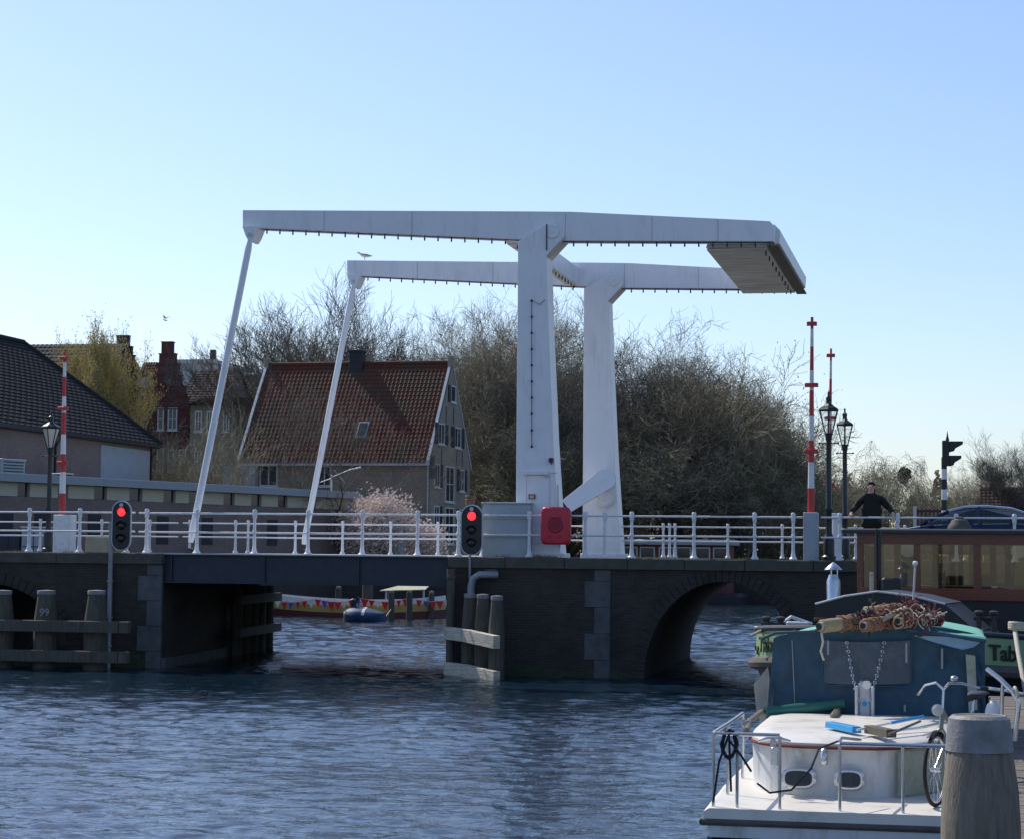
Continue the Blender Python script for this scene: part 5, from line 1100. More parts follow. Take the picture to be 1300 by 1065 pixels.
rs = [(.15,.11),(.14,.10),(.17,.11),(.12,.09),.055,(.075,.09),(.07,.085),.065,.045,.03,(.035,.02),.065,.045,.03,(.035,.02),.085,.058,.045,.035,.085,.058,.045,.035]
for sg, wv in ((1,10),(-1,14)):      # fingers
    for k_ in range(4):
        b0 = len(vs); x_ = vs[wv].x+(k_-1.5)*.021; y0 = vs[wv].y-.02
        vs += [V(x_,y0-.01,rz+.035), V(x_,y0-.045+.004*abs(k_-1),rz+.03), V(x_,y0-.058,rz-.01)]; es += [(wv,b0),(b0,b0+1),(b0+1,b0+2)]; rs += [.010,.009,.008]
    b0 = len(vs); vs += [V(vs[wv].x-sg*.035,vs[wv].y+.02,rz+.03), V(vs[wv].x-sg*.062,vs[wv].y-.01,rz+.0)]; es += [(wv,b0),(b0,b0+1)]; rs += [.012,.010]
v_, f_ = skin_mesh(vs, es, rs, 1); c = MB(); c.add([v*S for v in v_], f_)
hc = V(-.01,-.04,1.665)                                    # face details in the same mesh
def hp(x,y,z): return (hc+V(x,y,z))*S
c.loft([[hp(.012,-.085,-.02),hp(-.012,-.085,-.02),hp(0,-.09,.02)],[hp(.016,-.112,-.028),hp(-.016,-.112,-.028),hp(0,-.118,-.015)],[hp(.01,-.09,-.045),hp(-.01,-.09,-.045),hp(0,-.09,-.04)]])
for sx in (-1,1): c.sphere(hp(sx*.078,0,-.01), .022*S, 7, 1.4)
c.sphere(hp(0,-.085,-.065), .018*S, 7, .4)
c.build('body','skin',ps,local=True,smooth=True)
ev = MB()
for sx in (-1,1): ev.sphere(hp(sx*.03,-.088,.012), .011*S, 6)
ev.sphere(hp(0,-.099,-.062), .012*S, 6, .3)
ev.build('eyes','hair',ps,local=True,smooth=True)
c = MB(); rings = []
for t_, w_, d_ in ((.012,.02,.02),(.03,.055,.06),(.08,.088,.100),(.14,.090,.105),(.20,.085,.095),(.27,.075,.07),(.33,.055,.04)):
    rings.append([hp(w_*math.cos(2*PI*j/12)+(.012 if t_ > .2 else 0), .022+max(-.025 if t_ > .045 else -.2, d_*math.sin(2*PI*j/12))*1.0+(.025 if t_ > .15 else 0), .135-t_) for j in range(12)])
c.loft(rings); c.build('hair','hair',ps,local=True,smooth=True)
cv = [V(0,0,.98), V(0,.01,1.12), V(0,.02,1.30), V(0,.005,1.45), V(-.005,-.01,1.535), V(.18,.01,1.43), vs[8]+V(0,0,0), vs[9]+V(0,.03,.02), V(-.18,.01,1.43), vs[12], vs[13]+V(0,.03,.02), V(0,.0,.84), V(0,0,.70)]
ce = [(0,1),(1,2),(2,3),(3,4),(3,5),(5,6),(6,7),(3,8),(8,9),(9,10),(0,11),(11,12)]
v_, f_ = skin_mesh(cv, ce, [(.225,.16),(.225,.16),(.25,.17),(.22,.155),(.085,.085),.105,.075,.055,.105,.075,.055,(.23,.165),(.245,.175)], 1)
c = MB(); c.add([v*S for v in v_], f_); c.build('coat','coat',ps,local=True,smooth=True)
v_, f_ = skin_mesh([V(0,0,.90),V(.10,0,.84),V(.11,-.02,.50),V(.12,.02,.10),V(-.10,0,.84),V(-.12,.02,.50),V(-.13,.06,.10)],[(0,1),(1,2),(2,3),(0,4),(4,5),(5,6)],[.13,.1,.075,.065,.1,.075,.065],1)
c = MB(); c.add([v*S for v in v_], f_); c.build('trousers','trousers',ps,local=True,smooth=True)
for k_ in (18,22):
    c = MB(); p = vs[k_]*S; c.bbox(p.x-.05,p.x+.05,p.y-.06,p.y+.2,-.0,.09,.03); c.build('shoe','black_paint',ps,local=True)
# ================================================================== CAR
CY = 56.4; cxn = at(1166,676,CY).x; cr_ = thing('parked_car', 'blue hatchback on the bridge behind the wooden cabin boat', 'car', (cxn+.2,CY,DK-.04))
# local: nose towards -x ; length 4.2
prof_ = [(-1.15,.30),(-1.2,.52),(-1.12,.70),(-.85,.80),(-.1,.93),(0,.95)]
sec = []; zr_ = (zat(642,CY,1240)-DK+.04)
xs_ = [-1.22,-1.05,-.7,-.1,.35,.8,1.5,2.2,2.75,2.95,3.0]; belt = [.55,.70,.80,.90,.93,.95,.96,.97,.95,.85,.6]; lowz = [.32,.22,.2,.2,.2,.2,.2,.2,.22,.28,.38]; hw_ = [.55,.74,.82,.86,.87,.88,.88,.87,.83,.76,.65]
for x_, b_, l_, h_ in zip(xs_, belt, lowz, hw_):
    sec.append([(x_,-h_*.9,l_),(x_,-h_,l_+.15),(x_,-h_,b_-.12),(x_,-h_*.93,b_),(x_,0,b_+.03),(x_,h_*.93,b_),(x_,h_,b_-.12),(x_,h_,l_+.15),(x_,h_*.9,l_)])
c = MB(); c.loft(sec); body = c.build('body','car_blue',cr_,local=True,smooth=True)
# roof and pillars
rx_ = [(-.15,.93),(.55,zr_-.12),(.95,zr_-.02),(1.5,zr_),(2.1,zr_-.05),(2.55,zr_-.2),(2.9,.98)]
c = MB(); rr_ = []
for x_, z_ in rx_[1:6]: rr_.append([(x_,-.62,z_-.05),(x_,-.5,z_),(x_,0,z_+.03),(x_,.5,z_),(x_,.62,z_-.05),(x_,.55,z_-.07),(x_,-.55,z_-.07)])
c.loft(rr_)
for sg in (-1,1):
    c.tube([(-.15,sg*.78,.93),(.55,sg*.62,zr_-.15)],[.045,.04],6); c.tube([(1.35,sg*.82,.95),(1.3,sg*.62,zr_-.04)],[.04,.035],6); c.tube([(2.9,sg*.74,.96),(2.55,sg*.6,zr_-.22)],[.06,.05],6)
c.build('roof','car_blue',cr_,local=True,smooth=True)
c = MB(); c.add([(-.12,-.74,.94),(-.12,.74,.94),(.56,.58,zr_-.14),(.56,-.58,zr_-.14)],[(0,1,2,3)]); c.build('windscreen','car_glass',cr_,local=True)
for sg in (-1,1):
    c = MB(); y0, y1 = sg*.81, sg*.61; c.add([(0,y0,.95),(1.33,y0,.96),(1.28,y1,zr_-.07),(.6,y1,zr_-.15)],[(0,1,2,3)]); c.add([(1.4,y0,.96),(2.85,y0*.95,.97),(2.5,y1,zr_-.22),(2.1,y1,zr_-.1),(1.34,y1,zr_-.07)],[(0,1,2,3,4)]); c.build('side_window','car_glass',cr_,local=True)
for x_ in (.9, 1.9):
    for sg in (-1,1): c = MB(); c.bbox(x_-.08+.2,x_+.08+.2,sg*.36-.22,sg*.36+.22,.45,1.02,.05); c.bbox(x_+.2-.04,x_+.2+.05,sg*.36-.12,sg*.36+.12,1.04,1.2,.04); c.build('seat','coat',cr_,local=True)
for x_ in (-.45, 2.25):
    for sg in (-1,1):
        c = MB(); c.cyl((x_,sg*.70,.31),(x_,sg*.90,.31),.31,.31,24); t_ = c.build('wheel','tyre',cr_,local=True,smooth=True); c = MB(); c.cyl((x_,sg*.89,.31),(x_,sg*.91,.31),.2,.18,16); c.build('rim','light_grey',t_,local=True)
for sg in (-1,1): c = MB(); c.bbox(-1.19,-1.0,sg*.6-.14,sg*.6+.14,.56,.68,.03); c.build('headlight','lamp_frost',cr_,local=True); c = MB(); c.bbox(.05,.2,sg*.95-.08,sg*.95+.08,.92,1.04,.03); c.build('mirror','car_blue',cr_,local=True)
# ================================================================== CURVED-BOW BARGE
AX = R(-20); bow = V(xat(1086,34.6,850), 34.6, 0)
bg = thing('barge', 'dark round-bowed barge with pale green name band moored behind the blue tent', 'barge', tuple(bow), AX)
BW, BL, BF = 2.55, 7.0, 3.0
def outline(off=0, n=40, wf=1):
    pts = []; 
    for i in range(n+1):
        a_ = -PI/2+PI*i/n; ca, sa = math.cos(a_), math.sin(a_)
        pts.append(((BW+off)*math.copysign(abs(sa)**.78, sa)*wf, BF-(BF+off)*abs(ca)**.78*wf))
    pts = [((-BW-off)*wf*.93, BL)] + pts + [((BW+off)*wf*.93, BL)]
    return pts
def sheer(p): return .22*max(0,1-p[1]/4)**1.5
def bandm(o0, z0, o1, z1, w0=1, w1=1): 
    c = MB(); A_, B_ = outline(o0,40,w0), outline(o1,40,w1); c.loft([[(x,y,z0+sheer((x,y))) for x,y in A_],[(x,y,z1+sheer((x,y))) for x,y in B_]], False, False, close=False); return c
c = bandm(-.25,-.6,0,.95,.86,1); c.loft([[(x,BL,z) for x,z in ((-BW*.8,-.6),(BW*.8,-.6),(BW*.93,1.2),(-BW*.93,1.2))],[(x,BL-.05,z) for x,z in ((-BW*.8,-.6),(BW*.8,-.6),(BW*.93,1.2),(-BW*.93,1.2))]]); c.build('hull','hull_dark',bg,local=True,smooth=True)
c = bandm(0,.95,.02,1.12); c.build('bow_band','hull_dark',bg,local=True,smooth=True)
bandm(.02,1.12,.0,1.56).build('name_band','hull_green',bg,local=True,smooth=True)
c = MB(); o_ = outline(.05); c.tube([(x,y,1.02+sheer((x,y))) for x,y in o_],.10,8); c.build('rubbing_strake','rubber',bg,local=True,smooth=True)
c = MB(); c.tube([(x,y,1.58+sheer((x,y))) for x,y in outline(.0)],.045,8); c.build('gunwale','roof_dark',bg,local=True,smooth=True)
c = MB(); o_ = outline(-.06); c.add([(x,y,1.42+sheer((x,y))*.5) for x,y in o_]+[(0,BL,1.42)],[tuple(list(range(len(o_)))+[len(o_)])]); c.build('deck','roof_dark',bg,local=True)
def along(side, s_):     # arc-length position along the bow outline from the stem
    o_ = outline(.025, 400); mid = len(o_)//2; i = mid; acc = 0; st = 1 if side > 0 else -1
    while acc < s_ and 0 < i+st < len(o_): a_, b_ = V(*o_[i],0), V(*o_[i+st],0); acc += (b_-a_).length; i += st
    a_, b_ = V(*o_[i-1],0), V(*o_[i],0); t_ = (b_-a_).normalized(); n__ = V(t_.y,-t_.x,0); return V(*o_[i],0), t_, n__
vsT, fsT = text_mesh('Tab', .34, .006)
wT = max(v.x for v in vsT)
for side, s0 in ((1, 2.1), (-1, 1.62)):
    c = MB(); pv = []
    for v in vsT:
        s_ = s0+v.x if side > 0 else s0+wT-v.x
        p, t_, n__ = along(side, s_); pv.append(p+n__*(.012+v.z)+V(0,0,1.20+v.y+sheer(p)))
    c.add(pv, fsT); c.build('name_lettering','letter',bg,local=True)
p, t_, n__ = along(-1, 2.3); c = MB(); c.tube([p+t_*(.12*math.cos(a_))+V(0,0,1.45+.12*math.sin(a_))+n__*.01 for a_ in [PI+PI*i/8 for i in range(9)]],.016,5); c.build('painted_hook','letter',bg,local=True)
# hatch canopy
def W2L(p): return WM[bg.name].inverted() @ p
hy = 38.9; hpts = [at(1033,797,hy), at(1035,767,hy), at(1072,757,hy), at(1114,751,hy), at(1160,757,hy), at(1200,767,hy), at(1240,801,hy)]
c = MB(); dep = V(.28,1.9,0); poly = [p for p in hpts]; c.loft([poly, [p+dep for p in poly]])
can = c.build('canopy','tar_black',bg)
c = MB(); off_ = V(0,0,.018); c.loft([[p+off_+V(0,-.04,0) for p in hpts[1:6]],[p+off_+dep for p in hpts[1:6]]],False,False,close=False); c.build('canopy_top','roof_dark',can)
c = MB(); c.tube([p+V(0,-.03,.01) for p in hpts[1:6]],.022,6); c.build('canopy_edge','light_grey',can)
c = MB(); a = at(1033,786,38.7); b_ = at(1100,788,38.7); c.bbox(a.x,b_.x,38.75,38.88,a.z-.03,a.z+.03,.008); c.build('timber_rail','wood_brown',bg)
# chimney
q = at(1058,754,41.2); c = MB(); zt_ = at(1058,733,41.2).z; zb_ = q.z-.9; cm = thing('chimney_pipe','shiny stove pipe with conical cap at the left of the black canopy','chimney',(q.x,41.2,zb_))
c.lathe((q.x,41.2,zb_),[(.13,0),(.13,zt_-zb_-.06),(.10,zt_-zb_),(.085,zt_-zb_+.06)],18); c.build('flue','chrome',cm,smooth=True)
c = MB(); 
for a_ in (0,2.1,4.2): c.cyl((q.x+.075*math.cos(a_),41.2+.075*math.sin(a_),zt_+.04),(q.x+.075*math.cos(a_),41.2+.075*math.sin(a_),zt_+.17),.01,.01,5)
c.build('cap_leg','steel',cm)
c = MB(); c.lathe((q.x,41.2,zt_+.15),[(.17,0),(.165,.012),(.09,.08),(.012,.14),(.002,.145)],18); c.build('cap','steel',cm,smooth=True)
# foredeck items
def bollards(label, px, py, Y):
    q = at(px,py,Y); r = thing('deck_bollard', label, 'bollard', (q.x,Y,q.z-.2)); c = MB()
    for dx in (-.12,.12): c.lathe((q.x+dx,Y,q.z-.25),[(.055,0),(.05,.05),(.05,.28),(.075,.30),(.075,.34),(.03,.36)],12)
    c.bbox(q.x-.2,q.x+.2,Y-.09,Y+.09,q.z-.27,q.z-.22,.01); c.cyl((q.x-.2,Y,q.z-.02),(q.x+.2,Y,q.z-.02),.03); c.build('posts','black_paint',r,smooth=True); return r
bollards('pair of black mooring bollards on the left side of the barge bow', 982, 790, 36.4)
bollards('pair of black mooring bollards on the right side of the barge bow', 1252, 783, 36.2)
c = MB(); q = at(968,797,35.9); pts = [at(952,807,35.6)+V(0,0,0), at(962,802,35.7), at(975,797,36.2), at(985,795,36.5)]; c.tube(pts,.03,6)
for i in range(3): c.torus(at(968+i*3,797,36.2), (.1,.1,1), .12, .022, 14, 5)
tag(c.build('mooring_line','rope_cream',None,smooth=True),'cream rope coiled over the left rail of the barge bow','rope')
q = at(1012,790,37.0); c = MB(); c.bbox(q.x-.18,q.x+.2,36.9,37.2,q.z-.1,q.z+.02,.02); c.tube([q+V(-.3,0,-.05),q+V(-.1,.0,.1),q+V(.25,0,-.02)],.03,6); tag(c.build('fairlead','light_grey'),'pale deck fitting left of the rope-wrapped spars','fitting')
# ================================================================== CABIN BOAT (varnished)
CB = R(10); cl = V(xat(1088,44.4,700),44.4,0)
cb = thing('cabin_boat', 'varnished wooden cabin boat with large windows moored in front of the bridge', 'cabin boat', tuple(cl), -CB)
sY = 44.4
zR = at(1088,676,sY).z; zW1 = at(1120,690,sY).z; zW0 = at(1120,745,sY).z; zS = at(1120,757,sY).z
LC, DC = 7.0, 2.0
def cbx(px):   # px on the cabin's near wall -> local x
    lo, hi = -1, 9
    for _ in range(40):
        m_ = (lo+hi)/2; P_ = WM[cb.name] @ V(m_,0,3); P_ = P_-V(0,0,EZ); q_ = 650+FPX*P_.dot(_R2)/P_.dot(_F)
        if q_ < px: lo = m_
        else: hi = m_
    return lo
c = MB(); c.bbox(-.28, LC+.2, -.22, DC+.22, zR-.0, zR+.09, .03); rf = c.build('roof','roof_dark',cb,local=True)
c = MB(); c.lathe((cbx(1208)+0,.9,zR+.09),[(.24,0),(.24,.05),(.19,.12),(.155,.19),(.09,.21),(.09,.25),(.03,.26)],16); c.build('roof_vent','rubber',rf,local=True,smooth=True)
c = MB(); c.box(0,LC,0,.06,zW1,zR-.002); c.box(0,LC,DC-.06,DC,zW1,zR-.002); c.box(0,.06,.06,DC-.06,zW1,zR-.002); c.build('frieze','wood_brown',cb,local=True)
c = MB(); c.box(.01,LC-.01,.005,.06,.9,zS-.05); c.box(.01,LC,DC-.06,DC-.005,.9,zS-.05); c.box(.005,.06,.06,DC-.06,.9,zS-.05); c.build('coaming','hull_dark',cb,local=True)
c = MB(); c.box(0,LC,0,.06,zS-.045,zW0); c.box(0,LC,DC-.06,DC,zS-.045,zW0); c.box(0,.06,.06,DC-.06,zS-.045,zW0-.002); c.build('lower_panel','wood_brown',cb,local=True)
mull = [(1088,1096),(1110,1118),(1160,1168),(1236,1245),(1302,1312),(1385,1395)]
for (a0,a1) in mull:
    x0, x1 = max(0,cbx(a0)), cbx(a1)
    for y in (-.015, DC-.06): c = MB(); c.bbox(x0,x1,y,y+.075,zW0+.002,zW1-.002,.008); c.build('window_post','wood_brown',cb,local=True)
prev_ = None
for (a0,a1) in mull:
    if prev_ is not None:
        for y in (.025, DC-.035): c = MB(); c.box(cbx(prev_),cbx(a0),y,y+.008,zW0,zW1); c.build('window_pane','glass',cb,local=True)
    prev_ = a1
c = MB(); c.box(cbx(1096),cbx(1110),.09,.11,zW0,zW1-.05); c.box(cbx(1178),cbx(1184),.5,.56,zW0,zW1); c.build('curtain','wood_grey',cb,local=True)
c = MB(); c.box(0,LC,-.06,.0,zS-.04,zS+.05); c.build('sill_rail','wood_brown',cb,local=True)
c = MB(); c.box(.2,LC,.4,DC-.3,.9,1.0); c.bbox(.8,2.6,.5,1.3,1.0,zW0+.04,.03); c.bbox(3.2,5.0,1.1,1.7,1.0,zW0+.10,.03); c.build('interior','wood_brown',cb,local=True)
c = MB(); n_ = 16; rings = []
for i in range(n_+1):
    t_ = i/n_; x_ = -1.3+(LC+2.2)*t_; w_ = 1.55*(1-(1-min(1,t_*3.0))**2.4)**.5 if t_ > 0 else .02; sh = .25*(1-min(1,t_*2.5))**2
    rings.append([(x_,DC/2-w_,1.18+sh),(x_,DC/2-w_*.97,.5),(x_,DC/2-w_*.8,-.5),(x_,DC/2+w_*.8,-.5),(x_,DC/2+w_*.97,.5),(x_,DC/2+w_,1.18+sh)])
c.loft(rings); c.build('hull','hull_dark',cb,local=True,smooth=True)
c = MB(); c.tube([(r_[0][0],r_[0][1]-.01,r_[0][2]+.0) for r_ in rings],.045,6); c.tube([(r_[5][0],r_[5][1]+.01,r_[5][2]) for r_ in rings],.045,6); c.build('gunwale','roof_dark',cb,local=True,smooth=True)
# mast post and lamp post standing before the cabin, black box
q0, q1 = at(1115,672,41.2), at(1116,770,41.2); c = MB(); c.tube([(q1.x,41.2,q1.z-.3),(q0.x,41.2,q0.z)],.05,10); c.tube([(q0.x-.03,41.15,q0.z+.02),(q0.x-.03,41.15,q1.z-.2)],.012,5); tag(c.build('spar','black_paint',None,smooth=True),'black upright spar in front of the cabin windows','spar')
q0, q1 = at(1119,733,40.9), at(1144,751,40.9); c = MB(); c.bbox(q0.x,q1.x,40.9,41.1,q1.z-.15,q0.z,.03); tag(c.build('deck_box','tar_black'),'black covered box beside the upright spar','box')
q0, q1 = at(1104,726,40.7), at(1110,758,40.7); c = MB(); c.bbox(q0.x,q0.x+.07,40.7,40.78,q1.z-.3,q0.z,.01); tag(c.build('timber_stake','plank_pale'),'short pale wooden stake left of the black spar','stake')
q0, q1 = at(1162,716,38.6), at(1158,768,38.6); r = thing('antenna','thin grey rod with white tip rising behind the rope-wrapped spars','antenna',(q1.x,38.6,q1.z-.2)); c = MB(); c.tube([(q1.x,38.6,q1.z-.25),(q0.x,38.6,q0.z)],.018,8); c.build('rod','light_grey',r,smooth=True); c = MB(); c.lathe((q0.x,38.6,q0.z-.03),[(.03,0),(.035,.02),(.045,.03),(.045,.07),(.02,.09)],10); c.build('tip','white_paint',r,smooth=True)
# ================================================================== CRUISER IN THE FOREGROUND
cu = thing('cruiser', 'white motor cruiser with blue canvas tent and cream cabin roof', 'boat', (-1.03,19.4,0))
DKZ, RZ = .72, 1.22
def hullring(z, ins):
    pts = [(-2.2+ins,19.35),( .14-ins,19.35),(.24-ins,21.5),(.26-ins,25),(.05-ins,27.8),(-.95,30.2-ins),(-1.95+ins,27.8),(-2.26+ins,25),(-2.25+ins,21.5)]
    return [(x,y,z) for x,y in pts]
c = MB(); c.loft([hullring(-.5,.35),hullring(.1,.06),hullring(.62,.0)]); c.build('hull','gelcoat_white',cu,bevel=.03)
c = MB(); c.loft([hullring(.40,.008),hullring(.47,.004)],False,False); c.build('stripe','canvas',cu)
c = MB(); c.tube([V(*p) for p in hullring(.60,-.04)]+[V(*hullring(.60,-.04)[0])],.03,8); c.build('rub_rail','rubber',cu,smooth=True)
c = MB(); c.loft([hullring(.62,-.03),hullring(.69,-.03),hullring(DKZ,.02)]); c.build('deck','gelcoat',cu)
def xw(px, Y): return xat(px, Y, 900)
ro = [(-2.02,24.0),(-2.03,21.6),(-1.97,21.1),(-1.82,20.72),(-1.55,20.55),(-.98,20.5),(-.62,20.55),(-.16,21.25),(-.10,22.0),(-.10,24.0)]
def chaikin(p):
    o_ = [p[0]]
    for a_, b2_ in zip(p[:-1], p[1:]): o_ += [(a_[0]*.75+b2_[0]*.25, a_[1]*.75+b2_[1]*.25), (a_[0]*.25+b2_[0]*.75, a_[1]*.25+b2_[1]*.75)]
    return o_+[p[-1]]
ro = chaikin(chaikin(ro))
def crown(z, ins=0):
    cx_, cy_ = -1.05, 22.6; o_ = []
    for x,y in ro: o_.append((cx_+(x-cx_)*(1-ins), cy_+(y-cy_)*(1-ins), z))
    return o_
c = MB(); c.loft([crown(DKZ-.01,.03),crown(RZ-.05,.015)]); c.build('cabin_side','gelcoat_white',cu)
c = MB(); c.loft([crown(RZ-.05,.0),crown(RZ-.01,.0),crown(RZ+.015,.03),crown(RZ+.035,.2),crown(RZ+.045,.5)]); c.build('cabin_roof','gelcoat',cu,smooth=True)
c = MB(); c.tube([(x,y-.01,RZ-.045) for x,y,_ in crown(0,-.005)][1:-1],.016,6); c.build('roof_trim','rope_red',cu,smooth=True)
# windows in the cabin end, lamp, vent
def oval_y(cx_, y, cz_, w_, h_, p_=3, n=24): return [(cx_+w_*math.copysign(abs(math.cos(t_))**(2/p_),math.cos(t_)), y, cz_+h_*math.copysign(abs(math.sin(t_))**(2/p_),math.sin(t_))) for t_ in [2*PI*i/n for i in range(n)]]
for cx_, w_ in ((xw(1014,20.5),.13),(xw(1078,20.5),.11)):
    c = MB(); c.loft([oval_y(cx_,20.56,RZ-.33,w_+.03,.10),oval_y(cx_,20.47,RZ-.33,w_+.03,.10),oval_y(cx_,20.46,RZ-.33,w_+.01,.085)]); w_f = c.build('porthole','steel',cu); c = MB(); c.loft([oval_y(cx_,20.50,RZ-.33,w_,.075),oval_y(cx_,20.452,RZ-.33,w_-.005,.07)]); c.build('glass','win_glass',w_f)
c = MB(); q = at(1012,956,20.42); c.loft([oval_y(q.x,20.50,q.z,.035,.025,2),oval_y(q.x,20.44,q.z,.035,.025,2)]); c.build('vent','steel',cu)
q = at(1046,960,20.4); r = thing('cabin_lamp','small caged brass lamp on the end wall of the cruiser cabin','lamp',(q.x,20.4,q.z-.08)); c = MB(); c.bbox(q.x-.03,q.x+.03,20.44,20.5,q.z-.08,q.z+.06,.01); c.lathe((q.x,20.41,q.z-.07),[(.03,0),(.038,.02),(.035,.1),(.02,.12),(.03,.13),(.01,.15)],10); c.build('cage','steel',r,smooth=True)
c = MB(); a = at(985,957,20.6); c.bbox(a.x-.035,a.x+.035,20.46,20.52,a.z-.09,a.z+.08,.012); c.build('locker_latch','steel',cu)
# wooden grab rails
for pts in ([(xw(948,21.2),21.2,RZ+.04),(xw(951,22.2),22.2,RZ+.05),(xw(967,23.6),23.6,RZ+.05),(xw(985,23.85),23.85,RZ+.05)],):
    c = MB(); c.tube(pts,.028,8); c.build('grab_rail','wood_grey',cu,smooth=True)
c = MB(); q0, q1 = at(1055,910,23.2), at(1066,901,23.9); c.bbox(min(q0.x,q1.x),max(q0.x,q1.x)+.02,23.0,23.9,RZ+.04,RZ+.10,.02); c.build('hatch_runner','wood_grey',cu)
c = MB(); pts = [(xw(1115,20.9),20.75,RZ+.05),(xw(1118,20.9),20.78,RZ+.09),(xw(1165,21.2),21.35,RZ+.09),(xw(1190,21.4),22.0,RZ+.09),(xw(1192,21.4),22.1,RZ+.05)]; c.tube(pts,.014,6); c.build('handrail','steel',cu,smooth=True)
c = MB(); c.box(-.58,-.16,20.62,20.66,DKZ+.02,RZ-.08); 
for v in c.v: v.y += (v.x+.58)*1.55
c.build('mossy_side','moss_panel',cu)
# stern rails (two)
def rail_set(label, posts, Z1, loop):
    r = thing('guard_rail', label, 'rail', (posts[0][0], posts[0][1], DKZ)); c = MB(); c.tube([(x,y,Z1) for x,y in loop],.018,8); c.build('top_bar','steel',r,smooth=True)
    for x,y in posts: c = MB(); c.tube([(x,y,DKZ-.02),(x,y,Z1-.01)],.015,8); c.build('stanchion','steel',r,smooth=True)
    return r
zl = at(905,930,19.5).z
rl = rail_set('left stainless stern rail of the cruiser with dark rope on its corner', [(xw(906,19.5),19.5),(xw(924,20.5),20.5),(xw(943,22.0),22.0),(xw(936,19.47),19.47),(xw(990,19.45),19.45),(xw(957,19.46)-.3,19.46)][:5], zl, [(xw(943,22.0),22.0),(xw(924,20.6),20.6),(xw(906,19.55),19.55),(xw(908,19.5),19.48),(xw(950,19.45),19.45),(xw(990,19.45),19.45)])
rl2 = rail_set('right stainless stern rail of the cruiser in front of the bicycle wheel', [(xw(1066,19.45),19.45),(xw(1146,19.45),19.45),(xw(1222,19.45),19.45)], at(1100,944,19.45).z, [(xw(1066,19.45),19.45),(xw(1140,19.44),19.44),(xw(1226,19.45),19.45),(xw(1232,19.8),19.9),(xw(1240,21),21.2)])
c = MB(); c.tube([(xw(1066,19.45),19.45,at(1100,941,19.45).z),(xw(1068,19.7),19.8,at(1100,941,19.45).z),(xw(1092,20.4),20.45,RZ+.04)],.014,6); c.build('brace','steel',rl2,smooth=True)
rnd = random.Random(12)
def ropecoil(c, p, n, r0, rr, mat_=None, drop=.5):
    for i in range(n):
        pts = []; a0 = rnd.uniform(0,6); ax_ = rnd.uniform(-.3,.3)
        for k_ in range(13):
            a_ = 2*PI*k_/12; pts.append(p+V(r0*rnd.uniform(.7,1.1)*math.sin(a_)*math.cos(ax_), r0*.35*math.cos(a_)+rnd.uniform(-.01,.01), -drop/2+drop/2*math.cos(a_)*rnd.uniform(.8,1.1)))
        c.tube(pts, rr, 5)
c = MB(); p = at(926,934,19.47); ropecoil(c, V(p.x,19.45,zl+.03), 7, .07, .011, drop=.24); c.tube([V(p.x,19.44,zl),V(p.x-.09,19.44,zl-.25),V(p.x-.14,19.44,zl-.6)],.011,5); c.tube([V(p.x,19.42,zl),V(p.x+.02,19.42,zl-.5)],.011,5)
c.tube([V(p.x,19.42,zl-.05),V(p.x+.12,19.42,zl-.2),V(p.x+.2,19.4,zl-.32)],.011,5); tag(c.build('rope','rope_navy',None,smooth=True),'dark blue rope hanked over the left stern rail','rope')
c = MB(); c.tube([V(p.x+.25,19.42,zl-.42),V(p.x+.36,19.42,zl-.50),V(p.x+.55,19.42,zl-.47),V(p.x+.72,19.42,zl-.28),V(p.x+.78,19.6,zl-.12),V(p.x+.95,20.1,zl-.08)],.010,5); tag(c.build('rope','rope_navy',None,smooth=True),'dark rope drooping between the rail and the cleat','rope')
q = at(980,941,20.2); r = thing('deck_cleat','horned steel cleat at the corner of the cream cabin roof','cleat',(q.x,20.5,q.z)); c = MB(); c.tube([(q.x-.14,20.35,q.z-.01),(q.x-.05,20.35,q.z+.015),(q.x+.06,20.35,q.z+.015),(q.x+.16,20.35,q.z-.005)],[.012,.022,.022,.012],8); c.cyl((q.x,20.35,q.z-.06),(q.x,20.35,q.z+.01),.03); c.build('horns','steel',r,smooth=True)
# tent
TY = 24.0
bl, br_ = at(971,906,TY), at(1252,912,TY); tl, tr = at(982,810,TY), at(1250,808,TY); tm1, tm2 = at(1035,801,TY), at(1195,799,TY)
tent = thing('canvas_tent', 'blue canvas cockpit tent over the cruiser with clear vinyl window', 'tent', ((bl.x+br_.x)/2,TY,DKZ))
def tentrow(f, y):     # f 0 bottom..1 top
    zb_ = RZ-.05; n_ = 72; out = []
    for i in range(n_+1):
        t_ = i/n_; xb = bl.x+(br_.x-bl.x)*t_; xt = tl.x+(tr.x-tl.x)*t_
        ztop = tl.z+(tm1.z-tl.z)*min(1,t_/.22)**.6 if t_ < .5 else tr.z+(tm2.z-tr.z)*min(1,(1-t_)/.2)**.6
        ztop += .05*math.sin(PI*t_); x = xb+(xt-xb)*f; z = (DKZ+.02 if (t_ < .02 or t_ > .98) else zb_)*(1-f)+ztop*f
        bulge = -.10*math.sin(PI*t_)*(1-.2*f) + math.sin(min(1,f*1.15)*PI)*(.016*math.sin(t_*31+f*4+2*math.sin(f*5)) + .010*math.sin(t_*57-f*9) + .012*math.sin(f*17+t_*9))*(1-.5*math.exp(-((t_-.5)/.2)**2)) + .006*math.sin(t_*90+f*22)
        out.append((x, y+bulge, z))
    return out
c = MB(); c.loft([tentrow(k_/28, TY) for k_ in range(29)], False, False, close=False); c.build('front_panel','canvas',tent,smooth=True)
c = MB(); T0 = tentrow(1,TY); T1 = [(x*.98+.0, y+3.2, z-.03) for x,y,z in T0]; c.loft([T0,T1],False,False,close=False); c.build('top_panel','canvas_green',tent,smooth=True)
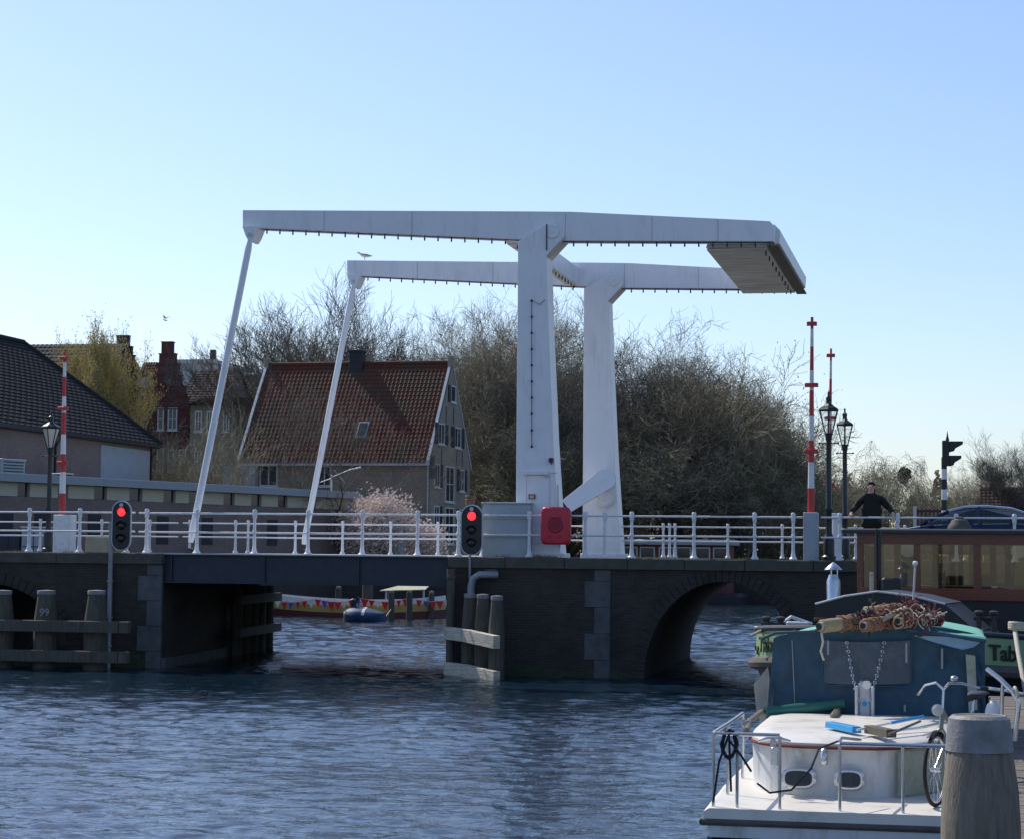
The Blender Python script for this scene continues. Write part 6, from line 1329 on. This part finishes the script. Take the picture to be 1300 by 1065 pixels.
for k_, xs_s in ((0,-1),(-1,1)):
    c = MB(); col_ = [tentrow(f/6,TY)[k_] for f in range(7)]; c.loft([[V(*p) for p in col_],[V(p[0]+.03*xs_s*0,p[1]+3.2,p[2]) for p in col_]],False,False,close=False); c.build('side_panel','canvas',tent,smooth=True)
def onTent(px, py, off=.02):
    q = at(px,py,TY); t_ = (q.x-bl.x)/(br_.x-bl.x); return V(q.x, TY-.10*math.sin(PI*max(0,min(1,t_)))-off-.012, q.z)
c = MB(); g0 = [[onTent(1046+(110)*i/12, 812+54*j/6+2*math.sin(i/12*PI)) for i in range(13)] for j in range(7)]; c.loft(g0,False,False,close=False)
win = c.build('vinyl_window','vinyl',tent,smooth=True); c = MB(); bd = [onTent(*p,.03) for p in [(1044,812),(1046,866),(1052,869),(1150,871),(1157,866),(1158,812)]]; c.tube(bd,.008,5); c.build('window_seam','canvas',win,smooth=True)
for px in (1008,):
    c = MB(); c.tube([onTent(px-2+4*i/6,812+92*i/6,.008) for i in range(7)],.006,5); c.build('zip','fascia',tent,smooth=True)
for px, y0, y1 in ((1151,815,840),(1196,822,848),(1149,893,902),(1052,812,830)): c = MB(); c.bbox(onTent(px,y0).x-.012,onTent(px,y0).x+.012,onTent(px,y0,.03).y,onTent(px,y0,.0).y,at(px,y1,TY).z,at(px,y0,TY).z,.004); c.build('strap','fascia',tent)
def sheet(pix, Y, m_, name, par, th=.012, offs=None):
    P_ = [at(px,py,Y+(offs[i] if offs else 0)) for i,(px,py) in enumerate(pix)]; n_ = len(P_); c = MB(); c.add(P_+[p+V(0,th,-.004) for p in P_],[tuple(range(n_)),tuple(range(2*n_-1,n_-1,-1))]+[(i,(i+1)%n_,(i+1)%n_+n_,i+n_) for i in range(n_)]); return c.build(name,m_,par)
sheet([(1160,806),(1205,808),(1244,815),(1236,821),(1222,824),(1190,816)], TY, 'canvas_pale','pale_flap',tent,offs=[-.16,-.2,-.2,-.18,-.2,-.16])
sheet([(1185,798),(1204,797),(1228,800),(1252,808),(1250,812),(1200,804)], TY, 'canvas_green','green_panel',tent,offs=[-.05,.1,.1,-.08,-.12,-.12])
c = MB(); c.tube([at(1150,799,TY-.18), at(1200,805,TY-.2), at(1252,813,TY-.2)],.02,8); c.build('edge_piping','canvas',tent,smooth=True)
c = MB(); c.tube([at(966,811,TY-.1),at(985,803,TY-.14),at(1035,801,TY-.17)],.016,8); c.build('edge_piping','canvas',tent,smooth=True)
sheet([(1226,830),(1238,832),(1241,900),(1230,904)], TY-.12, 'moss_panel','mossy_batten',tent,.03)
sheet([(957,868),(975,846),(977,862),(973,905),(966,912),(960,900)], TY-.03, 'canvas_side','loose_flap',tent,offs=[-.3,0,0,-.05,-.1,-.25])
sheet([(962,905),(972,903),(974,920),(966,922)], TY-.2, 'canvas_side','loose_flap',tent)
# green board, tabernacle, brooms on the roof
def slab(pix, z0, z1, m_, name, label, cat):      # footprint given by photo pixels on the plane z=z0
    P_ = []
    for px,py in pix: d_ = ray(px,py); k_ = (z0-EZ)/d_.z; P_.append(V(0,0,EZ)+d_*k_)
    c = MB(); n_ = len(P_); c.add(P_+[V(p.x,p.y,z1) for p in P_],[tuple(range(n_-1,-1,-1)),tuple(range(n_,2*n_))]+[(i,(i+1)%n_,(i+1)%n_+n_,i+n_) for i in range(n_)]); o = c.build(name,m_,None,bevel=.006)
    return tag(o,label,cat) if label else o
def pz(px,py,z): d_ = ray(px,py); return V(0,0,EZ)+d_*((z-EZ)/d_.z)
c = MB(); c.tube([at(972,903,23.6),at(1015,899,23.75),at(1072,893,23.8)],[.055,.06,.055],10); 
for v in c.v: v.z = max(v.z, RZ+.03)
tag(c.build('rolled_cover','green_dark',None,smooth=True),'long dark green roll lying at the foot of the blue tent','roll')
q = at(1098,905,23.6); c = MB(); zt_ = at(1098,864,23.6).z; tb = thing('mast_step','white metal mast step with round blue sticker before the tent','mast step',(q.x,23.6,RZ+.04)); c.bbox(q.x-.07,q.x+.07,23.58,23.64,RZ+.03,zt_,.03); c.bbox(q.x-.10,q.x-.07,23.5,23.66,RZ+.03,zt_-.05,.008); c.bbox(q.x+.07,q.x+.10,23.5,23.66,RZ+.03,zt_-.05,.008); c.build('plate','light_grey',tb)
z_ = at(1098,893,23.57).z; c = MB(); c.cyl((q.x,23.579,z_),(q.x,23.572,z_),.045,.045,18); c.build('sticker','broom_blue',tb); c = MB(); c.torus((q.x,23.57,z_),(0,1,0),.036,.005,18,5); c.build('sticker_ring','white_paint',tb)
c = MB(); c.cyl((q.x+.02,23.575,z_+.2),(q.x+.02,23.56,z_+.2),.045,.045,14); c.build('boss','steel',tb,smooth=True)
for k_, (x0,x1) in enumerate(((1076,1090),(1124,1103))):
    c = MB(); A_, B_ = onTent(x0,812,.07), V(at(x1,890,23.5).x,23.5,at(x1,890,23.5).z); n_ = 17
    for i in range(n_): p = A_.lerp(B_,(i+.5)/n_)+V(0,-.02,-.05*math.sin(PI*(i+.5)/n_)); c.torus(p, (1,0,.2) if i%2 else (0,1,.2), .016, .0055, 8, 4)
    tag(c.build('chain','steel',None,smooth=True), ('left' if k_==0 else 'right')+' galvanised chain hanging from the spars to the mast step','chain')
def broom(label, hpix, h2, bpix, hm, bm_, hc_):
    zb_ = RZ+.07; H0, H1 = pz(*hpix,zb_+.03), pz(*h2,zb_+.10); r = thing('broom', label, 'broom', tuple(H0)); c = MB(); c.tube([H0,H1],.013,8); c.build('handle',hc_,r,smooth=True)
    return r, H0, H1
r, H0, H1 = broom('blue-headed broom lying across the cream cabin roof', (1088,926), (1172,909), None, 0,0,'white_paint')
M1 = H0.lerp(H1,.5); c = MB(); c.tube([M1,H1],.016,8); c.build('grip','broom_blue',r,smooth=True)
A_, B_ = pz(1053,923,RZ+.06), pz(1088,930,RZ+.06); d_ = (B_-A_).normalized(); n__ = V(-d_.y,d_.x,0)*.05
c = MB(); c.add([A_-n__,B_-n__,B_+n__,A_+n__]+[p+V(0,0,.06) for p in (A_-n__*.9,B_-n__*.9,B_+n__*.9,A_+n__*.9)],[(0,3,2,1),(4,5,6,7),(0,1,5,4),(1,2,6,5),(2,3,7,6),(3,0,4,7)]); c.build('head','broom_blue',r,bevel=.008)
r, H0, H1 = broom('brown bristle broom lying nearer the bicycle on the cream roof', (1128,932), (1168,915), None,0,0,'wood_grey')
A_, B_ = pz(1103,930,RZ+.06), pz(1132,936,RZ+.06); d_ = (B_-A_).normalized(); n__ = V(-d_.y,d_.x,0)*.05
c = MB(); c.add([A_-n__,B_-n__,B_+n__,A_+n__]+[p+V(0,0,.075) for p in (A_-n__,B_-n__,B_+n__,A_+n__)],[(0,3,2,1),(4,5,6,7),(0,1,5,4),(1,2,6,5),(2,3,7,6),(3,0,4,7)]); c.build('bristles','bristle',r,bevel=.006)
# rope wrapped spars on the tent
SY = 23.9
def spar(label, a, b_, r0, r1, mats, seed, wrapr=.012, ext=1.0):
    rnd = random.Random(seed); A_, B_ = at(*a[:2],a[2]), at(*b_[:2],b_[2]); d_ = B_-A_; u, w_ = mat3(d_.normalized())
    r = thing('spar', label, 'spar', tuple(A_)); c = MB(); c.tube([A_,B_],[r0,r1],12); c.build('pole','plank_pale',r,smooth=True)
    e = MB(); e.tube([A_-d_.normalized()*.012,A_-d_.normalized()*.004],r0*.8,12); e.build('end_cap','black_paint',r)
    for m_, f0, f1, turns, loose in mats:
        c = MB(); pts = []; n_ = turns*9
        for i in range(n_+1):
            f = f0+(f1-f0)*i/n_; an = 2*PI*i/9; rr = (r0+(r1-r0)*f)*1.08+wrapr*.6+rnd.uniform(0,loose); pts.append(A_+d_*f+u*(rr*math.cos(an))+w_*(rr*math.sin(an)))
        c.tube(pts, wrapr, 5); c.build('lashing',m_,r,smooth=True)
    return r
spar('thick rope-wrapped spar poking out left over the blue tent', (1040,795,23.5),(1122,784,24.3),.048,.05,[('rope_tan',.04,.45,22,.006),('rope_pink',.3,.95,22,.03),('rope_red',.55,1,9,.05)],1)
spar('shorter rope-wrapped spar pointing left in the middle of the bundle', (1096,794,23.5),(1150,786,24.2),.042,.042,[('rope_pink',.02,.75,20,.02),('rope_red',.4,1,10,.03)],2)
spar('upper thin rope-wrapped spar of the bundle', (1096,777,24.2),(1142,773,24.6),.04,.04,[('rope_tan',.05,.5,12,.006),('rope_pink',.4,1,14,.02)],3)
spar('bare pale spar slanting up to the right through the bundle', (1118,786,23.7),(1162,768,24.3),.035,.04,[('rope_red',.75,1.02,8,.02)],4)
spar('end of the bundle of spars farthest right on the tent', (1140,788,23.7),(1192,786,24.4),.04,.045,[('rope_red',.05,1,18,.03),('rope_cream',.5,1.02,8,.03),('rope_tan',.0,.6,8,.04)],5)
rnd = random.Random(9)
for k_, (cx_, cy_, sx_, sy_, m_, n_, lb_) in enumerate(((1130,782,26,9,'rope_pink',34,'rust coloured tangle of frayed line over the middle of the spars'),(1172,783,18,11,'rope_red',26,'red tangle of line at the right end of the spars'),(1176,781,18,12,'rope_cream',16,'cream loops of line at the right end of the spars'),(1110,783,26,8,'rope_navy',22,'dark tangle of line along the spars'),(1155,772,10,6,'rope_red',14,'red lashing at the top of the slanting spar'))):
    c = MB()
    for _ in range(n_):
        p = at(cx_+rnd.gauss(0,sx_*.5), cy_+rnd.gauss(0,sy_*.5), 23.75+rnd.uniform(-.15,.4)); pts = [p]
        dd = V(rnd.gauss(0,1),rnd.gauss(0,.6),rnd.gauss(0,.6)).normalized()
        for i in range(5): dd = (dd+V(rnd.gauss(0,.6),rnd.gauss(0,.6),rnd.gauss(0,.5))).normalized(); pts.append(pts[-1]+dd*.045)
        c.tube(pts, .007, 4)
    tag(c.build('tangled_line', m_, None, smooth=True), lb_, 'rope')
c = MB(); c.tube([at(1043,803,23.45),at(1045,815,23.45),at(1042,826,23.45),at(1046,838,23.45)],.012,6); tag(c.build('rope_tail','rope_cream',None,smooth=True),'frayed cream rope tail hanging from the thick spar','rope')
# ================================================================== BICYCLE on the cruiser's side deck
bk = thing('bicycle', 'old grey bicycle with black tyres leaning on the cruiser by the big mooring post', 'bicycle', (0,0,0))
F0 = V(at(1188,950,20.0).x, 20.0, 0); WR = .33; fz = .72+WR
dirb = V(.42,.907,0)    # from front wheel to rear
FW = V(F0.x, F0.y, fz); RW = FW+dirb*1.06
perp = V(-dirb.y, dirb.x, 0)
tilt = V(.05,0,0)
st = V(dirb.x*.9+perp.x*-.0, dirb.y, 0)
wd = (V(.30,.95,0)).normalized()      # front wheel turned a little
def wheel(nm, cen, axis):
    c = MB(); c.torus(cen, axis, WR-.018, .018, 40, 8); t_ = c.build(nm,'tyre',bk,smooth=True)
    c = MB(); c.torus(cen, axis, WR-.042, .012, 40, 6); c.build('rim','steel',t_,smooth=True)
    u = axis.orthogonal().normalized(); w_ = axis.cross(u); c = MB()
    for i in range(20): an = 2*PI*i/20; c.cyl(cen+axis*(.02*(-1)**i)+(u*math.cos(an+.3)+w_*math.sin(an+.3))*.02, cen+(u*math.cos(an)+w_*math.sin(an))*(WR-.045), .0022, .0022, 3)
    c.build('spokes','steel',t_); c = MB(); c.cyl(cen-axis*.045,cen+axis*.045,.022,.022,10); c.build('hub','steel',t_,smooth=True); return t_
axF = V(-wd.y, wd.x, 0); axR = perp
wheel('front_wheel', FW, axF); wheel('rear_wheel', RW, axR)
def fend(cen, d0, axis, a0, a1):
    c = MB(); rows = []
    for i in range(17):
        an = a0+(a1-a0)*i/16; rad = d0*math.cos(an)+V(0,0,math.sin(an)); p = cen+rad*(WR+.022); rows.append([p-axis*.03-rad*.012,p,p+axis*.03-rad*.012,p+axis*.028-rad*.018,p-rad*.006,p-axis*.028-rad*.018])
    return c.loft(rows)
fend(FW, wd, axF, R(-15), R(120)).build('front_mudguard','black_paint',bk,smooth=True); fend(RW, dirb, axR, R(-20), R(140)).build('rear_mudguard','black_paint',bk,smooth=True)
hdT = FW+wd*.20+V(0,0,.52); hdB = FW+wd*.15+V(0,0,.36); stm = FW+wd*.23+V(0,0,.66); bb = FW+dirb*.60+V(0,0,-.05); stT = bb+dirb*.18+V(0,0,.52); sad = bb+dirb*.21+V(0,0,.66)
c = MB()
for a_, b_, rr in ((hdB,bb,.018),(hdT,bb+dirb*.02+V(0,0,.1),.016),(bb,stT,.017),(bb,RW,.011),(stT,RW,.010)): c.cyl(a_,b_,rr,rr,10)
c.cyl(hdB,hdT,.022,.022,12); c.build('frame','bike_paint',bk,smooth=True)
c = MB()
for s_ in (-1,1): c.tube([hdB, FW+axF*(.055*s_)+V(0,0,.30)+wd*.1, FW+axF*(.055*s_)],.012,8)
c.build('fork','bike_paint',bk,smooth=True)
hb_ = MB(); g1, g2 = MB(), MB()
L_ = [stm+V(0,0,.04), stm+axF*.06+V(0,0,.10)-wd*.03, stm+axF*.17+V(0,0,.07), stm+axF*.27+V(0,0,-.02)+wd*.10, stm+axF*.32+V(0,0,-.03)+wd*.24]
R_ = [stm+V(0,0,.04), stm-axF*.06+V(0,0,.10)-wd*.03, stm-axF*.17+V(0,0,.10), stm-axF*.27+V(0,0,.06)+wd*.10, stm-axF*.32+V(0,0,.05)+wd*.24]
hb_.cyl(hdT,stm+V(0,0,.05),.013,.013,8)
for P_, g in ((L_,g1),(R_,g2)): hb_.tube(P_,.012,8); g.cyl(P_[-2].lerp(P_[-1],.35),P_[-1]+(P_[-1]-P_[-2])*.1,.018,.018,10); g.build('grip','rubber' if g is g1 else 'black_paint',bk,smooth=True)
hb_.build('handlebar','chrome',bk,smooth=True)
c = MB(); bp_ = stm-axF*.10+V(0,0,.14); c.sphere(bp_,.035,10,.8); c.build('bell','chrome',bk,smooth=True)
lp = hdT-wd*.09+V(0,0,.0)+axF*.02; c = MB(); c.tube([lp+wd*.08,lp+wd*.03,lp],[.02,.05,.055],14); ll = c.build('headlamp','chrome',bk,smooth=True); c = MB(); c.tube([lp,lp-wd*.012],[.05,.03],14); c.build('lamp_lens','lamp_frost',ll,smooth=True)
c = MB(); rows = []
for t_, w_, z_ in ((-.14,.02,0),(-.08,.03,.012),(.0,.06,.01),(.07,.10,.02),(.12,.105,.03),(.14,.07,.02)): rows.append([sad+dirb*t_+perp*(w_*math.cos(PI*j/6))+V(0,0,z_+.02*math.sin(PI*j/6)) for j in range(7)]+[sad+dirb*t_+V(0,0,z_-.05)])
c.loft(rows); c.build('saddle','black_paint',bk,smooth=True)
c = MB(); c.cyl(stT,sad,.012,.012,8); c.build('seat_post','steel',bk,smooth=True)
c = MB(); q = RW+V(0,0,WR+.08); c.bbox(q.x-.06,q.x+.06,q.y-.22,q.y+.18,q.z-.01,q.z+.01,.004); c.build('carrier','black_paint',bk)
c = MB(); c.torus(bb+perp*.05,perp,.085,.006,24,5); c.cyl(bb-perp*.09,bb+perp*.09,.014); c.tube([bb+perp*.08,bb+perp*.09+V(.02,.04,-.15)],.010,6); c.tube([bb-perp*.08,bb-perp*.09+V(-.02,-.04,.15)],.010,6); c.bbox(bb.x-.15,bb.x-.03,bb.y-.06,bb.y+.04,bb.z+.13,bb.z+.155,.004); c.build('crank','steel',bk,smooth=True)
# ================================================================== JETTY, BIG POST, RIGHT SIDE
jt = thing('jetty', 'weathered plank jetty running along the right side of the cruiser', 'jetty', (1.2,14,0))
c = MB(); y = 12.0; rnd = random.Random(2)
while y < 33: c.bbox(.40+rnd.uniform(-.03,.03), 2.6, y, y+.145, .86+rnd.uniform(-.006,.006), .90+rnd.uniform(-.005,.006), .008); y += .16
c.build('planking','wood_deck',jt); c = MB(); c.box(.5,.62,12,33,.66,.858); c.box(2.3,2.42,12,33,.66,.858); c.build('bearer','pile',jt)
for y in (13.8,18.5,23.5,28.5,32.5):
    c = MB(); c.lathe((.56,y,0),[(.1,-1),(.1,.66)],10); c.build('support','pile',jt,smooth=True)
p_ = at(1243,909,12.9); X_ = p_.x; zT = p_.z; mp_ = thing('mooring_post','thick weathered mooring post with grey metal band in the foreground','post',(X_,12.9,0))
hw1 = 35/FPX*12.9*1.0; prof_ = [(.225,-1.2),(.225,zT-.62),(.215,zT-.42),(.185,zT-.20),(hw1*1.02,zT-.06),(hw1*1.0,zT-.02),(hw1*.90,zT),(.002,zT+.012)]
c = MB(); c.lathe((X_,12.9,0),prof_,20)
for v in c.v:
    if v.z > -.5: an = math.atan2(v.y-12.9,v.x-X_); k_ = 1+.025*math.sin(an*3+1)+.015*math.sin(an*7); v.x = X_+(v.x-X_)*k_; v.y = 12.9+(v.y-12.9)*k_
c.build('shaft','wood_grey',mp_,smooth=True)
c = MB(); c.lathe((X_,12.9,0),[(.185,zT-.20),(.193,zT-.195),(hw1*1.1,zT-.05),(hw1*1.06,zT-.01),(hw1*.93,zT+.008),(hw1*.85,zT+.004),(hw1*.85,zT-.05)],20); c.f = [f for f in c.f if len(f) < 8]; c.build('metal_band','pile_cap',mp_,smooth=True)
# curved stainless boarding rail right of the tent
br2 = thing('boarding_rail','curved stainless rail rising right of the blue tent','rail',(xat(1292,23,930),23,.72))
P1 = [at(1253,849,23.2),at(1270,862,23.1),at(1285,877,23.0),at(1293,890,23.0),at(1292,905,23.0),at(1288,940,23.0)]
c = MB(); c.tube(P1,.026,10); c.build('hoop','steel',br2,smooth=True)
c = MB(); c.tube([at(1253,873,23.3),at(1275,876,23.2),at(1300,881,23.1)],.018,8); c.tube([at(1273,865,23.1),at(1271,920,23.1)],.02,8); c.build('cross_bar','steel',br2,smooth=True)
c = MB(); c.torus(at(1290,878,22.95),(1,.2,.3),.05,.016,14,6); c.build('knot','rope_cream',br2,smooth=True)
fd = at(1261,908,23.3); c = MB(); c.lathe((fd.x,23.3,fd.z-.22),[(.02,0),(.07,.04),(.085,.12),(.085,.26),(.06,.34),(.02,.38)],14); tag(c.build('fender','white_paint',None,smooth=True),'white round fender hanging beside the right edge of the tent','fender')
pp_ = [at(1288,797,27.5),at(1293,830,27.0),at(1299,862,26.5),at(1306,905,26.0)]; r = thing('boat_hook','pale pole with ring of rope leaning at the right edge','pole',tuple(pp_[-1])); c = MB(); c.tube(pp_,.028,10); c.build('shaft','rope_cream',r,smooth=True)
c = MB(); 
for i in range(4): c.torus(at(1292,791+i*2.2,27.5),(.05,.1,1),.10,.02,18,6)
c.build('rope_ring','rope_cream',r,smooth=True)
